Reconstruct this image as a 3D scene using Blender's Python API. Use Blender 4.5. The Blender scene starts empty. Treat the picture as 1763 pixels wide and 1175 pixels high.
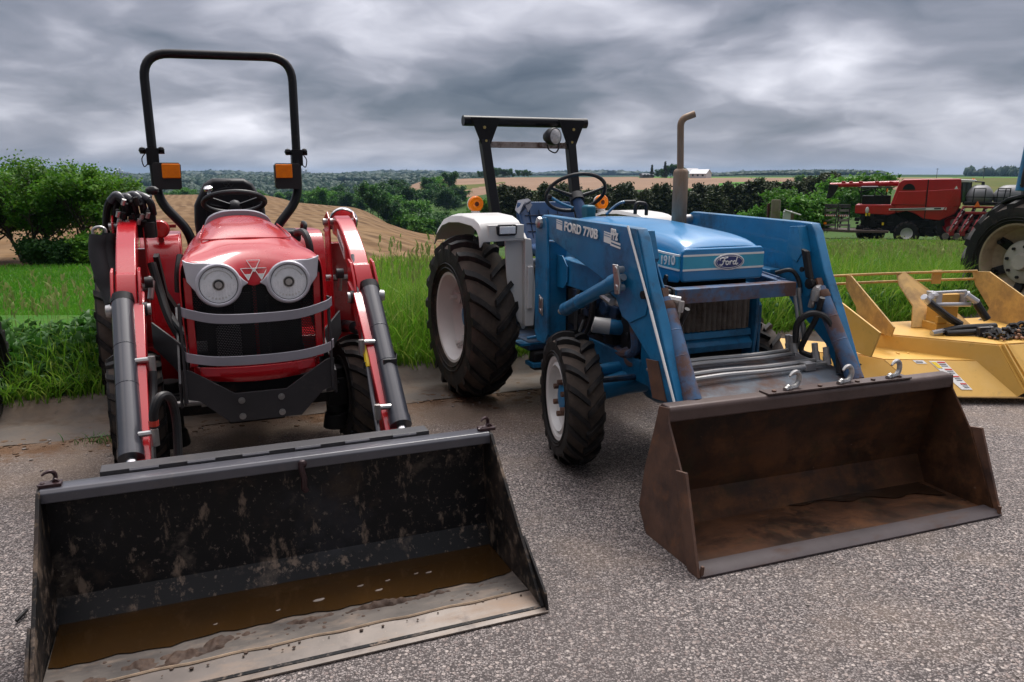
import bpy, bmesh, math, random
import numpy as np
from mathutils import Vector, Matrix

# ---------------------------------------------------------------- camera, sky, sun, exposure
C = bpy.context.scene
COL = C.collection
R_ = math.radians
cam_d = bpy.data.cameras.new('camera'); cam = bpy.data.objects.new('camera', cam_d); COL.objects.link(cam)
cam.location = (0, 0, 1.62); cam.rotation_euler = (R_(90 - 11.90), 0, 0)
cam_d.sensor_width = 36; cam_d.lens = 27.567; cam_d.clip_end = 20000; cam_d.clip_start = .05
C.camera = cam
C.view_settings.view_transform = 'Standard'; C.view_settings.look = 'None'
C.view_settings.exposure = .92; C.view_settings.gamma = 1
C.cycles.max_bounces = 8; C.cycles.transparent_max_bounces = 12; C.cycles.volume_bounces = 0
C.cycles.use_adaptive_sampling = True

SUN_EL, SUN_AZ = 58., 12.          # degrees; azimuth measured from +Y towards +X
world = bpy.data.worlds.new('World'); C.world = world; world.use_nodes = True
def build_world():
    nt = world.node_tree; n = nt.nodes; l = nt.links; n.clear()
    def N(t, **k):
        o = n.new(t)
        for a, b in k.items(): setattr(o, a, b)
        return o
    def M(op, a, b=None, c=None, clamp=False):
        o = N('ShaderNodeMath', operation=op, use_clamp=clamp)
        for i, v in enumerate((a, b, c)):
            if v is None: continue
            if isinstance(v, (int, float)): o.inputs[i].default_value = v
            else: l.new(v, o.inputs[i])
        return o.outputs[0]
    out = N('ShaderNodeOutputWorld')
    sky = N('ShaderNodeTexSky'); sky.sky_type = 'NISHITA'; sky.sun_disc = False
    sky.sun_elevation = R_(SUN_EL); sky.sun_rotation = R_(SUN_AZ)
    b1 = N('ShaderNodeBackground'); b1.inputs[1].default_value = .08; l.new(sky.outputs[0], b1.inputs[0])
    tc = N('ShaderNodeTexCoord'); sp = N('ShaderNodeSeparateXYZ'); l.new(tc.outputs['Generated'], sp.inputs[0])
    X, Y, Z = sp.outputs
    zz = M('MAXIMUM', Z, 0.0)
    den = M('ADD', zz, .26)
    u = M('DIVIDE', X, den); v = M('DIVIDE', Y, den)
    cb = N('ShaderNodeCombineXYZ'); l.new(u, cb.inputs[0]); l.new(v, cb.inputs[1])
    wn = N('ShaderNodeTexNoise'); wn.inputs['Scale'].default_value = 1.7; wn.inputs['Detail'].default_value = 3; l.new(cb.outputs[0], wn.inputs['Vector'])
    wa = N('ShaderNodeVectorMath', operation='MULTIPLY_ADD'); wa.inputs[1].default_value = (.55, .40, 0); l.new(wn.outputs['Color'], wa.inputs[0]); l.new(cb.outputs[0], wa.inputs[2])
    def noise(scale, detail, rough, off, dist=0.):
        mp = N('ShaderNodeMapping'); mp.inputs['Location'].default_value = off; mp.inputs['Scale'].default_value = (scale, scale * 1.0, 1)
        l.new(wa.outputs[0], mp.inputs[0])
        t = N('ShaderNodeTexNoise'); t.inputs['Scale'].default_value = 1; t.inputs['Detail'].default_value = detail
        t.inputs['Roughness'].default_value = rough; t.inputs['Distortion'].default_value = dist
        l.new(mp.outputs[0], t.inputs['Vector']); return t.outputs['Fac']
    n1 = noise(1.15, 4, .45, (1.3, 4.1, 0), .0)
    n2 = noise(3.2, 7, .52, (7.7, 2.2, 0), .0)
    s = M('ADD', M('MULTIPLY', n1, .74), M('MULTIPLY', n2, .26))
    # a brighter opening in the cloud deck, ahead and a little left of centre, high up
    dx = M('MULTIPLY', M('SUBTRACT', u, M('MULTIPLY', -.14, 1.)), 1.5); dy = M('MULTIPLY', M('SUBTRACT', v, 2.12), 2.0)
    g = M('POWER', 2.718, M('MULTIPLY', M('ADD', M('MULTIPLY', dx, dx), M('MULTIPLY', dy, dy)), -1.6))
    s = M('ADD', s, M('MULTIPLY', g, .17))
    tp = N('ShaderNodeMapRange'); tp.inputs[1].default_value = .10; tp.inputs[2].default_value = .21; tp.inputs[4].default_value = .045; l.new(zz, tp.inputs[0]); s = M('SUBTRACT', s, tp.outputs[0])
    # flat pale band towards the horizon
    hz = M('POWER', 2.718, M('MULTIPLY', zz, -22.))
    s = M('ADD', M('MULTIPLY', s, M('SUBTRACT', 1., M('MULTIPLY', hz, .75))), M('MULTIPLY', hz, .405))
    cr = N('ShaderNodeValToRGB'); e = cr.color_ramp
    e.elements[0].position = .35; e.elements[0].color = (.038, .050, .072, 1)
    e.elements[1].position = .70; e.elements[1].color = (.64, .635, .68, 1)
    for p, c in ((.43, (.080, .092, .118, 1)), (.51, (.172, .177, .212, 1)), (.60, (.365, .365, .41, 1))):
        q = e.elements.new(p); q.color = c
    l.new(s, cr.inputs[0])
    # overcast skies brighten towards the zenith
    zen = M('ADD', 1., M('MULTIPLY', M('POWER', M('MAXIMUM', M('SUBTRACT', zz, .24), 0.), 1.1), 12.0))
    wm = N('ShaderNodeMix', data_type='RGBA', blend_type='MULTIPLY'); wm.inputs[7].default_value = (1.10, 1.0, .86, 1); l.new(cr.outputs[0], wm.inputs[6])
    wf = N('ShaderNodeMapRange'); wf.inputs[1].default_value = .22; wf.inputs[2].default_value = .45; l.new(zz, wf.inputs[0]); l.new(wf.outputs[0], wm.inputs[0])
    b2 = N('ShaderNodeBackground'); l.new(wm.outputs[2], b2.inputs[0]); # unseen sky dimming added behind the camera to darken sides facing it
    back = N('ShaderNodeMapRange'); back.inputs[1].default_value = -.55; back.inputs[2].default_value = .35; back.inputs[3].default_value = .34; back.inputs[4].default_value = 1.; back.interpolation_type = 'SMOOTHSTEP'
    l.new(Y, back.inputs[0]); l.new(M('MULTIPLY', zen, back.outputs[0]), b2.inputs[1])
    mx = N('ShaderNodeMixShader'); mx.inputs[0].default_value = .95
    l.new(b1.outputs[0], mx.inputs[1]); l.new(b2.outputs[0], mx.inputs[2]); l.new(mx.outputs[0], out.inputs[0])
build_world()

sd = bpy.data.lights.new('sun', 'SUN'); sun = bpy.data.objects.new('sun', sd); COL.objects.link(sun)
sd.energy = 1.5; sd.angle = R_(24); sd.color = (1, .96, .9)
_e, _a = R_(SUN_EL), R_(SUN_AZ)
sun.rotation_euler = (-Vector((math.sin(_a) * math.cos(_e), math.cos(_a) * math.cos(_e), math.sin(_e)))).to_track_quat('-Z', 'Y').to_euler()
sun.location = (0, 0, 30)

# ---------------------------------------------------------------- mesh helpers
def V(*a): return Vector(a)
SPLIT = {'weld_bead', 'tie_rod', 'mirror_stay', 'drag_link', 'wheel_bolt', 'rim_clamp', 'strip_bolt', 'bolt', 'brass_bolt', 'hose_fitting', 'hydraulic_hose', 'cylinder_link', 'opener_disc', 'coolant_pipe', 'engine_hose', 'hose_guard', 'hose_sleeve', 'pivot_pin', 'pin_boss', 'guard_arm', 'running_gear', 'valve_fitting', 'bucket_bracket', 'cylinder_lug', 'footrest', 'control_lever', 'lever_knob', 'coupler_fitting', 'grille_bracket', 'hydraulic_fitting', 'auger_bracket', 'reflective_tape', 'ramp_slat', 'hand_rail', 'silo', 'loader_tower', 'knee_plate', 'subframe_plate', 'corner_rib', 'side_rail', 'fin', 'grille_surround', 'hose_bundle', 'battery_step', 'engine_block', 'mirror_arm', 'upright_hose', 'torn_seat_padding'}
class MB:
    """collects shapes; build() links them as ONE mesh object"""
    def __init__(s): s.v = []; s.f = []
    def add(s, vs, fs):
        o = len(s.v); s.v += [tuple(x) for x in vs]; s.f += [tuple(i + o for i in f) for f in fs]; return s
    def box(s, x0, x1, y0, y1, z0, z1):
        if x0 > x1: x0, x1 = x1, x0
        return s.add([(x0,y0,z0),(x1,y0,z0),(x1,y1,z0),(x0,y1,z0),(x0,y0,z1),(x1,y0,z1),(x1,y1,z1),(x0,y1,z1)],
                     [(3,2,1,0),(4,5,6,7),(0,1,5,4),(1,2,6,5),(2,3,7,6),(3,0,4,7)])
    def bar(s, a, b, w, h, up=(0,0,1)):
        a = V(*a); b = V(*b); d = (b - a).normalized(); sd = d.cross(V(*up))
        if sd.length < 1e-5: sd = d.cross(V(0,1,0))
        sd.normalize(); u = sd.cross(d)
        r = [a + sd*w*i/2 + u*h*j/2 for i, j in ((-1,-1),(1,-1),(1,1),(-1,1))] + [b + sd*w*i/2 + u*h*j/2 for i, j in ((-1,-1),(1,-1),(1,1),(-1,1))]
        return s.add(r, [(3,2,1,0),(4,5,6,7),(0,1,5,4),(1,2,6,5),(2,3,7,6),(3,0,4,7)])
    def prism(s, pts, ax, a, b):
        """polygon in the plane across axis ax, from a to b"""
        n = len(pts)
        if ax == 'x': P = lambda p, t: (t, p[0], p[1])
        elif ax == 'y': P = lambda p, t: (p[0], t, p[1])
        else: P = lambda p, t: (p[0], p[1], t)
        if a > b: a, b = b, a
        ar = sum(pts[i][0]*pts[(i+1)%n][1] - pts[(i+1)%n][0]*pts[i][1] for i in range(n))
        if (ar < 0) != (ax == 'y'): pts = pts[::-1]
        return s.add([P(p, a) for p in pts] + [P(p, b) for p in pts],
                     [tuple(range(n))[::-1], tuple(range(n, 2*n))] + [(i, (i+1)%n, n+(i+1)%n, n+i) for i in range(n)])
    def plate(s, pts, th):
        """planar-ish 3D polygon given thickness along its normal"""
        P = [V(*p) for p in pts]; nn = V(0,0,0)
        for i in range(len(P)): nn += (P[i] - P[0]).cross(P[(i+1) % len(P)] - P[0])
        nn.normalize(); n = len(P)
        return s.add([p + nn*th/2 for p in P] + [p - nn*th/2 for p in P],
                     [tuple(range(n)), tuple(range(n, 2*n))[::-1]] + [((i+1)%n, i, n+i, n+(i+1)%n) for i in range(n)])
    def rings(s, rs, closed=True, cap=True):
        n = len(rs[0]); vs = [p for r in rs for p in r]; fs = []
        for k in range(len(rs)-1):
            for i in range(n if closed else n-1):
                j = (i+1) % n; fs.append((k*n+i, k*n+j, (k+1)*n+j, (k+1)*n+i))
        if cap and closed: fs += [tuple(range(n))[::-1], tuple(range((len(rs)-1)*n, len(rs)*n))]
        return s.add(vs, fs)
    def tube(s, path, r, n=10, cap=True):
        P = [V(*p) for p in path]; m = len(P); rr = r if isinstance(r, (list, tuple)) else [r]*m
        T = []
        for i in range(m):
            t = (P[min(i+1, m-1)] - P[max(i-1, 0)]); T.append(t.normalized() if t.length > 1e-9 else V(0,0,1))
        u = T[0].orthogonal().normalized(); rs = []
        for i in range(m):
            u = (u - T[i]*u.dot(T[i])); u = u.normalized() if u.length > 1e-6 else T[i].orthogonal().normalized()
            w = T[i].cross(u)
            rs.append([P[i] + (u*math.cos(2*math.pi*k/n) + w*math.sin(2*math.pi*k/n))*rr[i] for k in range(n)])
        return s.rings(rs, True, cap)
    def cyl(s, a, b, r, r2=None, n=16): return s.tube([a, b], [r, r if r2 is None else r2], n)
    def lathe(s, prof, o=(0,0,0), ax=(1,0,0), n=32, cap=True):
        """prof: list of (distance along ax, radius)"""
        o = V(*o); a = V(*ax).normalized(); u = a.orthogonal().normalized(); w = a.cross(u)
        rs = [[o + a*t + (u*math.cos(2*math.pi*k/n) + w*math.sin(2*math.pi*k/n))*max(r, 1e-4) for k in range(n)] for t, r in prof]
        return s.rings(rs, True, cap)
    def ball(s, c, r, n=12, sc=(1,1,1)):
        rs = []
        for i in range(n//2+1):
            a = math.pi*i/(n//2); z = -math.cos(a); q = max(math.sin(a), 1e-3)
            rs.append([(c[0]+r*sc[0]*q*math.cos(2*math.pi*k/n), c[1]+r*sc[1]*q*math.sin(2*math.pi*k/n), c[2]+r*sc[2]*z) for k in range(n)])
        return s.rings(rs, True, True)
    def xf(s, M, start=0):
        for i in range(start, len(s.v)): s.v[i] = tuple(M @ Vector(s.v[i]))
        return s
    def islands(s):
        """index sets of the shapes in here, touching ones taken together"""
        p = list(range(len(s.v)))
        def find(a):
            while p[a] != a: p[a] = p[p[a]]; a = p[a]
            return a
        for f in s.f:
            for b in f[1:]: p[find(b)] = find(f[0])
        g = {}
        for i in range(len(s.v)): g.setdefault(find(i), []).append(i)
        L = [[ids, np.array([s.v[i] for i in ids]).min(0)-.003, np.array([s.v[i] for i in ids]).max(0)+.003] for ids in g.values()]
        k = True
        while k:
            k = False
            for a in range(len(L)):
                for b in range(a+1, len(L)):
                    if (L[a][1] < L[b][2]).all() and (L[b][1] < L[a][2]).all():
                        L[a] = [L[a][0]+L[b][0], np.minimum(L[a][1], L[b][1]), np.maximum(L[a][2], L[b][2])]; del L[b]; k = True; break
                if k: break
        return [x[0] for x in L]
    def build(s, name, mat, parent=None, bev=0., seg=2, smooth=True, ang=35, sub=0):
        if name in SPLIT and parent is not None:
            L = s.islands()
            if len(L) > 1:
                o = None
                for ids in L:
                    q = MB(); st = set(ids); mp = {a: n for n, a in enumerate(ids)}; q.v = [s.v[a] for a in ids]; q.f = [tuple(mp[a] for a in f) for f in s.f if f[0] in st]
                    o2 = q.build1(name, mat, parent, bev, seg, smooth, ang, sub); o = o or o2
                return o
        return s.build1(name, mat, parent, bev, seg, smooth, ang, sub)
    def build1(s, name, mat, parent=None, bev=0., seg=2, smooth=True, ang=35, sub=0):
        me = bpy.data.meshes.new(name); me.from_pydata(s.v, [], s.f); me.validate()
        bm = bmesh.new(); bm.from_mesh(me); bmesh.ops.recalc_face_normals(bm, faces=bm.faces); bm.to_mesh(me); bm.free()
        o = bpy.data.objects.new(name, me); COL.objects.link(o)
        me.materials.append(mat)
        if parent is not None: o.parent = parent
        if smooth:
            me.shade_smooth()
            if not bev and not sub: me.set_sharp_from_angle(angle=R_(ang))
        if sub:
            m = o.modifiers.new('sub', 'SUBSURF'); m.levels = sub; m.render_levels = sub
        if bev:
            m = o.modifiers.new('bev', 'BEVEL'); m.width = bev; m.segments = seg; m.limit_method = 'ANGLE'; m.angle_limit = R_(ang); m.harden_normals = True
        return o
def arc(c, r, a0, a1, n, ax='x', k=0.):
    """points of an arc (degrees); ax: the axis it turns about, k: coordinate on that axis"""
    o = []
    for i in range(n+1):
        a = R_(a0 + (a1-a0)*i/n); p, q = c[0]+r*math.cos(a), c[1]+r*math.sin(a)
        o.append((k,p,q) if ax == 'x' else (p,k,q) if ax == 'y' else (p,q,k))
    return o
def spline(pts, n=6):
    P = [V(*p) for p in pts]; P = [P[0]*2-P[1]] + P + [P[-1]*2-P[-2]]; o = []
    for i in range(1, len(P)-2):
        a, b, c, d = P[i-1], P[i], P[i+1], P[i+2]
        for k in range(n):
            t = k/n; o.append(.5*((2*b)+(c-a)*t+(2*a-5*b+4*c-d)*t*t+(3*b-a-3*c+d)*t**3))
    o.append(P[-2]); return [tuple(p) for p in o]
def hermite_round(pts, r, n=5):
    """3D polyline with its corners rounded"""
    P = [V(*p) for p in pts]; o = [P[0]]
    for i in range(1, len(P)-1):
        a = (P[i-1]-P[i]); b = (P[i+1]-P[i]); q = min(r, a.length*.48, b.length*.48)
        A = P[i]+a.normalized()*q; B = P[i]+b.normalized()*q
        for k in range(n+1):
            t = k/n; o.append(A*(1-t)**2 + P[i]*2*t*(1-t) + B*t*t)
    o.append(P[-1]); return [tuple(p) for p in o]
def tag(o, label, cat=None, group=None, kind=None):
    if label: o['label'] = label
    if cat: o['category'] = cat
    if group: o['group'] = group
    if kind: o['kind'] = kind
    return o
def empty(name, loc, yaw=0.):
    o = bpy.data.objects.new(name, None); COL.objects.link(o); o.location = loc; o.rotation_euler = (0, 0, R_(yaw)); o.empty_display_size = .2
    return o
def copy_tree(o, parent=None):
    c = o.copy(); COL.objects.link(c)
    if parent is not None: c.parent = parent
    for ch in list(o.children): copy_tree(ch, c)
    return c
def raw_mesh(name, verts, faces_flat, nper, mat, smooth=False):
    """fast mesh from numpy arrays; faces all have nper corners"""
    me = bpy.data.meshes.new(name); nv = len(verts); nf = len(faces_flat)//nper
    me.vertices.add(nv); me.vertices.foreach_set('co', np.asarray(verts, np.float32).ravel())
    me.loops.add(nf*nper); me.loops.foreach_set('vertex_index', np.asarray(faces_flat, np.int32))
    me.polygons.add(nf); me.polygons.foreach_set('loop_start', np.arange(0, nf*nper, nper, dtype=np.int32))
    me.polygons.foreach_set('loop_total', np.full(nf, nper, np.int32))
    me.update(calc_edges=True); me.materials.append(mat)
    if smooth: me.shade_smooth()
    return me
def mesh_obj(name, me, parent=None):
    o = bpy.data.objects.new(name, me); COL.objects.link(o)
    if parent is not None: o.parent = parent
    return o

# ---------------------------------------------------------------- materials
def pm(name, col, rough=.5, metal=0., var=.12, vs=5., layers=(), bump=None, coat=0., spec=.5, stretch=(1,1,1), alpha=None, trans=0., rvar=0., sss=0.):
    """procedural material: noise-varied base colour, then layers of (colour, scale, lo, hi, amount, roughness, stretch)"""
    m = bpy.data.materials.new(name); m.use_nodes = True; nt = m.node_tree; n = nt.nodes; l = nt.links
    b = n['Principled BSDF']; tc = n.new('ShaderNodeTexCoord')
    def noise(scale, det=6, st=(1,1,1), ro=.6, off=0.):
        mp = n.new('ShaderNodeMapping'); mp.inputs['Scale'].default_value = tuple(scale*q for q in st); mp.inputs['Location'].default_value = (off, off*1.7, off*.6)
        l.new(tc.outputs['Object'], mp.inputs[0])
        t = n.new('ShaderNodeTexNoise'); t.inputs['Scale'].default_value = 1; t.inputs['Detail'].default_value = det; t.inputs['Roughness'].default_value = ro
        l.new(mp.outputs[0], t.inputs['Vector']); return t.outputs['Fac']
    def mrange(f, a, c, o0=0., o1=1.):
        q = n.new('ShaderNodeMapRange'); q.inputs[1].default_value = a; q.inputs[2].default_value = c; q.inputs[3].default_value = o0; q.inputs[4].default_value = o1
        l.new(f, q.inputs[0]); return q.outputs[0]
    def mixc(f, a, c):
        q = n.new('ShaderNodeMix'); q.data_type = 'RGBA'; l.new(f, q.inputs[0])
        for i, x in ((6, a), (7, c)):
            if isinstance(x, tuple): q.inputs[i].default_value = (*x[:3], 1)
            else: l.new(x, q.inputs[i])
        return q.outputs[2]
    def mixf(f, a, c):
        q = n.new('ShaderNodeMix'); q.data_type = 'FLOAT'; l.new(f, q.inputs[0])
        for i, x in ((2, a), (3, c)):
            if isinstance(x, (int, float)): q.inputs[i].default_value = x
            else: l.new(x, q.inputs[i])
        return q.outputs[0]
    f = mrange(noise(vs, 5, stretch), .3, .7)
    cl = mixc(f, tuple(c*(1-var) for c in col), tuple(min(c*(1+var), 1) for c in col)); ro = rough; mt = metal
    if rvar: ro = mixf(f, rough-rvar, rough+rvar)
    for i, L in enumerate(layers):
        c2, sc, lo, hi, am = L[:5]; r2 = L[5] if len(L) > 5 else None; st = L[6] if len(L) > 6 else (1,1,1)
        k = mrange(noise(sc, 9, st, .68, 3.1*(i+1)), lo, hi, 0, am)
        cl = mixc(k, cl, c2)
        if r2 is not None: ro = mixf(k, ro, r2)
        if metal: mt = mixf(k, mt, 0.)
    l.new(cl, b.inputs['Base Color'])
    for k, x in (('Roughness', ro), ('Metallic', mt)):
        if isinstance(x, (int, float)): b.inputs[k].default_value = x
        else: l.new(x, b.inputs[k])
    b.inputs['Specular IOR Level'].default_value = spec
    b.inputs['Coat Weight'].default_value = coat; b.inputs['Coat Roughness'].default_value = .06
    b.inputs['Transmission Weight'].default_value = trans
    if bump:
        q = n.new('ShaderNodeBump'); q.inputs['Strength'].default_value = bump[1]; q.inputs['Distance'].default_value = bump[2]
        l.new(noise(bump[0], 6, bump[3] if len(bump) > 3 else (1,1,1)), q.inputs['Height']); l.new(q.outputs[0], b.inputs['Normal'])
    if alpha is not None: b.inputs['Alpha'].default_value = alpha
    return m
def leaf_mat(name, c1, c2, c3, vs=.6, trans=.35, rough=.55):
    """foliage: large and small scale colour clumps, some light through the leaf"""
    m = bpy.data.materials.new(name); m.use_nodes = True; nt = m.node_tree; n = nt.nodes; l = nt.links
    b = n['Principled BSDF']; tc = n.new('ShaderNodeTexCoord'); gi = n.new('ShaderNodeNewGeometry'); oi = n.new('ShaderNodeObjectInfo')
    def noise(sc):
        t = n.new('ShaderNodeTexNoise'); t.inputs['Scale'].default_value = sc; t.inputs['Detail'].default_value = 3; l.new(tc.outputs['Object'], t.inputs['Vector']); return t.outputs['Fac']
    def ramp(f, a, c):
        q = n.new('ShaderNodeMapRange'); q.inputs[1].default_value = a; q.inputs[2].default_value = c; l.new(f, q.inputs[0]); return q.outputs[0]
    def mix(f, a, c):
        q = n.new('ShaderNodeMix'); q.data_type = 'RGBA'; l.new(f, q.inputs[0])
        for i, x in ((6, a), (7, c)):
            if isinstance(x, tuple): q.inputs[i].default_value = (*x, 1)
            else: l.new(x, q.inputs[i])
        return q.outputs[2]
    c = mix(ramp(noise(vs), .35, .65), c1, c2); c = mix(ramp(gi.outputs['Random Per Island'], .45, 1.1), c, c3)
    hs = n.new('ShaderNodeHueSaturation'); l.new(c, hs.inputs['Color'])
    q = n.new('ShaderNodeMapRange'); q.inputs[3].default_value = .75; q.inputs[4].default_value = 1.25; l.new(oi.outputs['Random'], q.inputs[0]); l.new(q.outputs[0], hs.inputs['Value'])
    l.new(hs.outputs[0], b.inputs['Base Color']); b.inputs['Roughness'].default_value = rough; b.inputs['Specular IOR Level'].default_value = .25
    tr = n.new('ShaderNodeBsdfTranslucent'); l.new(hs.outputs[0], tr.inputs[0]); mx = n.new('ShaderNodeMixShader'); mx.inputs[0].default_value = trans
    l.new(b.outputs[0], mx.inputs[1]); l.new(tr.outputs[0], mx.inputs[2]); l.new(mx.outputs[0], n['Material Output'].inputs[0])
    return m

MUD = (.12, .075, .045); DUST = (.22, .17, .13)
red = pm('red_paint', (.46, .004, .010), .28, var=.06, vs=2, coat=.55, layers=[((.20,.09,.07), 30, .66, .8, .25, .5)], rvar=.04)
redm = pm('red_implement_paint', (.30, .010, .012), .4, var=.15, layers=[(MUD, 6, .55, .8, .4, .8)])
black = pm('black_paint', (.006, .006, .008), .38, spec=.3, var=.2, layers=[(DUST, 14, .62, .85, .18, .7)])
blackp = pm('black_plastic', (.012, .012, .014), .5, var=.2, bump=(200, .1, .001))
darkm = pm('dark_machinery', (.011, .0105, .011), .55, spec=.25, var=.4, vs=9, layers=[(MUD, 9, .58, .8, .55, .9)])
greyp = pm('grey_cylinder_paint', (.034, .036, .047), .32, var=.1, layers=[(DUST, 18, .6, .85, .2, .7)], coat=.25)
greyb = pm('grey_frame_paint', (.034, .032, .035), .45, var=.15, layers=[(DUST, 12, .58, .85, .25, .7)])
silver = pm('silver_paint', (.56, .55, .60), .34, metal=.15, var=.05, coat=.4)
guard = pm('guard_grey_paint', (.30, .29, .33), .4, var=.08, metal=.2, layers=[(DUST, 20, .6, .8, .2, .6)])
chrome = pm('bright_steel', (.72, .71, .72), .16, metal=1., var=.08)
zinc = pm('zinc_fittings', (.46, .45, .44), .36, metal=.85, var=.2, layers=[((.08,.05,.035), 25, .58, .75, .5, .8)])
treadmud = pm('tread_mud', (.062, .046, .036), .92, var=.35, vs=7, layers=[((.030,.025,.022), 4, .48, .66, .8, .8), ((.15,.11,.08), 20, .55, .75, .6, .95)], bump=(40, .4, .006))
lugrub = pm('lug_rubber', (.010, .0095, .010), .6, spec=.3, var=.3, vs=8, layers=[((.09,.072,.060), 9, .52, .74, .6, .9), ((.15,.125,.10), 40, .60, .78, .4, .9)], bump=(60, .2, .003))
rubber = pm('tyre_rubber', (.010, .0098, .010), .6, spec=.3, var=.3, vs=6, layers=[((.060,.048,.040), 5, .52, .78, .6, .9), ((.11,.09,.07), 17, .60, .80, .35, .95)], bump=(60, .25, .004))
rubmud = pm('muddy_tyre_rubber', (.012, .011, .011), .65, spec=.3, var=.3, vs=6, layers=[((.09,.062,.042), 4, .50, .68, .8, .95), ((.17,.12,.085), 16, .56, .75, .55, .95)], bump=(45, .4, .008))
hose = pm('hose_rubber', (.012, .012, .013), .48, var=.2, layers=[(DUST, 20, .58, .8, .25, .8)])
blue = pm('blue_paint', (.006, .150, .325), .40, var=.18, vs=4, coat=.25, layers=[((.08,.23,.40), 7, .52, .80, .40, .6), ((.16,.30,.42), 60, .64, .74, .5, .6, (1,.25,1)), ((.012,.012,.014), 4, .50, .70, .75, .8), ((.09,.040,.028), 22, .64, .76, .7, .85), ((.010,.010,.012), 16, .62, .76, .6, .8, (1,1,.3))])
blueh = pm('blue_hood_paint', (.012, .205, .46), .30, var=.12, vs=3, coat=.45, layers=[((.13,.30,.52), 8, .58, .85, .35, .5), ((.10,.042,.025), 11, .69, .75, .85, .85), ((.02,.02,.02), 26, .70, .80, .4, .8)])
blued = pm('grimy_blue_paint', (.006, .045, .12), .5, var=.4, vs=7, layers=[((.007,.007,.008), 4, .36, .55, .97, .7), (MUD, 12, .58, .78, .35, .9)])
rustblue = pm('rusted_blue_paint', (.05, .12, .24), .5, var=.3, vs=6, layers=[((.115,.060,.045), 5, .42, .56, .95, .85), ((.20,.16,.15), 16, .55, .75, .4, .7), ((.05,.025,.018), 24, .58, .72, .7, .9)])
rust = pm('rusty_steel', (.110, .056, .036), .6, var=.4, vs=4, metal=.1, layers=[((.040,.022,.018), 4, .46, .64, .85, .5), ((.20,.085,.038), 6, .53, .70, .75, .9), ((.20,.16,.15), 28, .64, .78, .35, .6)], bump=(30, .2, .003))
rustdark = pm('dark_rusty_steel', (.058, .025, .012), .62, var=.45, vs=3.5, layers=[((.12,.048,.018), 9, .50, .68, .7, .85, (.22,1,1)), ((.014,.009,.007), 3.2, .46, .62, .85, .4), ((.135,.058,.024), 4.5, .53, .70, .8, .85), ((.030,.026,.012), 8, .54, .70, .6, .7), ((.24,.17,.13), 34, .66, .76, .6, .7)], bump=(26, .25, .004), spec=.2)
rustlip = pm('worn_rusty_lip', (.080, .052, .046), .45, metal=.1, var=.2, vs=5, layers=[((.045,.022,.018), 6, .5, .7, .7, .8), ((.20,.17,.17), 22, .6, .8, .4, .45)])
white = pm('white_paint', (.62, .61, .59), .38, var=.06, vs=3, layers=[((.30,.25,.20), 6, .56, .8, .35, .7), ((.10,.06,.04), 18, .68, .8, .5, .8)])
cream = pm('cream_wheel_paint', (.34, .265, .175), .5, var=.15, layers=[(MUD, 6, .5, .72, .6, .9), ((.30,.20,.11), 14, .55, .75, .4, .8)])
amber = pm('amber_lens', (1.0, .22, .0), .3, var=.15, vs=30, coat=.15, spec=.3)
redlens = pm('red_lens', (.55, .012, .010), .2, var=.1, vs=30, coat=.5)
yellow = pm('yellow_paint', (.68, .40, .085), .42, var=.08, vs=3, layers=[((.74,.50,.20), 5, .5, .8, .4, .6), ((.20,.12,.05), 7, .60, .80, .55, .8), ((.10,.06,.03), 25, .68, .8, .5, .9)])
wornyel = pm('worn_yellow_paint', (.54, .33, .10), .55, var=.2, vs=6, layers=[((.16,.10,.06), 6, .45, .68, .8, .8), ((.60,.36,.08), 12, .55, .75, .5, .6)])
exh = pm('rusty_exhaust', (.26, .19, .135), .5, metal=.35, var=.2, vs=3, stretch=(6,6,1), layers=[((.20,.10,.04), 14, .48, .68, .7, .8, (1,1,.25)), ((.07,.04,.025), 30, .58, .74, .6, .9, (1,1,.3))])
wht = pm('white_marking', (.78, .78, .76), .5, var=.05, layers=[((.30,.30,.30), 40, .64, .78, .5, .6)])
cyan = pm('light_blue_stripe', (.035, .34, .50), .36, var=.1, coat=.3, layers=[((.02,.02,.02), 24, .68, .78, .6, .8)])
navy = pm('navy_badge', (.012, .030, .16), .3, var=.1, coat=.4)
seatb = pm('blue_vinyl', (.022, .075, .19), .42, var=.2, vs=6, layers=[((.07,.09,.12), 9, .55, .8, .35, .6)])
seatk = pm('black_vinyl', (.010, .010, .013), .46, spec=.3, var=.15, bump=(150, .08, .001))
decal_y = pm('yellow_decal', (.80, .56, .02), .45, var=.05)
decal_r = pm('red_decal', (.55, .05, .03), .45, var=.05)
decal_w = pm('white_decal', (.75, .74, .72), .5, var=.06, layers=[((.35,.33,.32), 60, .58, .7, .5, .6, (1,1,6))])
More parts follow.
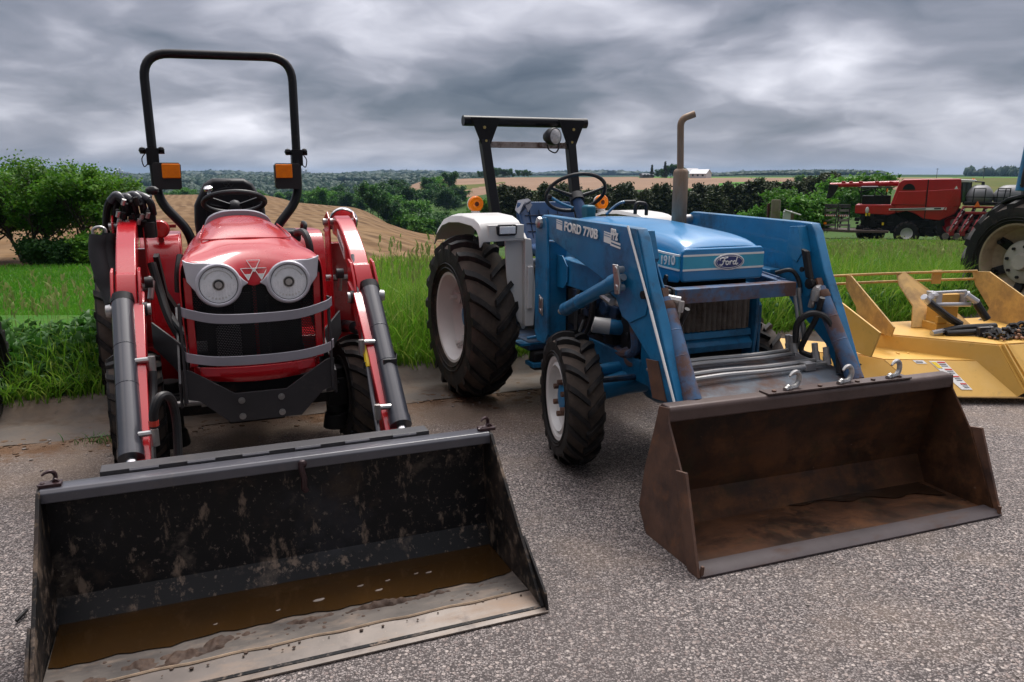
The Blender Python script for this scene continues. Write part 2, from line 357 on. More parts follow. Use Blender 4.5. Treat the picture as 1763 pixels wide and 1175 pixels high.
# ================================================================ the setting
KO = np.array([-.757, 6.15]); KY = R_(22); KX = np.array([math.cos(KY), math.sin(KY)]); KN = np.array([-math.sin(KY), math.cos(KY)])
def px2u(p): return (p - 881.5) / 1350.
_cols = {  # photograph column -> ground profile (distance ahead, height)
 -700: [(4,.1),(25,-1.15),(60,-1.8),(230,-3.5),(300,-9),(360,-13),(600,-19),(1200,-4),(2600,3),(6000,0)],
  450: [(4,.1),(25,-1.15),(60,-1.8),(230,-3.5),(300,-9),(360,-13),(600,-19),(1200,-4),(2600,3),(6000,0)],
  600: [(4,.1),(25,-1.15),(60,-2.0),(160,-4.2),(230,-10),(320,-13),(600,-17),(1200,-3),(2600,4),(6000,0)],
  760: [(4,.1),(25,-1.15),(55,-2.9),(90,-4.85),(130,-10),(170,-14),(260,-10),(300,-4.2),(400,-1.2),(470,.4),(600,-10),(1200,-3),(2600,4),(6000,0)],
  900: [(4,.1),(25,-1.15),(60,-3.2),(110,-6),(170,-10),(240,-6),(300,-2.6),(450,1.15),(560,-2),(1200,-3),(2600,4),(6000,0)],
 1150: [(4,.1),(25,-1.15),(60,-3.0),(110,-6),(170,-9),(240,-5),(300,-2.6),(450,1.2),(700,0),(1200,0),(2600,4),(6000,0)],
 1300: [(4,.1),(25,-1.1),(50,-2.3),(110,-5.5),(160,-7),(250,-2.4),(330,-.6),(450,1.0),(800,0),(1250,3.5),(2600,3),(6000,0)],
 1450: [(4,.1),(25,-1.1),(50,-2.27),(90,-4),(160,-5),(250,-2.2),(330,-.5),(450,1.0),(800,0),(1250,3.5),(2600,3),(6000,0)],
 2600: [(4,.1),(25,-1.1),(50,-2.27),(90,-3.4),(160,-3.2),(250,-1.6),(330,-.5),(450,1.0),(800,1),(1250,2),(2600,6),(6000,0)]}
_ys = np.exp(np.linspace(math.log(4), math.log(6000), 220)); _us = np.array([px2u(p) for p in _cols])
_tab = np.array([np.interp(np.log(_ys), np.log([q[0] for q in c]), [q[1] for q in c]) for c in _cols.values()])
for _ in range(3): _tab[:, 1:-1] = (_tab[:, :-2] + 2*_tab[:, 1:-1] + _tab[:, 2:]) / 4
def sstep(a, b, x):
    t = np.clip((x-a)/(b-a), 0, 1); return t*t*(3-2*t)
def kd(x, y): return (x-KO[0])*KN[0] + (y-KO[1])*KN[1]
def ks(x, y): return (x-KO[0])*KX[0] + (y-KO[1])*KX[1]
def Hf(x, y):
    x = np.asarray(x, float); y = np.asarray(y, float)
    u = np.clip(x/np.maximum(y, 1.), _us[0], _us[-1]); i = np.clip(np.searchsorted(_us, u)-1, 0, len(_us)-2); t = (u-_us[i])/(_us[i+1]-_us[i]); t = t*t*(3-2*t)
    ly = np.clip((np.log(np.maximum(y, 4.))-math.log(4))/(math.log(6000)-math.log(4))*219, 0, 218.999); j = ly.astype(int); w = ly-j
    a = _tab[i, j]*(1-w)+_tab[i, j+1]*w; b = _tab[i+1, j]*(1-w)+_tab[i+1, j+1]*w; h = a*(1-t)+b*t
    k = sstep(0, 7, kd(x, y)); h = .115*(1-k)+h*k
    return h + .10*np.sin(x*.31+y*.17)*np.sin(y*.23-x*.11)*sstep(8, 30, kd(x, y))
def H1(x, y): return float(Hf(x, y))

def ground_mat(name, c1, c2, c3, s1=.02, s2=.6, furrow=None, rough=.95, bump=.3):
    m = bpy.data.materials.new(name); m.use_nodes = True; nt = m.node_tree; n = nt.nodes; l = nt.links; b = n['Principled BSDF']
    tc = n.new('ShaderNodeTexCoord')
    def noise(sc, d=5):
        t = n.new('ShaderNodeTexNoise'); t.inputs['Scale'].default_value = sc; t.inputs['Detail'].default_value = d; t.inputs['Roughness'].default_value = .62; l.new(tc.outputs['Object'], t.inputs['Vector']); return t.outputs['Fac']
    def ramp(f, a, c, o=1.):
        q = n.new('ShaderNodeMapRange'); q.inputs[1].default_value = a; q.inputs[2].default_value = c; q.inputs[4].default_value = o; l.new(f, q.inputs[0]); return q.outputs[0]
    def mix(f, a, c):
        q = n.new('ShaderNodeMix'); q.data_type = 'RGBA'; l.new(f, q.inputs[0])
        for i, x in ((6, a), (7, c)):
            if isinstance(x, tuple): q.inputs[i].default_value = (*x, 1)
            else: l.new(x, q.inputs[i])
        return q.outputs[2]
    c = mix(ramp(noise(s1), .38, .62), c1, c2); c = mix(ramp(noise(s2, 9), .42, .75), c, c3)
    hgt = noise(s2*6, 8)
    if furrow:
        for ang, sc, dst, col, amt in furrow:
            mp = n.new('ShaderNodeMapping'); mp.inputs['Rotation'].default_value = (0, 0, R_(ang)); l.new(tc.outputs['Object'], mp.inputs[0])
            w = n.new('ShaderNodeTexWave'); w.wave_type = 'BANDS'; w.inputs['Scale'].default_value = sc; w.inputs['Distortion'].default_value = dst; w.inputs['Detail'].default_value = 3; w.inputs['Detail Scale'].default_value = .25
            l.new(mp.outputs[0], w.inputs['Vector'])
            k = n.new('ShaderNodeMath'); k.operation = 'MULTIPLY'; l.new(ramp(w.outputs['Fac'], .35, .8, amt), k.inputs[0]); l.new(ramp(noise(s2*.35, 4), .3, .62), k.inputs[1])
            c = mix(k.outputs[0], c, col); hgt = w.outputs['Fac']
    l.new(c, b.inputs['Base Color']); b.inputs['Roughness'].default_value = rough; b.inputs['Specular IOR Level'].default_value = .15
    q = n.new('ShaderNodeBump'); q.inputs['Strength'].default_value = bump; q.inputs['Distance'].default_value = .08; l.new(hgt, q.inputs['Height']); l.new(q.outputs[0], b.inputs['Normal'])
    return m
m_verge = ground_mat('grass_ground', (.035,.12,.010), (.05,.16,.014), (.07,.14,.02), .12, 2.5)
m_plough = ground_mat('ploughed_soil', (.215,.128,.058), (.150,.082,.034), (.26,.17,.088), .030, .35,
                      furrow=[(74, .045, 5., (.075,.040,.017), .9), (84, .11, 4., (.095,.052,.023), .75), (68, .26, 3., (.10,.055,.025), .6), (-22, .20, 7., (.30,.20,.11), .5)])
m_mead = ground_mat('valley_grass', (.04,.085,.015), (.055,.11,.02), (.03,.06,.012), .015, .2)
m_fbrown = ground_mat('far_tilled_soil', (.27,.175,.115), (.22,.14,.09), (.30,.20,.14), .012, .1, furrow=[(80, .08, 2., (.20,.125,.08), .6)])
m_fgreen = ground_mat('far_crop', (.06,.19,.02), (.10,.22,.03), (.05,.14,.02), .01, .1)
m_folive = ground_mat('far_young_crop', (.095,.105,.018), (.075,.095,.016), (.12,.11,.03), .008, .1)
m_hill = ground_mat('hill_woodland_floor', (.02,.05,.015), (.03,.07,.02), (.015,.035,.012), .01, .05)

def polar():
    us = np.linspace(-1.75, 1.75, 421); ys = np.concatenate([np.exp(np.linspace(math.log(9), math.log(24.5), 14)), np.exp(np.linspace(math.log(26), math.log(700), 150)), np.exp(np.linspace(math.log(720), math.log(6000), 40))])
    U, Yg = np.meshgrid(us, ys); X = U*Yg; d = kd(X, Yg); Z = Hf(X, Yg) - .35*(1-sstep(12.5, 14, d))
    nu = len(us); P = np.stack([X, Yg, Z], -1).reshape(-1, 3)
    i, j = np.meshgrid(np.arange(len(ys)-1), np.arange(nu-1), indexing='ij'); i = i.ravel(); j = j.ravel()
    F = np.stack([i*nu+j, i*nu+j+1, (i+1)*nu+j+1, (i+1)*nu+j], 1)
    cx = P[F].mean(1); px = cx[:, 0]/cx[:, 1]*1350+881.5; y = cx[:, 1]
    crest = np.interp(px, [-300, 450, 600, 760, 830], [262, 262, 195, 108, 60])
    reg = np.zeros(len(F), int)                                   # meadow
    reg[(y > 24.5) & (y < crest) & (px < 830)] = 1                # ploughed
    a = (px > 700) & (px < 1232) & (y > 285) & (y < 480); reg[a] = 2
    a = (y > 285) & (px > 690) & (y < 340 + (px-690)*.1) & (px < 690 + (y-250)*1.9) & (px < 870); reg[a] = 4
    a = (px >= 1232) & (y > 240) & (y < 480); reg[a] = 2
    a = (px >= 1232) & (y > 262) & (y < 325) & (px < 1660); reg[a] = 3
    a = (px >= 1620) & (y > 150) & (y < 440); reg[a] = 4
    a = (px >= 1100) & (y > 425) & (y < 560); reg[a] = 3
    reg[y > 560] = 5
    for k, (nm, mt) in enumerate((('valley_meadow', m_mead), ('ploughed_field', m_plough), ('far_tilled_field', m_fbrown), ('far_crop_field', m_fgreen), ('far_young_crop_field', m_folive), ('distant_hills', m_hill))):
        f = F[reg == k]; ids, inv = np.unique(f, return_inverse=True)
        o = mesh_obj(nm, raw_mesh(nm, P[ids], inv.reshape(-1), 4, mt, True)); tag(o, None, kind='structure')
polar()

def kerb_sheet(name, d0, d1, s0, s1, nd, ns, zf, mat):
    d, s = np.meshgrid(np.linspace(d0, d1, nd), np.linspace(s0, s1, ns), indexing='ij')
    X = KO[0]+s*KX[0]+d*KN[0]; Y = KO[1]+s*KX[1]+d*KN[1]; Z = zf(X, Y, d, s); P = np.stack([X, Y, Z], -1).reshape(-1, 3)
    i, j = np.meshgrid(np.arange(nd-1), np.arange(ns-1), indexing='ij'); i = i.ravel(); j = j.ravel()
    F = np.stack([i*ns+j, i*ns+j+1, (i+1)*ns+j+1, (i+1)*ns+j], 1).ravel()
    return tag(mesh_obj(name, raw_mesh(name, P, F, 4, mat, True)), None, kind='structure')
kerb_sheet('grass_verge', 0.0, 15, -30, 40, 60, 140, lambda X, Y, d, s: Hf(X, Y)+.02*np.sin(s*7)*np.sin(d*5), m_verge)

def asphalt_mat():
    m = bpy.data.materials.new('asphalt'); m.use_nodes = True; nt = m.node_tree; n = nt.nodes; l = nt.links; b = n['Principled BSDF']; tc = n.new('ShaderNodeTexCoord')
    def vor(sc, feat='F1', rnd=1.):
        t = n.new('ShaderNodeTexVoronoi'); t.feature = feat; t.inputs['Scale'].default_value = sc; t.inputs['Randomness'].default_value = rnd; l.new(wv, t.inputs['Vector']); return t
    def noise(sc, d=6, ro=.6, vec=None):
        t = n.new('ShaderNodeTexNoise'); t.inputs['Scale'].default_value = sc; t.inputs['Detail'].default_value = d; t.inputs['Roughness'].default_value = ro; l.new(vec or tc.outputs['Object'], t.inputs['Vector']); return t
    def ramp(f, a, c, o0=0., o1=1.):
        q = n.new('ShaderNodeMapRange'); q.inputs[1].default_value = a; q.inputs[2].default_value = c; q.inputs[3].default_value = o0; q.inputs[4].default_value = o1; l.new(f, q.inputs[0]); return q.outputs[0]
    def mix(f, a, c, bt='MIX'):
        q = n.new('ShaderNodeMix'); q.data_type = 'RGBA'; q.blend_type = bt; l.new(f, q.inputs[0])
        for i, x in ((6, a), (7, c)):
            if isinstance(x, tuple): q.inputs[i].default_value = (*x, 1)
            else: l.new(x, q.inputs[i])
        return q.outputs[2]
    def mul(a, c):
        q = n.new('ShaderNodeMath'); q.operation = 'MULTIPLY'; l.new(a, q.inputs[0])
        if isinstance(c, float): q.inputs[1].default_value = c
        else: l.new(c, q.inputs[1])
        return q.outputs[0]
    nz = noise(60, 2); va = n.new('ShaderNodeVectorMath'); va.operation = 'MULTIPLY_ADD'; va.inputs[1].default_value = (.010,)*3; l.new(nz.outputs['Color'], va.inputs[0]); l.new(tc.outputs['Object'], va.inputs[2]); wv = va.outputs[0]
    v1 = vor(50); v2 = vor(125)
    sh = n.new('ShaderNodeSeparateColor'); l.new(v1.outputs['Color'], sh.inputs[0]); sh2 = n.new('ShaderNodeSeparateColor'); l.new(v2.outputs['Color'], sh2.inputs[0])
    st = n.new('ShaderNodeValToRGB'); e = st.color_ramp; e.elements[0].color = (.085,.072,.070,1); e.elements[1].color = (.47,.42,.39,1)
    for p, c in ((.3,(.205,.170,.160,1)),(.6,(.34,.288,.265,1)),(.8,(.40,.35,.325,1))): q = e.elements.new(p); q.color = c
    l.new(sh.outputs[0], st.inputs[0])
    st2 = n.new('ShaderNodeValToRGB'); e = st2.color_ramp; e.elements[0].color = (.060,.052,.051,1); e.elements[1].color = (.46,.41,.39,1); l.new(sh2.outputs[0], st2.inputs[0])
    big = mul(ramp(v1.outputs['Distance'], .0068*50*1.25, .0054*50*1.2), ramp(sh.outputs[1], .30, .36))   # where a large stone shows
    c = mix(ramp(v2.outputs['Distance'], .42, .62), st2.outputs[0], (.045,.039,.038)); c = mix(big, c, st.outputs[0])
    c = mix(ramp(noise(.55, 5).outputs['Fac'], .38, .68, 0, .45), c, (.11,.094,.088))                 # worn darker areas
    c = mix(mul(ramp(noise(.9, 7, .62).outputs['Fac'], .52, .70), .38), c, (.30,.235,.185))              # sand drifted into the surface
    # wet-looking sandy wash along the gutter, set in metres back from the kerb
    sp = n.new('ShaderNodeSeparateXYZ'); mp = n.new('ShaderNodeMapping'); mp.vector_type = 'POINT'; mp.inputs['Rotation'].default_value = (0, 0, -KY); l.new(tc.outputs['Object'], mp.inputs[0]); l.new(mp.outputs[0], sp.inputs[0])
    k0 = -KO[0]*math.sin(KY)+KO[1]*math.cos(KY)
    ed = n.new('ShaderNodeMath'); ed.operation = 'ADD'; l.new(sp.outputs[1], ed.inputs[0]); l.new(ramp(noise(1.3, 6, .65).outputs['Fac'], .2, .8, -.7, .7), ed.inputs[1])
    c = mix(ramp(ed.outputs[0], k0-1.7, k0-.7, 0, .85), c, (.20,.152,.115))
    ed2 = n.new('ShaderNodeMath'); ed2.operation = 'ADD'; l.new(sp.outputs[1], ed2.inputs[0]); l.new(ramp(noise(7, 6, .7).outputs['Fac'], .3, .7, -.3, .3), ed2.inputs[1])
    c = mix(mul(ramp(ed2.outputs[0], k0-.95, k0-.72, 0, 1.), ramp(noise(1.1, 3).outputs['Fac'], .40, .56, 0, .9)), c, (.12,.066,.036))
    # hairline cracks
    vc = n.new('ShaderNodeTexVoronoi'); vc.feature = 'DISTANCE_TO_EDGE'; vc.inputs['Scale'].default_value = .42
    nc = noise(2.2, 8, .7); vm = n.new('ShaderNodeVectorMath'); vm.operation = 'MULTIPLY_ADD'; vm.inputs[1].default_value = (.8,)*3; l.new(nc.outputs['Color'], vm.inputs[0]); l.new(tc.outputs['Object'], vm.inputs[2]); l.new(vm.outputs[0], vc.inputs['Vector'])
    c = mix(mul(ramp(vc.outputs['Distance'], .006, .0015), ramp(noise(.6, 3).outputs['Fac'], .42, .58, 0, .85)), c, (.03, .026, .024))
    # oil and tyre grime
    c = mix(mul(ramp(noise(.33, 5, .6).outputs['Fac'], .54, .68), .6), c, (.055, .047, .044))
    hs = n.new('ShaderNodeHueSaturation'); l.new(c, hs.inputs['Color']); hs.inputs['Value'].default_value = 1.12; hs.inputs['Saturation'].default_value = 1.15
    l.new(hs.outputs[0], b.inputs['Base Color']); b.inputs['Roughness'].default_value = .8; b.inputs['Specular IOR Level'].default_value = .3
    q = n.new('ShaderNodeBump'); q.inputs['Strength'].default_value = .8; q.inputs['Distance'].default_value = .006
    hh = n.new('ShaderNodeMath'); hh.operation = 'MULTIPLY_ADD'; l.new(big, hh.inputs[0]); hh.inputs[1].default_value = 1.; l.new(ramp(v2.outputs['Distance'], .5, .1), hh.inputs[2]); l.new(hh.outputs[0], q.inputs['Height']); l.new(q.outputs[0], b.inputs['Normal'])
    return m
m_asph = asphalt_mat()
kerb_sheet('asphalt_lot', -26, -.58, -30, 40, 40, 60, lambda X, Y, d, s: 0*d, m_asph)
m_conc = pm('kerb_concrete', (.108,.092,.079), .85, var=.14, vs=1.4, layers=[((.17,.125,.09), 2.2, .44, .62, .85, .95), ((.085,.055,.036), 6, .54, .68, .8, .95, (.5,1,1)), ((.05,.042,.036), 14, .60, .72, .6, .9), ((.22,.20,.18), 5, .58, .78, .5, .8)], bump=(40, .35, .006))
def kerb_z(X, Y, d, s):
    z = np.interp(d, [-.62, -.22, -.16, -.10, -.03, .06, .12, .16], [.004, .010, .022, .075, .118, .128, .124, .06])
    return z
d_ = np.array([-.62,-.5,-.38,-.27,-.22,-.19,-.16,-.13,-.10,-.07,-.03,.0,.03,.06,.12,.16])
def kerb():
    s0 = -30.; k = 0
    while s0 < 38:                                  # cast in lengths with a joint between them
        ln = 2.95
        s = np.linspace(s0, s0+ln, 26); D, S = np.meshgrid(d_, s, indexing='ij'); D2 = D+.012*np.sin(S*1.7)+.008*np.sin(S*4.1+1)
        X = KO[0]+S*KX[0]+D2*KN[0]; Y = KO[1]+S*KX[1]+D2*KN[1]; Z = kerb_z(X, Y, D, S)+.004*np.sin(S*9+D*17); P = np.stack([X, Y, Z], -1).reshape(-1, 3); ns = len(s)
        i, j = np.meshgrid(np.arange(len(d_)-1), np.arange(ns-1), indexing='ij'); i = i.ravel(); j = j.ravel()
        yield P, np.stack([i*ns+j, i*ns+j+1, (i+1)*ns+j+1, (i+1)*ns+j], 1)
        s0 += ln+.012
_v = []; _f = []; _o = 0
for P, F in kerb(): _v.append(P); _f.append(F+_o); _o += len(P)
tag(mesh_obj('concrete_kerb', raw_mesh('concrete_kerb', np.concatenate(_v), np.concatenate(_f).ravel(), 4, m_conc, True)), None, kind='structure')
# the lot's base below everything near the camera
b0 = MB(); b0.box(-40, 40, -30, 12, -.9, -.5); tag(b0.build('ground', m_verge, smooth=False), None, kind='structure')
# ================================================================ grass and trees
rng = np.random.default_rng(11)
m_grass = leaf_mat('grass_blades', (.078,.215,.014), (.145,.31,.022), (.29,.35,.07), .8, .45, .42)
m_lawn = leaf_mat('lawn_blades', (.070,.26,.014), (.105,.32,.02), (.18,.34,.04), .5, .4, .5)
m_seed = leaf_mat('grass_seed_heads', (.27,.34,.09), (.38,.42,.15), (.18,.27,.06), 2., .3, .7)
m_weed = leaf_mat('weed_leaves', (.035,.13,.016), (.055,.18,.022), (.11,.25,.055), 3., .3, .45)
def blades(x, y, z, h, w, lean, seed):
    """tapered bent blades: 5 cross points, as quads"""
    r = np.random.default_rng(seed); n = len(x); az = r.uniform(0, 2*np.pi, n); ld = np.stack([np.cos(az), np.sin(az)], 1)*lean[:, None]*h[:, None]
    sa = r.uniform(0, 2*np.pi, n); sd = np.stack([np.cos(sa), np.sin(sa), 0*sa], 1)
    ts = (0, .35, .7, 1.); ws = (.8, 1., .7, .08); vs = []
    for t, q in zip(ts, ws):
        c = np.stack([x+ld[:, 0]*t**2.2, y+ld[:, 1]*t**2.2, z+h*(t-.28*lean*t**3)], 1)
        vs += [c-sd*(w*q)[:, None]/2, c+sd*(w*q)[:, None]/2]
    Vv = np.stack(vs, 1).reshape(-1, 3); base = np.arange(n)[:, None]*8
    f = np.concatenate([base+np.array([2*k, 2*k+1, 2*k+3, 2*k+2]) for k in range(3)], 1)
    return Vv, f.reshape(-1)
def kpos(s, d): return KO[0]+s*KX[0]+d*KN[0], KO[1]+s*KX[1]+d*KN[1]
def visible(x, y, m=.06): u = x/np.maximum(y, .1); return (u > -.66-m) & (u < .66+m)
def grass_obj(name, parts, mat, label=None, cat='grass'):
    vs = []; fs = []; o = 0
    for v, f in parts: vs.append(v); fs.append(f+o); o += len(v)
    ob = mesh_obj(name, raw_mesh(name, np.concatenate(vs), np.concatenate(fs), 4, mat)); return tag(ob, label, cat, kind='stuff')
def patchy(s, d, f=1.): return .5+.25*np.sin(s*1.9*f+.7)*np.sin(d*1.3*f+s*.6)+.25*np.sin(s*4.3*f-d*2.1*f)
def make_grass():
    P = []
    # tall rank grass along the kerb
    n = 52000; s = rng.uniform(-6, 13, n); d = rng.uniform(.02, 1, n)**1.25*2.6; x, y = kpos(s, d); k = visible(x, y); s, d, x, y = s[k], d[k], x[k], y[k]
    left = sstep(-1.3, -2.3, s); h = (.30+.50*rng.random(len(s)))*(.55+.45*sstep(0, .35, d))*(.65+.5*patchy(s, d))*(1-.28*left); h *= np.where((d > 1.1) & (left > .5), .45, 1)
    P.append(blades(x, y, Hf(x, y)-.02, h, rng.uniform(.006, .013, len(s)), rng.uniform(.05, .75, len(s)), 1))
    # blades hanging over the kerb edge
    n = 5000; s = rng.uniform(-5, 11, n); d = rng.uniform(-.05, .12, n); x, y = kpos(s, d); k = visible(x, y) & (patchy(s, d, 2) > .3); x, y = x[k], y[k]
    P.append(blades(x, y, np.full(len(x), .10), rng.uniform(.10, .28, len(x)), rng.uniform(.006, .012, len(x)), rng.uniform(.3, 1.1, len(x)), 2))
    # right-hand rough: tall all the way out to the machines
    n = 70000; u = rng.uniform(.14, .72, n); y = 8+rng.random(n)**1.7*38; x = u*y; d = kd(x, y); k = (d > 2.2); x, y = x[k], y[k]
    P.append(blades(x, y, Hf(x, y)-.02, rng.uniform(.30, .62, len(x))*np.interp(y, [10, 22, 32, 44], [1, .72, .42, .25]), .008+y*.0009, rng.uniform(.05, .6, len(x)), 3))
    # centre, between the tractors, and beyond
    n = 26000; u = rng.uniform(-.25, .16, n); y = 7+rng.random(n)**1.5*18; x = u*y; k = kd(x, y) > 2.2; x, y = x[k], y[k]
    P.append(blades(x, y, Hf(x, y)-.02, rng.uniform(.25, .5, len(x)), .008+y*.0009, rng.uniform(.05, .5, len(x)), 4))
    grass_obj('tall_grass', P, m_grass, 'tall rank green grass growing along the back of the kerb')
    n = 60000; u = rng.uniform(-.74, -.22, n); y = 5.4+rng.random(n)**1.6*19.4; x = u*y; k = kd(x, y) > 1.0; x, y = x[k], y[k]
    grass_obj('lawn', [blades(x, y, Hf(x, y)-.02, rng.uniform(.07, .17, len(x)), .007+y*.001, rng.uniform(.1, .6, len(x)), 5)], m_lawn, 'short bright green grass in front of the leafy trees')
    # seed heads: a stalk blade plus a fat tapered head
    P = []
    def heads(x, y, h, sc, seed):
        r = np.random.default_rng(seed); z = Hf(x, y)
        P.append(blades(x, y, z, h, .0035*sc+0*h, r.uniform(0, .18, len(x)), seed))
        for q in range(5):
            P.append(blades(x+r.normal(0, .008*sc), y+r.normal(0, .008*sc), z+h*(.80+.035*q), .055*sc*r.uniform(.6, 1.2, len(x)), .014*sc*r.uniform(.6, 1.3, len(x)), r.uniform(.1, .8, len(x)), seed+q+1))
    n = 210; s = rng.uniform(-5, -1.2, n); d = rng.uniform(.9, 2.6, n); x, y = kpos(s, d); heads(x, y, rng.uniform(.45, .8, n), 1.4, 50)
    n = 100; s = rng.uniform(.1, 1.7, n); d = rng.uniform(.5, 2.2, n); x, y = kpos(s, d); heads(x, y, rng.uniform(.65, 1.05, n), 1.3, 60)
    n = 1500; u = rng.uniform(.30, .70, n); y = 11+rng.random(n)*33; x = u*y; heads(x, y, rng.uniform(.55, .85, n)*np.interp(y, [10, 22, 32, 44], [1, .8, .55, .4]), 1.9, 70)
    grass_obj('seeding_grass', P, m_seed, 'pale seed heads standing above the green grass')
    # broad-leaved weeds by the kerb on the left
    P = []; n = 9000; s = rng.uniform(-5.5, -1.0, n); d = rng.uniform(.05, 1.3, n); x, y = kpos(s, d); z = Hf(x, y)+rng.uniform(.06, .46, n)*(.6+.6*patchy(s, d))*sstep(-.1, .5, d)
    P.append(blades(x, y, z, rng.uniform(.04, .10, n), rng.uniform(.025, .055, n), rng.uniform(.5, 1.4, n), 80))
    n = 3500; s = rng.uniform(.2, 9, n); d = rng.uniform(.05, .8, n); x, y = kpos(s, d); z = Hf(x, y)+rng.uniform(.03, .3, n)
    P.append(blades(x, y, z, rng.uniform(.04, .09, n), rng.uniform(.02, .04, n), rng.uniform(.5, 1.3, n), 81))
    grass_obj('broad_leaved_weeds', P, m_weed, 'low broad leaved weeds crowding the kerb edge', 'weeds')
    # small tuft growing out of the gutter crack
    P = []; n = 60; x = -2.52+rng.normal(0, .10, n); y = 4.62+rng.normal(0, .03, n); P.append(blades(x, y, 0*x, rng.uniform(.03, .10, n), rng.uniform(.003, .008, n), rng.uniform(.3, 1.2, n), 90))
    ob = grass_obj('weed_tuft', P, m_weed, 'tiny weed tuft sprouting from the dirt in the gutter', 'weed')
make_grass()

m_bark = pm('bark', (.055,.042,.030), .9, var=.35, vs=6, stretch=(1,1,.3), bump=(20, .6, .02))
m_pbark = pm('pine_bark', (.085,.065,.05), .9, var=.3, vs=4)
m_leafA = leaf_mat('leaves_bright', (.045,.145,.010), (.090,.24,.014), (.17,.32,.03), .9, .35)
m_leafB = leaf_mat('leaves_deep', (.018,.070,.014), (.032,.11,.016), (.06,.15,.025), .25, .3)
m_leafC = leaf_mat('leaves_fresh', (.045,.155,.012), (.080,.23,.018), (.13,.27,.03), .25, .3)
m_needle = leaf_mat('pine_needles', (.026,.042,.014), (.042,.062,.018), (.075,.085,.03), .3, .15)
def leaves(anchors, per, spread, size, seed, flat=.5):
    r = np.random.default_rng(seed); A = np.repeat(np.array(anchors), per, 0); n = len(A); c = A+r.normal(0, spread, (n, 3))*np.array([1, 1, .8])
    nrm = r.normal(0, 1, (n, 3)); nrm[:, 2] = np.abs(nrm[:, 2])+flat; nrm /= np.linalg.norm(nrm, axis=1)[:, None]
    t = r.normal(0, 1, (n, 3)); t -= nrm*(t*nrm).sum(1)[:, None]; t /= np.linalg.norm(t, axis=1)[:, None]; bt = np.cross(nrm, t); s = (size*r.uniform(.55, 1.3, n))[:, None]
    V_ = np.stack([c-t*s*.55, c+bt*s*.36+nrm*s*.06, c+t*s*.6-nrm*s*.1, c-bt*s*.36+nrm*s*.06], 1).reshape(-1, 3)
    return V_, np.arange(n*4)
def skeleton(seed, h, trunk_r, levels, spread, nb, lean=0., first=.25, up=.35, multi=1):
    r = random.Random(seed); mb = MB(); tips = []
    def br(p, d, ln, rad, lv):
        pts = [p]; q = p; dd = d
        for i in range(4):
            dd = (dd+Vector((r.gauss(0, .13), r.gauss(0, .13), r.gauss(0, .08)+.05*up))).normalized(); q = q+dd*ln/4; pts.append(q)
        mb.tube([tuple(a) for a in pts], [rad*(1-.16*i) for i in range(5)], 6 if lv < 2 else 4, False)
        if lv >= levels: tips.extend([tuple(pts[2]), tuple(pts[3]), tuple(pts[4])]); return
        if lv >= levels-1: tips.extend([tuple(pts[3]), tuple(pts[4])])
        for k in range(nb[lv]):
            t = first+(1-first)*(k+.6)/nb[lv] if lv == 0 else .3+.7*(k+.7)/nb[lv]
            j = min(int(t*4), 3); a = pts[j]+(pts[j+1]-pts[j])*(t*4-j); az = r.uniform(0, 6.283) if lv else 6.283*k*.382+r.uniform(-.4, .4)
            sd = Vector((math.cos(az), math.sin(az), 0)); nd = (dd*.45+sd*spread+Vector((0, 0, up))).normalized()
            br(a, nd, ln*(.62-.10*t+r.uniform(-.08, .1))*(1.12 if lv == 0 else 1), rad*.55, lv+1)
    for m in range(multi):
        az = 6.283*m/multi+.7; L = lean if multi == 1 else .38
        br(Vector((.10*math.cos(az)*(multi > 1), .10*math.sin(az)*(multi > 1), -.1)), Vector((L*math.cos(az), L*math.sin(az), 1)).normalized(), h, trunk_r, 0)
    return mb, tips
def tree(name, loc, label, group, seed, h, tr, levels, spread, nb, per, sprd, size, mat, multi=1, first=.25, up=.35, cat='tree', bark=None, flat=.5, rot=0.):
    mb, tips = skeleton(seed, h, tr, levels, spread, nb, 0., first, up, multi)
    root = empty(name, loc, rot); tag(root, label, cat, group)
    mb.build('trunk', bark or m_bark, root)
    v, f = leaves(tips, per, sprd, size, seed+5, flat); mesh_obj('crown', raw_mesh('crown', v, f, 4, mat), root)
    return root
def near_trees():
    def at(px, y): x = px2u(px)*y; return (x, y, H1(x, y)-.05)
    g = 'leafy trees at the field edge'
    tree('leafy_tree', at(46, 26.5), 'broad leafy tree with many leaning dark stems, leftmost in the clump by the ploughed field', g, 3, 1.95, .075, 3, .85, (7, 5, 4), 12, .15, .115, m_leafA, 3, .3)
    tree('leafy_tree', at(104, 27.2), 'tallest leafy tree with open twiggy middle in the clump by the ploughed field', g, 8, 2.15, .07, 3, .75, (7, 5, 4), 10, .15, .11, m_leafA, 2, .35)
    tree('leafy_tree', at(146, 26.0), 'smaller bright leafy tree on the right of the clump by the ploughed field', g, 14, 1.85, .055, 3, .55, (7, 5, 4), 17, .14, .115, m_leafA, 1, .4)
    tree('leafy_tree', at(-40, 27.0), 'leafy tree cut by the left picture edge beside the ploughed field', g, 21, 2.05, .07, 3, .8, (7, 5, 4), 15, .15, .115, m_leafA, 2, .3)
    g = 'undergrowth below the leafy trees'
    for i, (px, y, sz, sd, lb) in enumerate(((75, 25.5, .62, 31, 'low dark shrub under the leaning stems of the leafy trees'), (120, 25.2, .55, 32, 'twiggy low shrub in the middle of the undergrowth'), (165, 25.3, .7, 33, 'fuller green shrub under the smaller bright tree'), (203, 25.6, .6, 34, 'low shrub beside the red tractor loader arm'))):
        tree('shrub', at(px, y), lb, g, sd, sz, .03, 2, 1.0, (7, 5), 26, .12, .11, m_leafB if i != 2 else m_leafA, 3, .1, cat='shrub')
near_trees()
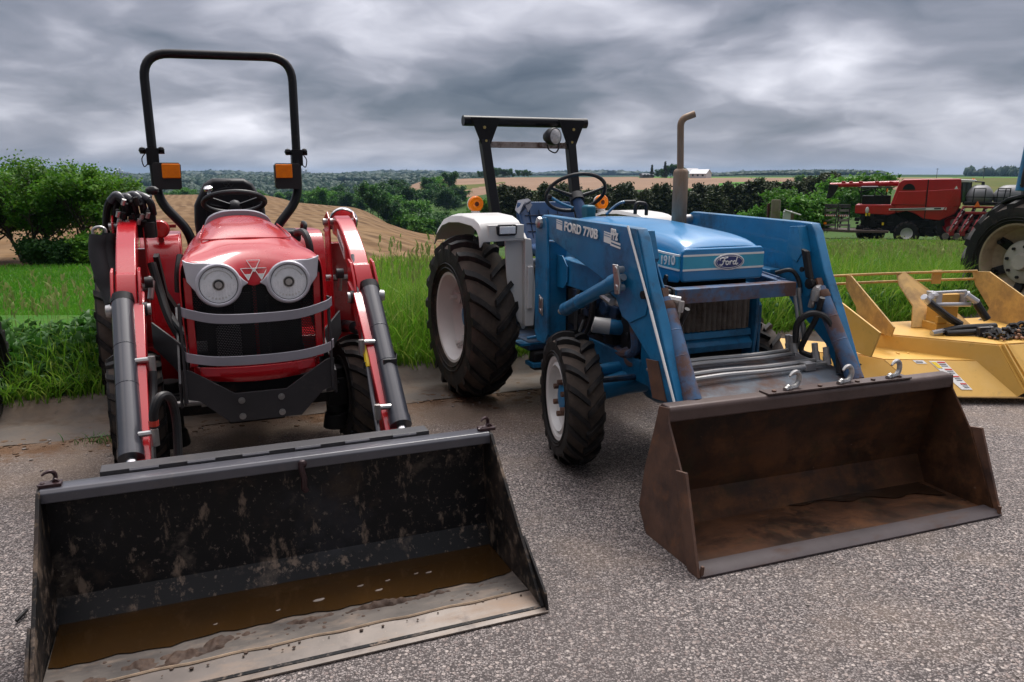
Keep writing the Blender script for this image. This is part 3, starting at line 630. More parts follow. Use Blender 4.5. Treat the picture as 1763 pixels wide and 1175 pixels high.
def valley_trees():
    r = random.Random(5)
    # templates, copied afterwards
    def tmpl(seed, h, spread, mat, nb=(8, 6), per=26, sprd=.55, size=.62, first=.12): return dict(seed=seed, h=h, spread=spread, mat=mat, nb=nb, per=per, sprd=sprd, size=size, first=first)
    kinds = [tmpl(101, 6.2, .8, m_leafB), tmpl(102, 5.4, 1.0, m_leafC), tmpl(103, 6.8, .7, m_leafB), tmpl(104, 4.6, 1.1, m_leafC), tmpl(105, 6.0, .9, m_leafC)]
    protos = {}
    def put(kind, px, y, sc, name, label, group, cat='tree', dz=0.):
        x = px2u(px)*y
        if kind not in protos:
            if kind == 'pine': protos[kind] = pine(401)
            elif kind == 'pine2': protos[kind] = pine(402)
            elif kind == 'spruce': protos[kind] = spruce()
            else:
                t = kinds[kind]; protos[kind] = tree(name, (0, 0, 0), label, group, t['seed'], t['h'], .16, 2, t['spread'], t['nb'], t['per'], t['sprd'], t['size'], t['mat'], 1, t['first'])
            o = protos[kind]
        else: o = copy_tree(protos[kind])
        o.name = name; o.location = (x, y, H1(x, y)-.2+dz); o.scale = (sc*r.uniform(.9, 1.15),)*2+(sc,); o.rotation_euler = (0, 0, r.uniform(0, 6.28)); tag(o, label, cat, group); return o
    def pine(seed):
        rr = random.Random(seed); mb = MB(); an = []; h = 7.
        mb.tube([(0, 0, -.3), (.05, .02, 3), (0, .05, h)], [.14, .10, .03], 6)
        for i in range(46):
            z = 1.0+(h-1.1)*(i/46); az = i*2.4; L = (1.75 if z < 4.2 else 1.75*(1-(z-4.2)/3.4))*rr.uniform(.75, 1.1); e = Vector((math.cos(az)*L, math.sin(az)*L, z+.30*L*(.2+z/9)))
            mb.tube([(0, 0, z), tuple(e*.5+Vector((0, 0, z*.5-.05))), tuple(e)], [.035, .025, .012], 4, False)
            if z > 2.7:
                for t in (.45, .75, 1.): an.append(tuple(Vector((0, 0, z)).lerp(e, t)))
            elif rr.random() < .5: an.append(tuple(e))
        o = empty('plantation_pine', (0, 0, 0)); mb.build('trunk', m_pbark, o); v, f = leaves(an, 17, .24, .36, seed, .2); mesh_obj('crown', raw_mesh('crown', v, f, 4, m_needle), o); return o
    def spruce():
        mb = MB(); an = []; rr = random.Random(9); h = 9.
        mb.tube([(0, 0, -.3), (0, 0, h)], [.18, .02], 6)
        for i in range(60):
            z = .6+(h-.7)*i/60; az = i*2.4; L = 2.3*(1-z/h)*rr.uniform(.8, 1.1)
            for t in (.4, .8): an.append((math.cos(az)*L*t, math.sin(az)*L*t, z-.15*t))
        o = empty('farm_spruce', (0, 0, 0)); mb.build('trunk', m_pbark, o); v, f = leaves(an, 14, .22, .5, 3, .2); mesh_obj('crown', raw_mesh('crown', v, f, 4, m_needle), o); return o
    gp = 'pines of the plantation'; lb = 'dark pine standing in the plantation rows behind the blue tractor'
    for row, (y, p0, p1, st) in enumerate(((104, 862, 1440, 20), (111, 875, 1445, 19), (118, 850, 1440, 20))):
        p = p0
        while p < p1:
            put('pine' if r.random() < .5 else 'pine2', p+r.uniform(-6, 6), y+r.uniform(-2, 2), r.uniform(.74, .94), 'plantation_pine', lb, gp); p += st
    gv = 'valley trees'
    lbs = {0: 'deep green rounded tree among the woods beyond the ploughed field', 1: 'fresh green spreading tree among the woods beyond the ploughed field'}
    def vt(px, y, sc):
        k = r.randrange(5); put(k, px, y, sc, 'valley_tree', lbs[0 if kinds[k]['mat'] is m_leafB else 1], 'deep green valley trees' if kinds[k]['mat'] is m_leafB else 'fresh green valley trees')
    for i in range(26): vt(225+i*17+r.uniform(-6, 6), r.uniform(335, 375), r.uniform(.8, 1.1))
    for i in range(30): vt(545+i*8.5+r.uniform(-5, 5), r.uniform(238, 300), r.uniform(.62, .92))
    for i in range(26): vt(668+i*9+r.uniform(-5, 5), r.uniform(150, 215), r.uniform(.5, .8))
    for i in range(18): vt(640+i*12+r.uniform(-5, 5), r.uniform(112, 140) if i > 6 else r.uniform(150, 175), r.uniform(.42, .62))
    for i in range(16): vt(1195+i*15+r.uniform(-6, 6), r.uniform(128, 150), r.uniform(.5, .72))
    for px, y, sc in ((1368, 255, .6), (1300, 250, .4), (1120, 205, .6), (1180, 200, .6), (1150, 190, .6)): vt(px, y, sc)
    # bushes near the fence post and behind the machines
    for px, y, sc, l2 in ((1388, 52, .36, 'bright green bush behind the white box on its post'), (1345, 62, .42, 'dark green bush behind the mossy fence post'), (1480, 78, .62, 'olive bush showing under the combine unloading spout'), (1440, 84, .6, 'tall bush behind the folded trailer ramps'), (1290, 72, .34, 'low pale bush at the foot of the pines')):
        put(1 if sc < .4 else 4, px, y, sc, 'bush', l2, 'bushes at the edge of the rough grass', 'bush')
    # farm trees
    put('spruce', 1117, 425, .75, 'farm_spruce', 'lone dark spruce beside the low grey farm shed', 'farm spruces')
    put('spruce', 1139, 420, .95, 'farm_spruce', 'taller dark spruce in the farmyard clump behind the exhaust stack', 'farm spruces')
    for px, sc, l2 in ((1131, .55, 'reddish farmyard tree left of the taller spruce'), (1149, .75, 'rounded farmyard tree between the spruce and exhaust stack'), (1160, .8, 'rounded farmyard tree hidden behind the exhaust stack')): put(0, px, 421, sc, 'farmyard_tree', l2, 'farmyard trees', dz=-.3)
    # tree line on the far brown hillside, left of the steering wheel
    for i in range(11): put(0, 828+i*8+r.uniform(-3, 3), 462, r.uniform(.5, .85)*(1 if 2 < i < 7 else .6), 'hedge_tree', 'dark tree in the hedge on top of the far brown field', 'hedge trees on the far field')
valley_trees()
def far_forest():
    m = leaf_mat('far_woodland', (.006,.030,.016), (.011,.042,.020), (.018,.052,.024), .02, .1)
    base = MB(); base.ball((0, 0, 0), 1, 8); bv = np.array(base.v); bf = np.array([f for f in base.f if len(f) == 4])
    def wood(name, pts, label):
        vs = []; fs = []; o = 0
        for x, y, s, hh in pts:
            k = rng.normal(0, .16, (len(bv), 1))+1; vs.append(bv*k*np.array([s, s, hh])+np.array([x, y, H1(x, y)+hh*.35])); fs.append(bf.ravel()+o); o += len(bv)
        tag(mesh_obj(name, raw_mesh(name, np.concatenate(vs), np.concatenate(fs), 4, m, True)), label, 'woodland', kind='stuff')
    P = []
    for i in range(3400):
        px = rng.uniform(-120, 870); y = 620+900*rng.random()**1.3
        if math.sin(px*.013+y*.006)+math.sin(y*.011-px*.004) > 1.15: continue
        P.append((px2u(px)*y, y, rng.uniform(4, 7)*y/800, rng.uniform(3.5, 6)))
    wood('hillside_woodland', P, 'hazy blue green woodland covering the hills beyond the ploughed field')
    P = []
    for i in range(1100):
        px = rng.uniform(1225, 1508); y = rng.uniform(1080, 1300); e = 1.4+3.6*math.sin(max(0, min(1, (px-1215)/290))*2.4)
        P.append((px2u(px)*y, y, rng.uniform(5, 9), e*rng.uniform(.75, 1.05)))
    wood('hilltop_wood', P, 'hazy wood along the low hilltop left of the combine harvester')
    P = [(px2u(px)*900, 900+rng.uniform(-30, 60), rng.uniform(4, 7), rng.uniform(5, 8)) for px in rng.uniform(1697, 1900, 160)]
    wood('field_edge_wood', P, 'small hazy wood on the skyline at the right edge')
    P = []
    for i in range(1500):
        px = rng.uniform(-150, 1300); y = rng.uniform(2000, 2900); P.append((px2u(px)*y, y, rng.uniform(14, 26), rng.uniform(4, 8)*(1+.4*math.sin(px*.02))))
    wood('skyline_woodland', P, 'faint blue wooded ridge along the skyline')
far_forest()
# ================================================================ shared vehicle parts
def make_tyre(name, R, W, rr, n, lh, lw, mat, parent, side, chev=1.05):
    mb = MB(); h = W/2; b = R-lh
    mb.lathe([(-h*.80, rr-.01), (-h*.93, rr+.02), (-h*1.0, rr+(b-rr)*.45), (-h*.985, rr+(b-rr)*.75), (-h*.90, b-.035*W/.3), (-h*.62, b-.010), (-h*.3, b), (0, b+.003), (h*.3, b), (h*.62, b-.010), (h*.90, b-.035*W/.3), (h*.985, rr+(b-rr)*.75), (h*1.0, rr+(b-rr)*.45), (h*.93, rr+.02), (h*.80, rr-.01)], n=64, cap=False)
    # bead ring lines on the sidewalls
    for sg in (-1, 1):
        for q in (.16, .30): mb.lathe([(sg*h*(.955+.1*q), rr+(b-rr)*q-.006), (sg*(h*(.965+.1*q)+.004), rr+(b-rr)*q), (sg*h*(.955+.1*q), rr+(b-rr)*q+.006)], n=64, cap=False)
    ncar = len(mb.f)
    rb = lambda x: b-.004-.034*(W/.3)*max(0., (abs(x)/h-.3)/.6)**2
    for k in range(n):
        for sg in (-1, 1):
            th0 = 2*math.pi*(k+(.5 if sg > 0 else 0))/n; S = []
            for t in (0, .25, .5, .75, .97):
                x = sg*(-.05*h+t*1.05*h); th = th0-t*chev*h/R; S.append((x, th, rb(x)-.006, rb(x)+lh*(1-.12*t), lw*(.85+.3*t)))
            S.append((sg*h*1.012, th0-1.05*chev*h/R, b-.06*R/.6, b-.012, lw*1.12)); S.append((sg*h*1.0, th0-1.08*chev*h/R, b-.15*R/.6, b-.11*R/.6, lw*.9))
            rs = []
            for x, th, r0, r1, w in S:
                dth = w/2/R; q = .80
                rs.append([(x, -r0*math.sin(th-dth), r0*math.cos(th-dth)), (x, -r0*math.sin(th+dth), r0*math.cos(th+dth)), (x, -r1*math.sin(th+dth*q), r1*math.cos(th+dth*q)), (x, -r1*math.sin(th-dth*q), r1*math.cos(th-dth*q))])
            mb.rings(rs)
    o = mb.build('tyre', mat, parent, ang=32); me = o.data; me.materials.append(treadmud); me.materials.append(lugrub); lim = (b-.05*R/.6)**2
    for i, q in enumerate(me.polygons):
        if i >= ncar: q.material_index = 2
        else:
            c = q.center
            if c.y*c.y+c.z*c.z > lim and abs(c.x) < h*.97: q.material_index = 1
    return o
def make_wheel(parent, loc, R, W, rr, n, lh, lw, tmat, rmat, side, steer=0., disc=.0, hub=None, roll=0.):
    """wheel (the rim) > tyre, hub; axle along x, side = which way the outer face looks"""
    h = W/2; d = disc
    pr = [(d-.02, .0), (d-.02, rr*.75), (d-.05, rr-.05), (-h*.70, rr-.035), (-h*.86, rr-.014), (-h*.88, rr+.014), (h*.88, rr+.014), (h*.86, rr-.012), (h*.74, rr-.026), (max(d+.05, h*.2), rr-.045), (d+.012, rr*.74), (d, rr*.66), (d, .0)]
    mb = MB(); mb.lathe([(a*side, r) for a, r in pr], n=48)
    w = mb.build('wheel', rmat, parent, ang=30); w.location = loc; w.rotation_euler = (R_(roll), 0, R_(steer))
    make_tyre('tyre', R, W, rr, n, lh, lw, tmat, w, side)
    if hub: hub(w, side, d)
    return w
def bolts(mb, c, ax, r, n, br, bl, ph=0.):
    a = V(*ax).normalized(); u = a.orthogonal().normalized(); w = a.cross(u)
    for k in range(n):
        q = 2*math.pi*k/n+ph; p = V(*c)+(u*math.cos(q)+w*math.sin(q))*r; mb.cyl(tuple(p), tuple(p+a*bl), br, n=6)
def text_part(name, body, mat, parent, origin, xdir, ydir, size, depth=.002, spacing=1., shear=0., xscale=1., bold=0.):
    """lettering as a thin raised mesh: origin = lower left, xdir = reading direction, ydir = up"""
    cu = bpy.data.curves.new(name, 'FONT'); cu.body = body; cu.size = size; cu.extrude = depth; cu.space_character = spacing; cu.shear = shear; cu.offset = bold
    t = bpy.data.objects.new(name, cu); COL.objects.link(t); bpy.context.view_layer.update()
    me = bpy.data.meshes.new_from_object(t.evaluated_get(bpy.context.evaluated_depsgraph_get())); bpy.data.objects.remove(t); bpy.data.curves.remove(cu)
    x = V(*xdir).normalized(); y = V(*ydir).normalized(); z = x.cross(y).normalized(); y = z.cross(x)
    me.transform(Matrix((( x.x*xscale, y.x, z.x, origin[0]), (x.y*xscale, y.y, z.y, origin[1]), (x.z*xscale, y.z, z.z, origin[2]), (0, 0, 0, 1))))
    me.materials.clear(); me.materials.append(mat); me.name = name
    return mesh_obj(name, me, parent)
def flat_poly(name, pts2, mat, parent, o, xd, yd, th=.003):
    x = V(*xd).normalized(); y = V(*yd).normalized(); mb = MB(); mb.plate([tuple(V(*o)+x*a+y*b) for a, b in pts2], th); return mb.build(name, mat, parent, smooth=False)
def hook_mb(mb, o, s=1., ax=0.):
    """grab hook: shank and a curled tip in a plane turned by ax about z"""
    p = [(-.045,0,.006),(-.02,0,.010),(.01,0,.008),(.036,0,.012),(.054,0,.034),(.050,0,.062),(.028,0,.078),(.002,0,.076),(-.018,0,.064)]
    ca, sa = math.cos(ax), math.sin(ax)
    P = [(o[0]+s*(x*ca), o[1]+s*(x*sa), o[2]+s*z) for x, y, z in p]
    Q = spline(P, 4); n = len(Q); mb.tube(Q, [s*(.012-.007*max(0, (i/n-.7)/.3)) for i in range(n)], 8); mb.ball(P[1], s*.017, 8)
def hydraulic(parent, a, b, r, mat, rodmat, frac=.72, rrod=None, name='hydraulic_cylinder', eye=.03):
    """cylinder barrel a->, rod to b; the rod is a sub-part"""
    A = V(*a); B = V(*b); d = (B-A).normalized(); L = (B-A).length; m = A+d*L*frac
    mb = MB(); mb.tube([tuple(A), tuple(A+d*.02), tuple(A+d*.021), tuple(m-d*.05), tuple(m-d*.049), tuple(m)], [r*.9, r*.9, r, r, r*1.07, r*1.07], 24)
    for q in (.33, .58): p = A+d*L*frac*q; mb.tube([tuple(p-d*.003), tuple(p), tuple(p+d*.003)], [r*1.0, r*1.035, r*1.0], 24)
    c = mb.build(name, mat, parent, ang=30)
    rm = MB(); rm.cyl(tuple(m), tuple(B), rrod or r*.5, n=16); rm.build('rod', rodmat, c)
    return c
# ================================================================ materials of the red tractor
def glass_mix(name, tint, glossy, transp):
    m = bpy.data.materials.new(name); m.use_nodes = True; nt = m.node_tree; n = nt.nodes; l = nt.links
    g = n.new('ShaderNodeBsdfGlossy'); g.inputs['Roughness'].default_value = .12; g.inputs['Color'].default_value = (*tint, 1)
    t = n.new('ShaderNodeBsdfTransparent'); t.inputs[0].default_value = (*tint, 1); mx = n.new('ShaderNodeMixShader'); mx.inputs[0].default_value = transp
    l.new(g.outputs[0], mx.inputs[1]); l.new(t.outputs[0], mx.inputs[2]); l.new(mx.outputs[0], n['Material Output'].inputs[0]); return m
def red_mats():
    global hookm, floorm, reflm, lensm, meshm, bktm, bktside, beamm, edgem, waterm, mudm
    lensm = glass_mix('lamp_glass', (.985, .985, .99), .1, .94)
    reflm = pm('lamp_reflector', (.86, .87, .89), .4, metal=.0, var=.08, vs=40)
    meshm = bpy.data.materials.new('fine_black_mesh'); meshm.use_nodes = True; nt = meshm.node_tree; n = nt.nodes; l = nt.links
    tr = n.new('ShaderNodeBsdfTransparent'); mx = n.new('ShaderNodeMixShader'); tc = n.new('ShaderNodeTexCoord'); br = n.new('ShaderNodeTexBrick')
    n['Principled BSDF'].inputs['Base Color'].default_value = (.008, .008, .010, 1); n['Principled BSDF'].inputs['Roughness'].default_value = .5
    mp = n.new('ShaderNodeMapping'); mp.inputs['Rotation'].default_value = (R_(90), 0, 0); l.new(tc.outputs['Object'], mp.inputs[0]); l.new(mp.outputs[0], br.inputs['Vector'])
    br.inputs['Scale'].default_value = 1; br.inputs['Brick Width'].default_value = .013; br.inputs['Row Height'].default_value = .009; br.inputs['Mortar Size'].default_value = .0021
    l.new(br.outputs['Fac'], mx.inputs[0]); l.new(tr.outputs[0], mx.inputs[1]); l.new(n['Principled BSDF'].outputs[0], mx.inputs[2]); l.new(mx.outputs[0], n['Material Output'].inputs[0])
    tan = (.27, .20, .15)
    bktm = pm('worn_bucket_steel', (.009, .009, .010), .4, spec=.22, var=.35, vs=3, layers=[((.045, .047, .056), 2.2, .52, .70, .6, .35), ((.16,.125,.10), 5, .58, .70, .6, .9), (tan, 15, .57, .65, .7, .9, (1,1,.4)), ((.24, .19, .155), 42, .59, .67, .7, .9), ((.09, .06, .04), 3, .57, .70, .5, .9)], bump=(22, .2, .004))
    bktside = pm('dirty_bucket_side', (.012, .011, .011), .5, spec=.2, var=.3, vs=4, layers=[(tan, 9, .54, .66, .7, .9), ((.20, .14, .09), 24, .55, .70, .7, .9), ((.06, .04, .03), 4, .5, .7, .6, .9)], bump=(25, .25, .004))
    beamm = pm('grey_beam_paint', (.065, .065, .078), .36, var=.12, coat=.2, layers=[((.30, .28, .27), 30, .64, .78, .4, .6), (DUST, 8, .6, .8, .3, .8)])
    edgem = pm('worn_edge_steel', (.13, .108, .095), .42, var=.2, vs=6, metal=.4, layers=[((.30, .20, .13), 5, .48, .66, .7, .8, (.3, 1, 1)), ((.07, .05, .045), 12, .55, .75, .6, .6), ((.42, .33, .26), 30, .62, .76, .5, .8)])
    waterm = pm('muddy_water', (.036, .0175, .005), .06, var=.25, vs=2, spec=.6, layers=[((.028, .015, .006), 4, .42, .65, .8)], bump=(5, .02, .003))
    hookm = pm('dark_hook', (.040, .018, .020), .4, metal=.3, var=.3)
    floorm = pm('scoured_floor', (.105, .088, .075), .6, var=.25, vs=4, layers=[((.038,.031,.028), 5, .44, .63, .85, .7, (.5,1,1)), ((.26,.19,.14), 11, .52, .70, .7, .9, (.35,1,1)), ((.09,.05,.03), 24, .60, .74, .7, .9)], bump=(30, .3, .003))
    mudm = pm('wet_mud', (.055, .030, .018), .75, var=.4, vs=20, bump=(80, .5, .004))
# ================================================================ red tractor (local frame: x right, y away from the camera, z up)
RT = empty('compact_tractor', (-1.492, 4.411, 0), 22.5)
tag(RT, 'red compact tractor with tall black roll bar and dark loader bucket', 'tractor')
def red_tractor():
    t = RT
    # ---- wheels
    def fhub(w, s, d):
        mb = MB(); mb.lathe([(s*(d-.01), .075), (s*(d+.05), .07), (s*(d+.06), .045), (s*(d+.065), 0)], n=20); bolts(mb, (s*d, 0, 0), (s, 0, 0), .10, 5, .012, .02); mb.build('hub', darkm, w)
    for s in (-1, 1):
        make_wheel(t, (s*.625, 0, .345), .345, .27, .17, 17, .030, .042, rubmud, darkm, s, 3., .02, fhub, roll=7*s)
        make_wheel(t, (s*.74, 1.55, .53), .53, .33, .27, 18, .036, .055, rubmud, redm, s, 0., .03, fhub, roll=5)
    # ---- axle, frame, engine mass behind the grille
    mb = MB(); mb.bar((-.50, 0, .36), (.50, 0, .36), .13, .12); mb.cyl((-.14, -.02, .38), (.16, -.02, .38), .10, n=16); mb.ball((0, .02, .37), .13, 14, (1.1, .8, 1)); mb.build('front_axle', darkm, t, .015)
    for s in (-1, 1):
        k = MB(); k.cyl((s*.46, 0, .20), (s*.46, 0, .50), .062, n=16); k.box(s*.40, s*.52, -.07, .07, .27, .44); k.cyl((s*.455, -.02, .13), (s*.455, -.02, .22), .085, .07); k.cyl((s*.46, -.1, .42), (s*.40, -.13, .42), .02, n=8); k.build('steering_knuckle', darkm, t, .012)
    mb = MB(); mb.tube([(-.42, -.14, .40), (-.30, -.15, .40)], .018, 10); mb.tube([(.42, -.14, .40), (.30, -.15, .40)], .018, 10); mb.tube([(-.30, -.15, .40), (-.20, -.15, .40)], .028, 10); mb.tube([(.30, -.15, .40), (.20, -.15, .40)], .028, 10); mb.build('tie_rod', zinc, t)
    mb = MB(); mb.cyl((-.22, -.15, .40), (.20, -.15, .40), .022, n=14); mb.build('steering_ram', chrome, t)
    mb = MB(); mb.box(-.20, .20, -.30, 1.5, .36, .60); mb.box(-.16, .16, .1, 1.4, .60, .95); mb.box(-.30, .30, 1.2, 1.75, .36, .95); mb.box(-.50, .50, .85, 1.25, .38, .44); mb.box(-.31, .31, .15, .5, .5, .62); mb.cyl((-.16, .05, .30), (.16, .05, .30), .10); mb.build('chassis', darkm, t, .01)
    mb = MB(); mb.box(-.245, .245, -.28, -.24, .66, 1.10); mb.box(-.22, .22, -.235, .40, .62, 1.12); mb.build('radiator', darkm, t)
    mb = MB(); mb.box(-.20, -.075, -.335, -.29, .665, .85); mb.build('battery', pm('pale_battery', (.42, .41, .42), .7), t, .02)
    mb = MB(); mb.box(-.006, .012, -.35, -.34, .66, 1.08); mb.build('battery_strap', red, t)
    mb = MB(); mb.box(-.24, -.16, -.33, -.30, .9, 1.0); mb.box(.06, .075, -.34, -.33, .66, 1.0); mb.box(-.10, -.02, -.34, -.31, .92, 1.02); mb.build('grille_bracket', greyb, t)
    # ---- hood
    xs = [0, .05, .10, .17, .26, .322]
    S = [  # y, width factor, z at each xs, side bottom, flare
        (.47, .66, [1.388, 1.388, 1.386, 1.378, 1.352, 1.310], .86), (.30, .82, [1.368, 1.368, 1.366, 1.356, 1.326, 1.276], .84),
        (.10, .95, [1.338, 1.338, 1.336, 1.328, 1.296, 1.244], .82), (-.08, 1.025, [1.300, 1.300, 1.298, 1.292, 1.264, 1.220], .80),
        (-.12, 1.03, [1.286, 1.286, 1.286, 1.282, 1.258, 1.216], .79), (-.16, 1.035, [1.278, 1.278, 1.278, 1.272, 1.251, 1.213], .78),
        (-.25, 1.05, [1.254, 1.254, 1.254, 1.250, 1.242, 1.222], .74), (-.33, 1.055, [1.216, 1.217, 1.220, 1.224, 1.226, 1.218], .68), (-.385, 1.055, [1.150, 1.156, 1.176, 1.198, 1.204, 1.214], .66), (-.415, 1.05, [1.052, 1.080, 1.142, 1.180, 1.192, 1.208], .655)]
    rs = []
    for y, w, z, zb in S:
        h = [(x*w, y, q) for x, q in zip(xs, z)]+[(.338*w, y, z[5]-.07), (.342*w, y+.005, z[5]-.20), (.330*w, y+.01, zb)]
        rs.append([(-a, b, c) for a, b, c in h[::-1]]+h[1:])
    mb = MB(); mb.rings(rs, False, False); o = mb.build('hood', red, t, ang=40, sub=0)
    so = o.modifiers.new('solid', 'SOLIDIFY'); so.thickness = .008; so.offset = -1; o.modifiers.new('sub', 'SUBSURF').render_levels = 2
    # hood upper panel edge, a raised crease
    mb = MB(); P = [(-.205, .30, 1.336), (-.232, .02, 1.303), (-.238, -.06, 1.287), (-.20, -.105, 1.283), (0, -.125, 1.289), (.20, -.105, 1.283), (.238, -.06, 1.287), (.232, .02, 1.303), (.205, .30, 1.336)]
    mb.tube(spline(P, 5), .0045, 6); mb.build('hood_crease', red, t)
    mb = MB(); mb.rings([[(x, y, z-.03), (x, y, z+.018), (x, y+.05, z+.022), (x, y+.05, z-.03)] for x, y, z in spline([(-.20, .46, 1.30), (-.17, .47, 1.355), (-.10, .475, 1.388), (0, .48, 1.396), (.10, .475, 1.388), (.17, .47, 1.355), (.20, .46, 1.30)], 4)]); mb.build('cowl_trim', guard, t, .006)
    # ---- nose: silver bezels, headlights, emblem, mesh
    def bez(s):
        pts = [(.335, 1.210), (.318, 1.200), (.28, 1.191), (.23, 1.190), (.18, 1.188), (.12, 1.167), (.078, 1.130), (.048, 1.096), (.026, 1.080), (.052, 1.064)]
        pts += [(.173+.116*math.cos(R_(a)), 1.078+.116*math.sin(R_(a))) for a in range(192, 352, 9)]
        pts += [(.322, 1.10)]
        return [(s*a, b) for a, b in pts]
    for s in (-1, 1):
        mb = MB(); mb.prism(bez(s), 'y', -.418, -.385); b = mb.build('headlight_bezel', silver, t, .006)
        mb = MB(); mb.lathe([(0, .110), (-.012, .112), (-.020, .106), (-.021, .098), (-.014, .092), (.02, .089)], (s*.173, -.418, 1.078), (0, 1, 0), 40); hl = mb.build('headlight', silver, t)
        mb = MB(); mb.lathe([(-.014, .092), (-.012, .088), (-.008, .070), (-.002, .050), (.004, .034)], (s*.173, -.415, 1.078), (0, 1, 0), 36)
        for k in range(20): a = 2*math.pi*k/20; mb.bar((s*.173+.04*math.cos(a), -.419, 1.078+.04*math.sin(a)), (s*.173+.086*math.cos(a), -.428, 1.078+.086*math.sin(a)), .006, .006)
        mb.build('reflector', reflm, hl)
        mb = MB(); mb.lathe([(-.026, .0), (-.026, .030), (-.004, .034), (.02, .034)], (s*.173, -.405, 1.078), (0, 1, 0), 20); bolts(mb, (s*.173, -.42, 1.078), (0, -1, 0), .030, 12, .005, .006); mb.build('bulb_shield', zinc, hl)
        mb = MB(); mb.lathe([(-.020, .016), (-.030, .018), (-.030, .026), (-.018, .028)], (s*.173, -.405, 1.078), (0, 1, 0), 20, False); mb.build('bulb_ring', darkm, hl)
        mb = MB(); mb.tube([(s*.173+.0925*math.cos(2*math.pi*k/36), -.433, 1.078+.0925*math.sin(2*math.pi*k/36)) for k in range(37)], .0018, 6); mb.build('lens_gasket', blackp, hl)
        mb = MB(); mb.lathe([(-.028, .0), (-.026, .045), (-.020, .076), (-.012, .094)], (s*.173, -.416, 1.078), (0, 1, 0), 36)
        for k in range(-5, 6): w = math.sqrt(max(.0, .080**2-(k*.014)**2)); mb.box(s*.173+k*.014-.0022, s*.173+k*.014+.0022, -.444, -.440, 1.078-w*.8, 1.078+w*.1)
        mb.build('lens', lensm, hl, ang=25)
        mb = MB()
        for k in range(-4, 5): w = math.sqrt(max(.0, .080**2-(k*.016)**2)); mb.bar((s*.173+k*.016, -.428, 1.078-w*.95), (s*.173+k*.016, -.424, 1.078-.034), .010, .004, (0, -1, 0))
        mb.tube([(s*.173+.074*math.cos(R_(a)), -.428, 1.078+.074*math.sin(R_(a))) for a in range(25, 156, 10)], .004, 6); mb.build('reflector_flute', white, hl)
    def tri_mark(name, cx, y, cz, sc, mat, parent, slope=0.):
        """three inverted triangles, the lower two with filled tips"""
        mb = MB(); Y = lambda z: y-slope*(cz+.5*sc-z)
        def P(a, b): return (cx+a*sc, Y(cz+b*sc), cz+b*sc)
        for a, b, q in ((0, .98, .5), (-.5, .38, .5), (.5, .38, .5)):
            T = [(a-q, b), (a+q, b), (a, b-.86)]
            for i in range(3): mb.bar(P(*T[i]), P(*T[(i+1) % 3]), .05*sc, .004, (0, -1, 0))
        for a in (-.5, .5): mb.prism([(P(a-.24, 0)[0], cz-.04*sc), (P(a+.24, 0)[0], cz-.04*sc), (cx+a*sc, cz-.46*sc)], 'y', Y(cz-.1*sc)-.003, Y(cz-.1*sc)+.001)
        mb.prism([(cx-.22*sc, cz+.38*sc), (cx+.22*sc, cz+.38*sc), (cx, cz+.08*sc)], 'y', Y(cz+.3*sc)-.003, Y(cz+.3*sc)+.001)
        return mb.build(name, mat, parent, smooth=False)
    tri_mark('emblem', .006, -.381, 1.126, .066, wht, t, .56)
    mb = MB(); mb.box(-.31, .31, -.362, -.358, .655, 1.17); mb.build('grille_mesh', meshm, t, smooth=False)
    mb = MB()
    for s in (-1, 1): mb.prism([(s*.300, 1.10), (s*.338, 1.12), (s*.338, .655), (s*.300, .655)], 'y', -.40, -.37)
    mb.build('grille_surround', red, t, .006)
    mb = MB(); mb.rings([[(x, y, .556+.30*abs(x)**2), (x, y-.012, .60), (x, y, .640+.1*abs(x)**2), (x, y+.05, .640), (x, y+.05, .57)] for x, y in [(-.322, -.33), (-.29, -.385), (-.2, -.41), (-.1, -.42), (0, -.422), (.1, -.42), (.2, -.41), (.29, -.385), (.322, -.33)]]); mb.build('chin_panel', red, t, .004)
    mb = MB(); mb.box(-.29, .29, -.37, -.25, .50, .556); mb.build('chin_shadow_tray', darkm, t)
    # ---- brush guard and bumper plate
    for z0, dz in ((.962, .04), (.735, .03)):
        mb = MB(); mb.rings([[(x, y, z-.024), (x, y, z+.024), (x, y+.012, z+.024), (x, y+.012, z-.024)] for x, y, z in spline([(-.365, -.465, z0), (-.33, -.50, z0-.012), (-.2, -.535, z0-dz), (0, -.548, z0-dz*1.15), (.2, -.535, z0-dz), (.34, -.50, z0-.012), (.385, -.465, z0+.006)], 5)]); mb.build('guard_bar', guard, t, .002)
    for s in (-1, 1):
        mb = MB(); mb.bar((s*.366, -.452, .995), (s*.366, -.470, .49), .012, .045, (0, 1, 0)); mb.prism([(-.465, .66), (-.34, .60), (-.20, .46), (-.20, .40), (-.465, .48)], 'x', s*.372, s*.382); mb.build('guard_post', greyb, t, .002)
    mb = MB(); mb.prism([(-.362, .660), (-.335, .652), (-.135, .515), (.125, .515), (.335, .652), (.362, .660), (.362, .505), (.315, .485), (.195, .362), (-.165, .362), (-.305, .490), (-.362, .505)], 'y', -.474, -.458); bp = mb.build('bumper_plate', greyb, t, .002)
    mb = MB()
    for x in (-.105, .095):
        for z in (.475, .39): mb.cyl((x, -.474, z), (x, -.480, z), .017, n=20); mb.cyl((x, -.480, z), (x, -.490, z), .011, n=6)
    mb.build('bolt', zinc, bp)
    # ---- roll bar
    mb = MB(); mb.tube(hermite_round([(-.468, 1.24, 1.80), (-.480, 1.33, 2.415), (.480, 1.33, 2.435), (.468, 1.24, 1.80)], .17, 8), .030, 14); rb = mb.build('roll_bar', black, t)
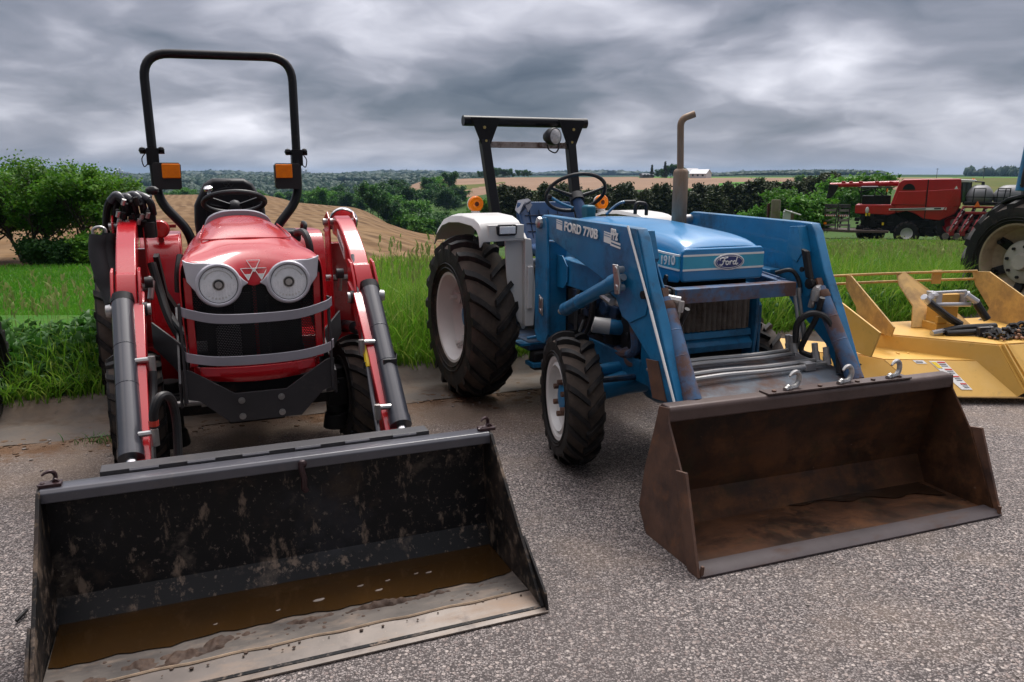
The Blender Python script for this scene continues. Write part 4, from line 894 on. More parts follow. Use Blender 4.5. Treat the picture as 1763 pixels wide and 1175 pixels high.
    for s in (-1, 1):
        mb = MB(); mb.tube(hermite_round([(s*.466, 1.235, 1.79), (s*.458, 1.20, 1.46), (s*.268, 1.14, 1.235), (s*.262, 1.14, .80)], .10, 6), .031, 14); p = mb.build('roll_bar_post', black, t)
        mb = MB(); mb.box(s*.468-.038, s*.468+.038, 1.20, 1.28, 1.69, 1.80); mb.cyl((s*.468-.075, 1.24, 1.775), (s*.468+.075, 1.24, 1.775), .013, n=10); mb.ball((s*.468-.06, 1.235, 1.785), .024, 8); mb.ball((s*.468+.055, 1.235, 1.79), .022, 8); mb.cyl((s*.40, 1.24, 1.665), (s*.47, 1.24, 1.665), .010, n=8); mb.tube(spline([(s*.51, 1.23, 1.77), (s*.535, 1.23, 1.73), (s*.525, 1.23, 1.68), (s*.50, 1.23, 1.70)], 4), .004, 6); mb.build('hinge_clamp', black, p, .006)
        cx = s*.388
        mb = MB(); mb.prism([(cx-.085, 1.545), (cx-.075, 1.53), (cx+.075, 1.53), (cx+.085, 1.545), (cx+.088, 1.69), (cx+.075, 1.705), (cx-.075, 1.705), (cx-.088, 1.69)], 'y', 1.13, 1.20); mb.box(cx+s*.07, s*.46, 1.16, 1.20, 1.60, 1.66); sg = mb.build('turn_signal', blackp, t, .012)
        mb = MB(); mb.box(cx-s*.082, cx+s*.030, 1.118, 1.135, 1.604, 1.698); mb.build('amber_lens', amber, sg, .006)
    # ---- seat, steering wheel, dash
    mb = MB(); mb.prism([(-.232, 1.14), (-.242, 1.30), (-.235, 1.42), (-.165, 1.565), (-.105, 1.602), (.105, 1.602), (.165, 1.565), (.235, 1.42), (.242, 1.30), (.232, 1.14)], 'y', 1.30, 1.39); mb.box(-.24, .24, .92, 1.34, 1.02, 1.13); st = mb.build('seat', seatk, t, .035, 3)
    mb = MB()
    for z in (1.26, 1.33, 1.40): mb.tube(spline([(-.13, 1.297, z+.02), (0, 1.292, z), (.13, 1.297, z+.02)], 5), .006, 6)
    mb.tube(spline([(-.14, 1.297, 1.22), (-.155, 1.297, 1.36), (-.12, 1.297, 1.49), (0, 1.295, 1.535), (.12, 1.297, 1.49), (.155, 1.297, 1.36), (.14, 1.297, 1.22)], 5), .008, 6); mb.build('seat_piping', seatk, st)
    tri_mark('embossed_mark', .0, 1.297, 1.555, .034, greyb, st)
    ct, sn = math.cos(R_(22)), math.sin(R_(22)); wc = V(0, .76, 1.452)
    def W(a, r, h=0.): return tuple(wc+V(r*math.cos(a), r*math.sin(a)*ct+h*sn, -r*math.sin(a)*sn+h*ct))
    mb = MB(); ring = [W(2*math.pi*k/40, .187) for k in range(41)]; mb.tube(ring, .0165, 10, False)
    for a in (R_(90), R_(205), R_(335)): mb.bar(W(a, .03, -.03), W(a, .185), .034, .012, (0, 1, .4))
    mb.ball(W(0, 0, -.03), .045, 12); sw = mb.build('steering_wheel', blackp, t)
    mb = MB(); mb.cyl(W(R_(205), .165, .01), W(R_(205), .165, .045), .012, n=10); mb.lathe([(0, .012), (.012, .026), (.03, .028), (.038, .018), (.04, 0)], W(R_(205), .165, .045), (-.2, -.35, .9), 16); mb.build('spinner_knob', chrome, sw)
    mb = MB(); mb.cyl((0, .66, 1.05), tuple(wc-V(0, 0, .03)), .04); mb.box(-.19, .19, .50, .72, .95, 1.36); mb.build('steering_column', blackp, t, .03)
    # ---- fenders, tail, left-hand lamp
    for s in (-1, 1):
        x0, x1 = s*.345, s*.585
        mb = MB(); mb.rings([[(x0, y, z), (x1, y, z), (x1, y+.03, z-.03), (x0, y+.03, z-.03)] for y, z in [(.80, .50), (.84, .80), (.90, 1.08), (.94, 1.17), (1.01, 1.225), (1.12, 1.245), (1.5, 1.235), (1.85, 1.20)]])
        mb.prism([(.80, .50), (.84, .80), (.90, 1.08), (.94, 1.17), (1.01, 1.225), (1.12, 1.245), (1.5, 1.235), (1.85, 1.20), (1.85, .75), (1.2, .55)], 'x', s*.335, s*.350); f = mb.build('fender', red, t, .012, ang=50)
        mb = MB(); mb.tube(hermite_round([(s*.46, .99, 1.235), (s*.47, .985, 1.29), (s*.47, 1.13, 1.30), (s*.47, 1.19, 1.24)], .05), .014, 8); mb.build('grab_handle', blackp, f)
    mb = MB(); mb.prism([(-.36, .70), (-.30, .62), (-.44, .90), (-.47, 1.14), (-.50, 1.14), (-.47, .85)], 'y', .55, .80); mb.build('floor_panel', darkm, t)
    mb = MB(); mb.cyl((-.455, .93, 1.215), (-.455, .98, 1.215), .018); mb.lathe([(0, .058), (-.04, .058), (-.05, .050)], (-.455, .95, 1.285), (0, 1, 0), 24); mb.box(-.40, -.36, .94, .96, 1.29, 1.31); tl = mb.build('tail_lamp', redm, t)
    mb = MB(); mb.lathe([(0, .056), (-.012, .048), (-.016, 0)], (-.455, .905, 1.285), (0, 1, 0), 24); mb.build('lens', redlens, tl)
    mb = MB(); mb.box(.24, .40, .70, .95, 1.19, 1.27); mb.build('control_box', blackp, t, .02)
    mb = MB(); mb.tube(hermite_round([(.372, .12, 1.02), (.365, .10, 1.23), (.345, .16, 1.30), (.31, .25, 1.28)], .06), .022, 10); mb.tube(hermite_round([(-.372, .12, .98), (-.365, .10, 1.10), (-.345, .16, 1.18)], .05), .018, 10); mb.build('mirror_stay', blackp, t)
    flat_poly('warning_decal', [(0, 0), (.048, 0), (.048, .076), (0, .076)], decal_y, t, (.487, .872, .998), (1, 0, 0), (0, .12, 1))
    flat_poly('decal_heading', [(0, 0), (.048, 0), (.048, .016), (0, .016)], pm('orange_decal', (.75, .20, .02), .5), t, (.487, .878, 1.056), (1, 0, 0), (0, .12, 1), .006)
    mb = MB(); mb.bar((.495, .867, 1.022), (.511, .870, 1.046), .004, .004); mb.bar((.511, .870, 1.046), (.527, .867, 1.022), .004, .004); mb.bar((.495, .867, 1.022), (.527, .867, 1.022), .004, .004); mb.build('decal_symbol', blackp, t, smooth=False)
    # round work lamp seen above the right loader arm
    mb = MB(); mb.lathe([(-.02, .092), (0, .10), (.03, .10), (.06, .075)], (.735, 1.0, 1.30), (.25, 1, .15), 32); wl = mb.build('work_lamp', chrome, t)
    mb = MB(); mb.lathe([(-.026, .0), (-.03, .03), (-.02, .035), (-.012, .07), (-.022, .092), (-.01, .096)], (.735, 1.0, 1.30), (.25, 1, .15), 32); mb.build('lens', blackp, wl); mb = MB(); mb.cyl((.60, 1.02, 1.24), (.735, 1.04, 1.30), .014); mb.build('lamp_stalk', black, wl)
    # ---- loader
    for s in (-1, 1):
        # tower
        mb = MB()
        for x in (s*.525, s*.685): mb.prism([(.30, .62), (.52, .62), (.53, 1.0), (.50, 1.36), (.40, 1.40), (.34, 1.36), (.32, 1.0)], 'x', x-.006, x+.006)
        mb.box(s*.53, s*.68, .44, .52, .62, 1.20); mb.prism([(.30, .42), (.6, .42), (.6, .64), (.30, .64)], 'x', s*.30, s*.69); tw = mb.build('loader_tower', redm if False else red, t, .004)
        mb = MB(); mb.cyl((s*.50, .42, 1.335), (s*.71, .42, 1.335), .022); mb.cyl((s*.50, .42, .98), (s*.71, .42, .98), .022); mb.build('pivot_pin', zinc, tw)
        up = [(.46, 1.30), (.44, 1.355), (.36, 1.375), (.22, 1.345), (.06, 1.275), (-.08, 1.195), (-.165, 1.125), (-.19, 1.13), (-.27, 1.05), (-.315, .93), (-.25, .90), (-.12, 1.0), (.0, 1.10), (.16, 1.19), (.30, 1.245), (.42, 1.255)]
        lo = [(-.15, 1.03), (-.25, .90), (-.62, .58), (-.98, .28), (-1.06, .24), (-1.06, .33), (-.98, .40), (-.66, .70), (-.315, .98)]
        mb = MB(); mb.prism(up, 'x', s*.557, s*.657); a = mb.build('lift_arm', red, t, .010, 2)
        mb = MB()
        kn = [(-.13, 1.155), (-.20, 1.14), (-.28, 1.05), (-.335, .92), (-.30, .86), (-.22, .90), (-.12, 1.02)]
        for x in (s*.545, s*.672): mb.prism(kn, 'x', x-.007, x+.007)
        mb.build('knee_plate', red, a, .004)
        mb = MB(); mb.prism(lo, 'x', s*.528, s*.588); mb.build('lower_arm', red, a, .006)
        mb = MB(); mb.cyl((s*.500, -.285, .955), (s*.705, -.285, .955), .030); mb.lathe([(0, .034), (.022, .030), (.026, 0)], (s*.685, -.285, .955), (s, 0, 0), 16); mb.build('pivot_pin', zinc, a)
        mb = MB(); mb.cyl((s*.516, -.285, .955), (s*.545, -.285, .955), .036); mb.cyl((s*.49, -.03, 1.06), (s*.53, -.03, 1.06), .03); mb.build('pin_boss', blackp, a)
        # bucket (tilt) cylinder in front of the arm, lift cylinder behind it
        hydraulic(t, (s*.628, -.275, 1.0), (s*.604, -1.05, .36), .052, greyp, chrome, .93, .026, 'tilt_cylinder')
        mb = MB(); mb.tube([(s*.628, -.255, 1.015), (s*.628, -.285, .985)], .058, 20); mb.build('cylinder_head', black, t)
        hydraulic(t, (s*.60, .48, .66), (s*.575, -.36, .78), .034, black, chrome, .62, .018, 'lift_cylinder')
        # links to the bucket
        mb = MB(); mb.prism([(-1.02, .20), (-1.10, .36), (-1.46, .46), (-1.50, .10), (-1.42, .06)], 'x', s*.50, s*.53); mb.prism([(-1.02, .20), (-1.10, .36), (-1.46, .46), (-1.50, .10), (-1.42, .06)], 'x', s*.62, s*.65); mb.build('bucket_bracket', greyb, t, .004)
        # fittings and hoses on the inner side
        q = (s*.565, s*.49)
        mb = MB(); f1 = MB()
        for y, z in ((-.52, .80), (-.98, .50)): pass
        for y, z in ((-.60, .755), (-.93, .49)):
            f1.tube([(s*.585, y, z), (s*.505, y-.01, z+.005)], .014, 8); f1.tube([(s*.505, y-.01, z+.02), (s*.505, y-.01, z-.055)], .017, 8)
        f1.build('hose_fitting', zinc, t)
        if s < 0:
            mb.tube(spline([(-.505, -.61, .70), (-.512, -.66, .60), (-.53, -.80, .46), (-.53, -.92, .34)], 6), .020, 10)
            mb.tube(spline([(-.505, -.94, .52), (-.500, -.95, .60), (-.47, -.93, .655), (-.43, -.88, .63), (-.415, -.86, .52), (-.42, -.90, .34), (-.43, -.95, .2)], 6), .020, 10)
        else:
            mb.tube([(.575, -.10, 1.17), (.545, -.42, .86), (.510, -.80, .52), (.495, -1.02, .33)], .0125, 8)
        mb.build('hydraulic_hose' if s < 0 else 'level_rod', hose if s < 0 else greyp, t)
    mb = MB(); mb.tube([(-.505, -.945, .530), (-.505, -.947, .555)], .022, 10); mb.build('hose_collar', decal_r, t)
    # left tower hoses, black guards, loop handle and parking-stand bundle
    mb = MB(); rr = random.Random(4)
    for i in range(4):
        x = -.70+i*.045; mb.tube(spline([(x-.035, .50, 1.12), (x-.025, .46, 1.34), (x+.0, .42, 1.46+.012*i), (x+.045, .38, 1.505-.01*(i % 2)), (x+.085, .36, 1.47), (x+.095, .38, 1.40)], 6), .021, 10)
    mb.build('hose_guard', black, t)
    mb = MB()
    for i in range(4): x = -.70+i*.045; mb.tube(spline([(x+.015, .40, 1.478+.012*i), (x+.05, .378, 1.512-.01*(i % 2)), (x+.08, .365, 1.485)], 5), .0245, 12)
    mb.build('hose_sleeve', greyp, t)
    mb = MB()
    for i in range(16):
        x = rr.uniform(-.66, -.50); z = rr.uniform(1.30, 1.46); mb.cyl((x, .34+rr.uniform(0, .05), z), (x+rr.uniform(-.03, .03), .33, z+rr.uniform(.02, .05)), rr.uniform(.008, .017), n=8)
    mb.box(-.60, -.46, .36, .50, 1.27, 1.40); mb.cyl((-.50, .36, 1.27), (-.50, .36, 1.36), .035); mb.build('coupler_block', darkm, t, .006)
    mb = MB()
    for i in range(9): x = rr.uniform(-.66, -.50); z = rr.uniform(1.33, 1.46); mb.cyl((x, .335, z), (x+.01, .325, z+.03), .012, n=10)
    mb.build('coupler_fitting', zinc, t)
    mb = MB(); mb.tube(hermite_round([(-.775, .22, 1.20), (-.775, .22, 1.345), (-.71, .22, 1.345), (-.71, .22, 1.20)], .035, 6), .008, 8); mb.build('lift_loop', zinc, t)
    mb = MB(); mb.tube(spline([(-.745, .22, 1.30), (-.755, .20, 1.20), (-.72, .12, 1.02), (-.69, .05, .92)], 6), [.05]*6+[.052]*6+[.045]*6+[.03], 12); mb.tube(spline([(-.70, .22, 1.31), (-.705, .20, 1.20), (-.68, .12, 1.05), (-.66, .05, .95)], 6), .034, 12); mb.build('hose_bundle', pm('braided_sleeve', (.018, .018, .021), .8, var=.3, bump=(300, .4, .002)), t)
    mb = MB(); mb.tube([(-.505, .48, 1.38), (-.475, .50, 1.52)], .008, 8); js = mb.build('joystick', chrome, t); mb = MB(); mb.ball((-.468, .50, 1.535), .030, 10, (1.3, .9, .9)); mb.build('joystick_knob', blackp, js)
    # black hose sheaths crossing the left fender and the cross-frame
    mb = MB(); mb.tube(spline([(-.50, .30, 1.13), (-.47, .25, .98), (-.43, .15, .83), (-.36, .05, .68), (-.33, -.05, .60)], 6), .024, 10); mb.tube(spline([(-.44, .2, .86), (-.38, .08, .78), (-.31, -.02, .72)], 5), .020, 10); mb.build('hydraulic_hose', hose, t)
    mb = MB()
    for s in (-1, 1): mb.prism([(.35, .86), (.35, .72), (-.38, .45), (-.42, .45), (-.42, .58)], 'x', s*.385, s*.400)
    mb.build('side_rail', greyb, t, .004)
    for s in (-1, 1): mb = MB(); mb.plate([(s*.52, .10, .82), (s*.35, -.10, .70), (s*.345, -.20, .50), (s*.42, -.02, .58), (s*.52, .08, .68)], .012); mb.build('cross_frame', greyb, t, .003)
    mb = MB(); mb.tube([(-.50, .15, 1.045), (-.515, .10, .95)], .016, 8); mb.ball((-.51, .10, 1.06), .02, 8); mb.ball((.52, .0, 1.06), .02, 8); mb.tube([(.52, .0, 1.06), (.52, .05, .95)], .012, 8); mb.build('valve_fitting', zinc, t)
    # strap and yellow sleeve on the right arm
    mb = MB(); mb.rings([[(x, y, z-.018), (x, y, z+.018), (x, y+.01, z+.018), (x, y+.01, z-.018)] for x, y, z in [(.50, -.66, .645), (.56, -.685, .655), (.60, -.735, .665), (.655, -.735, .67), (.675, -.68, .68), (.672, -.62, .69)]]); mb.box(.585, .655, -.752, -.735, .635, .69); mb.build('strap', blackp, t, .003)
    mb = MB(); mb.tube([(.533, -.575, .74), (.526, -.655, .66), (.524, -.675, .64)], [.019, .019, .012], 8); mb.build('yellow_sleeve', decal_y, t)
    flat_poly('instruction_decal', [(0, 0), (.19, -.10), (.20, -.165), (.01, -.065)], decal_w, t, (.5545, .24, 1.30), (0, -1, 0), (0, 0, 1), .003)
    mb = MB()
    for i in range(6): mb.bar((.5525, .205-.026*i, 1.27-.0135*i), (.5525, .195-.026*i, 1.235-.0135*i), .003, .002)
    mb.build('decal_print', greyp, t, smooth=False)
    mb = MB(); mb.lathe([(0, .017), (.003, .016), (.0035, 0)], (.627, -.318, 1.005), (0, -.6, .5), 16); mb.build('teal_sticker', pm('teal_sticker', (.05, .42, .40), .4), t)
    # ---- bucket
    half = .838; xo = -.01
    mb = MB(); th = .012
    inn = [(-2.19, .016), (-2.02, .018), (-1.67, .022), (-1.60, .11), (-1.575, .30), (-1.57, .505)]
    outp = [(-1.555, .505), (-1.558, .30), (-1.585, .10), (-1.66, .004), (-2.02, .002), (-2.19, .006)]
    mb.prism(inn+outp, 'x', xo-half, xo+half); bk = mb.build('bucket', bktm, t, ang=20)
    mb = MB(); mb.prism([(-1.652, .496), (-1.652, .532), (-1.640, .544), (-1.575, .544), (-1.555, .535), (-1.555, .496)], 'x', xo-half-.004, xo+half+.004); mb.build('lip_beam', beamm, bk, .004)
    mb = MB(); mb.box(xo-.66, xo+.60, -1.548, -1.47, .53, .553); mb.build('stiffener', greyb, bk, .003)
    mb = MB()
    for i in range(6): mb.tube([(xo-.56+.2*i, -1.553, .547), (xo-.46+.2*i, -1.553, .547)], .008, 6)
    mb.build('weld_bead', beamm, bk)
    sp = [(-1.553, .545), (-1.655, .540), (-1.74, .455), (-1.90, .30), (-2.12, .085), (-2.19, .02), (-2.19, .002), (-1.66, .0), (-1.58, .08), (-1.556, .30)]
    for s in (-1, 1):
        mb = MB(); mb.prism(sp, 'x', xo+s*half, xo+s*(half+.013)); mb.build('side_plate', bktside, bk, .002)
        mb = MB(); mb.prism([(-1.98, .03), (-1.98, .215), (-2.19, .07), (-2.21, .01)], 'x', xo+s*(half+.014), xo+s*(half+.024)); mb.build('side_cutter', bktside, bk, .002)
    mb = MB(); mb.prism([(-2.215, .002), (-2.215, .010), (-2.08, .030), (-2.08, .021)], 'x', xo-half-.02, xo+half+.02); mb.build('cutting_edge', edgem, bk, .002)
    mb = MB(); mb.prism([(-2.075, .024), (-2.075, .033), (-1.72, .0255), (-1.72, .022)], 'x', xo-half+.004, xo+half-.004); mb.build('floor_plate', floorm, bk)
    mb = MB(); mb.tube(spline([(xo-half+.02+.083*i, -2.079+.004*math.sin(i*2.1), .031) for i in range(20)], 3), .006, 6); mb.build('mud_bead', pm('tan_mud', (.26, .19, .13), .95, var=.3, vs=20), bk)
    for x in (-.825, .825):
        h = MB(); hook_mb(h, (x-.01, -1.60, .545), .62, .5); h.tube(spline([(x+.01, -1.60, .548), (x+.02, -1.60, .565), (x+.035, -1.60, .55)], 4), .005, 6); h.box(x-.03, x+.04, -1.625, -1.58, .544, .556); h.build('grab_hook', hookm, bk)
    h = MB(); h.tube(spline([(.04, -1.665, .525), (.037, -1.672, .50), (.045, -1.672, .46), (.042, -1.672, .43), (.05, -1.668, .41)], 4), .012, 8); h.ball((.042, -1.662, .52), .018, 10); h.build('grab_hook', hookm, bk)
red_mats()
red_tractor()
def bucket_mud():
    rr = np.random.default_rng(8)
    c = empty('rainwater', RT.location, 22.5)
    w = MB(); n = 40; front = [(-.84+1.66*i/n, -1.935-.008*math.sin(i*.9)-.006*math.sin(i*2.3)-.01*math.sin(i*.25)) for i in range(n+1)]
    bpy.data.objects.remove(c)
    w.add([(x, y, .0345) for x, y in front]+[(x, -1.65, .0345) for x, _ in front], [(i, i+1, n+2+i, n+1+i) for i in range(n)])
    o = w.build('rainwater', waterm, None, smooth=False); o.location = RT.location; o.rotation_euler = RT.rotation_euler; tag(o, 'brown muddy rainwater pooled across the floor of the dark loader bucket', 'water', kind='stuff')
    m = MB(); nx, ny = 360, 44; X = np.linspace(-.838, .83, nx); Yv = np.linspace(-2.15, -1.88, ny); from mathutils import noise as mn
    def mz(x, y):
        k = .5+.5*mn.noise(Vector((x*5, y*9, 1)))+.35*mn.noise(Vector((x*17, y*22, 4)))+.22*mn.noise(Vector((x*48, y*55, 7)))
        band = -1.965-.13*max(0, min(1, (-.25-x)/.45)); wd = .026+.085*max(0, min(1, (-.15-x)/.5))
        return .0255+.045*max(-.4, k-.36-((y-band)/wd)**2*.55-.10*max(0, min(1, (x-.02)/.28)))
    m.add([(x, y, mz(x, y)) for y in Yv for x in X], [(j*nx+i, j*nx+i+1, (j+1)*nx+i+1, (j+1)*nx+i) for j in range(ny-1) for i in range(nx-1)])
    for i in range(90): x = rr.uniform(-.75, .8); y = rr.uniform(-2.12, -1.96); m.ball((x, y, .031), rr.uniform(.002, .006), 6, (1.5, 1.2, .7))
    o = m.build('mud', mudm, None); o.location = RT.location; o.rotation_euler = RT.rotation_euler; tag(o, 'dark crumbly mud along the water line in the dark loader bucket', 'mud', kind='stuff')
    m = MB()
    for x, y, r in ((.33, -1.80, .010), (.22, -1.80, .012), (.05, -1.845, .020), (-.10, -1.86, .008), (.45, -1.79, .009), (.50, -1.80, .012), (-.32, -1.87, .007), (.28, -1.86, .014)): m.ball((x, y, .0345), r*.7, 8, (1.5, .6, .25)); m.ball((x+r*.8, y+.004, .0345), r*.4, 8, (1.2, .8, .3))
    o = m.build('floating_debris', pm('pale_debris', (.20, .17, .15), .6), None); o.location = RT.location; o.rotation_euler = RT.rotation_euler; tag(o, 'pale bits of leaf floating on the muddy rainwater in the bucket', 'debris', kind='stuff')
bucket_mud()
# ================================================================ blue tractor (same kind of local frame)
BT = empty('utility_tractor', (.928, 4.547, 0), 23)
tag(BT, 'older blue tractor with white fenders, upright exhaust stack and rusty bucket', 'tractor')
def blue_tractor():
    t = BT
    # ---- wheels
    def fhub(w, s, d):
        mb = MB(); mb.lathe([(s*(d-.01), .078), (s*(d+.022), .075), (s*(d+.03), .05), (s*(d+.034), 0)], n=20); h = mb.build('hub', blue, w)
        b = MB(); bolts(b, (s*(d-.005), 0, 0), (s, 0, 0), .092, 6, .017, .05, .3); b.build('wheel_bolt', rust, w)
    def rhub(w, s, d):
        mb = MB(); mb.lathe([(s*(d-.01), .17), (s*(d+.02), .165), (s*(d+.03), .09)], n=24); mb.build('wheel_disc', white, w); mb = MB(); mb.lathe([(s*d, .085), (s*(d+.05), .08), (s*(d+.06), .05), (s*(d+.065), 0)], n=20); mb.build('hub', blue, w)
        b = MB(); bolts(b, (s*d, 0, 0), (s, 0, 0), .15, 8, .014, .03)
        for k in range(4):
            a = 2*math.pi*k/4+.4; c, q = math.cos(a), math.sin(a); b.bar((s*(d+.015), .20*c, .20*q), (s*(d+.05), .285*c, .285*q), .07, .03, (c, q, 0)); b.cyl((s*(d+.02), .24*c, .24*q), (s*(d+.09), .24*c, .24*q), .018, n=8)
        b.build('rim_clamp', white, w)
    make_wheel(t, (-.645, 0, .388), .388, .20, .232, 19, 0.034, .040, rubber, white, -1, -12., .035, fhub, roll=4)
    make_wheel(t, (.60, 0, .388), .388, .20, .232, 19, .034, .036, rubber, white, 1, -12., .015, fhub)
    for s in (-1, 1): make_wheel(t, (s*.690, 1.56, .605), .605, .335, .325, 19, .046, .058, rubmud, white, s, 0., -.02, rhub, roll=6)
    # ---- axles, frame, engine
    mb = MB(); mb.tube([(-.56, 0, .40), (-.30, 0, .44), (.30, 0, .44), (.54, 0, .40)], [.06, .07, .07, .06], 14); mb.ball((0, 0, .43), .15, 14, (1.2, 1, 1)); mb.build('front_axle', blue, t)
    for s in (-1, 1):
        mb = MB(); mb.cyl((s*.52, 0, .25), (s*.52, 0, .56), .065); mb.lathe([(0, .09), (.05, .085), (.08, .05)], (s*.50, 0, .36), (s, 0, 0), 16); mb.build('steering_knuckle', blued, t, .01)
    mb = MB(); mb.tube([(-.52, -.10, .50), (-.10, -.13, .50), (.50, -.10, .50)], .018, 8); mb.build('tie_rod', blued, t)
    mb = MB(); mb.cyl((-.53, .06, .505), (-.08, .06, .53), .036); mb.cyl((-.50, .12, .44), (-.10, .14, .46), .03); mb.build('drag_link', blue, t)
    mb = MB(); mb.box(-.17, .17, -.45, 1.0, .46, .62); mb.box(-.19, .19, .05, .95, .62, 1.06); mb.box(-.24, .24, 1.0, 1.85, .42, .98); mb.cyl((-.56, 1.56, .605), (.56, 1.56, .605), .11, n=16); mb.box(-.46, .46, 1.0, 1.45, .43, .50); mb.build('chassis', blued, t, .015)
    mb = MB(); rr = random.Random(12)
    for i in range(30):
        y = rr.uniform(-.2, .9); z = rr.uniform(.58, 1.02); q = rr.uniform(.02, .06); c = (-.20-rr.uniform(0, .05), y, z)
        if rr.random() < .5: mb.box(c[0]-q, c[0]+q*.5, y-q, y+q*rr.uniform(.6, 1.6), z-q*.7, z+q)
        else: mb.cyl(c, (c[0]-q*1.2, y, z), q*.8, n=10)
    mb.box(-.26, -.2, -.10, .12, .62, .84); mb.build('engine_block', blued, t, .008)
    mb = MB()
    for P in ([(-.27, -.06, .97), (-.29, -.08, .80), (-.29, -.10, .66), (-.28, .02, .60), (-.27, .14, .60)], [(-.26, .05, .62), (-.28, -.05, .56), (-.24, -.2, .60)], [(-.26, .10, 1.0), (-.30, .02, .98), (-.30, -.02, .9)]): mb.tube(spline(P, 6), .028, 10)
    mb.build('coolant_pipe', rustblue, t)
    mb = MB(); mb.tube([(-.22, .12, .735), (-.26, .135, .738), (-.39, .215, .752), (-.398, .22, .753)], [.040, .046, .046, .036], 18); fl = mb.build('oil_filter', blue, t)
    mb = MB(); mb.tube([(-.305, .164, .743), (-.392, .2165, .7525), (-.40, .221, .753)], [.0475, .0475, .038], 18); mb.build('filter_label', white, fl)
    mb = MB()
    for P in ([(-.30, .45, .90), (-.36, .36, .98), (-.42, .25, 1.0), (-.45, .12, 1.0)], [(-.30, .5, .72), (-.38, .42, .64), (-.44, .22, .70), (-.45, .12, .82), (-.46, .08, .94)], [(-.30, .35, 1.0), (-.34, .33, .85), (-.35, .34, .7)], [(-.30, .52, 1.02), (-.37, .46, .88), (-.41, .40, .70), (-.43, .38, .60)]): mb.tube(spline(P, 6), .014, 8)
    for yy, w in ((.42, .0), (.34, .02), (.27, .03)): mb.tube(spline([(-.40, yy+.02, 1.32), (-.405, yy, 1.22), (-.40, yy-.01, 1.12), (-.38, yy-.03-w, 1.02)], 5), .016, 8)
    mb.build('engine_hose', hose, t)
    mb = MB(); mb.box(-.52, -.20, 1.0, 1.14, .47, .49); mb.box(.20, .52, 1.0, 1.14, .47, .49); mb.tube([(-.50, .94, .54), (-.44, .92, .55), (-.36, .92, .55)], .012, 8); mb.box(-.46, -.30, .92, 1.06, .33, .36); mb.build('footrest', blue, t, .004)
    mb = MB(); mb.box(-.44, -.30, .95, 1.05, .30, .43); mb.box(-.34, -.2, 1.05, 1.2, .6, 1.0); mb.build('battery_step', darkm, t, .02)
    # ---- hood
    xs = [0, .055, .115, .175, .222, .247]
    S = [(.95, .93, [1.350, 1.350, 1.345, 1.335, 1.318, 1.285], 1.0), (.5, .97, [1.370, 1.370, 1.362, 1.350, 1.335, 1.300], 1.02), (.1, 1.0, [1.366, 1.366, 1.352, 1.340, 1.325, 1.292], 1.04), (-.18, 1.01, [1.340, 1.340, 1.326, 1.320, 1.306, 1.274], 1.06),
         (-.30, 1.02, [1.322, 1.322, 1.312, 1.308, 1.294, 1.264], 1.065), (-.40, 1.02, [1.290, 1.290, 1.288, 1.285, 1.276, 1.250], 1.07), (-.445, 1.01, [1.255, 1.255, 1.255, 1.253, 1.248, 1.232], 1.072)]
    rs = []
    for y, w, z, zb in S:
        h = [(x*w, y, q) for x, q in zip(xs, z)]+[(.261*w, y, z[5]-.045), (.264*w, y, (z[5]+zb)/2-.02), (.261*w, y, zb)]
        rs.append([(-a, b, c) for a, b, c in h[::-1]]+h[1:])
    mb = MB(); mb.rings(rs, False, False); o = mb.build('hood', blueh, t, ang=40); o.location = (.012, 0, 0)
    so = o.modifiers.new('solid', 'SOLIDIFY'); so.thickness = .006; so.offset = -1; o.modifiers.new('sub', 'SUBSURF').render_levels = 2
    hd = o
    mb = MB(); mb.prism([(-.254, 1.078), (-.262, 1.10), (-.262, 1.236), (-.247, 1.252), (.247, 1.252), (.262, 1.236), (.262, 1.10), (.254, 1.078)], 'y', -.458, -.43); h_ = mb.build('hood_front', blueh, t, .014, 3); h_.location = (.012, 0, 0)
    # stripes: two white lines with light blue between, across the front and along the sides
    def strip(name, z0, z1, mat, out, th=.0015):
        mb = MB(); mb.box(-.259, .259, -.458-out, -.457, z0, z1); mb.build(name, mat, hd, smooth=False)
        for s in (-1, 1):
            mb = MB(); x = .303; pts = [(-.44, 0), (-.30, .004), (-.05, .022), (.3, .046), (.6, .058), (.92, .062)]; rs = []
            for y, dz in pts:
                w = 1.01 if y < .1 else 1.0-.08*(y-.1)/.85; xo = s*(.2645*w+.004+out)
                rs.append([(xo-s*.01, y, z0+dz), (xo-s*.01, y, z1+dz), (xo, y, z1+dz), (xo, y, z0+dz)])
            mb.rings(rs); mb.build(name, mat, hd, smooth=False)
    strip('stripe', 1.146, 1.212, cyan, .002); strip('stripe_edge', 1.137, 1.147, wht, .003); strip('stripe_edge', 1.211, 1.221, wht, .003)
    for s in (-1,): text_part('model_number', '1910', wht, hd, (-.2760, -.274, 1.158), (0, -1, .06), (0, 0, 1), .066, .002, 1.06, bold=.0012)
    text_part('model_number', '1910', wht, hd, (.2760, -.43, 1.160), (0, 1, .06), (0, 0, 1), .066, .002, 1.06, bold=.0012)
    def oval(a, b, y0, y1, cx=.028, cz=1.176, n=40):
        mb = MB(); mb.prism([(cx+a*math.cos(2*math.pi*k/n), cz+b*math.sin(2*math.pi*k/n)) for k in range(n)], 'y', y0, y1); return mb
    bd = oval(.097, .043, -.466, -.455).build('oval_badge', wht, hd, .002)
    oval(.089, .036, -.468, -.462).build('badge_field', navy, bd); mb = MB()
    n = 40; mb.tube([(.028+.083*math.cos(2*math.pi*k/n), -.468, 1.176+.0305*math.sin(2*math.pi*k/n)) for k in range(n+1)], .0012, 6); mb.build('badge_ring', wht, bd)
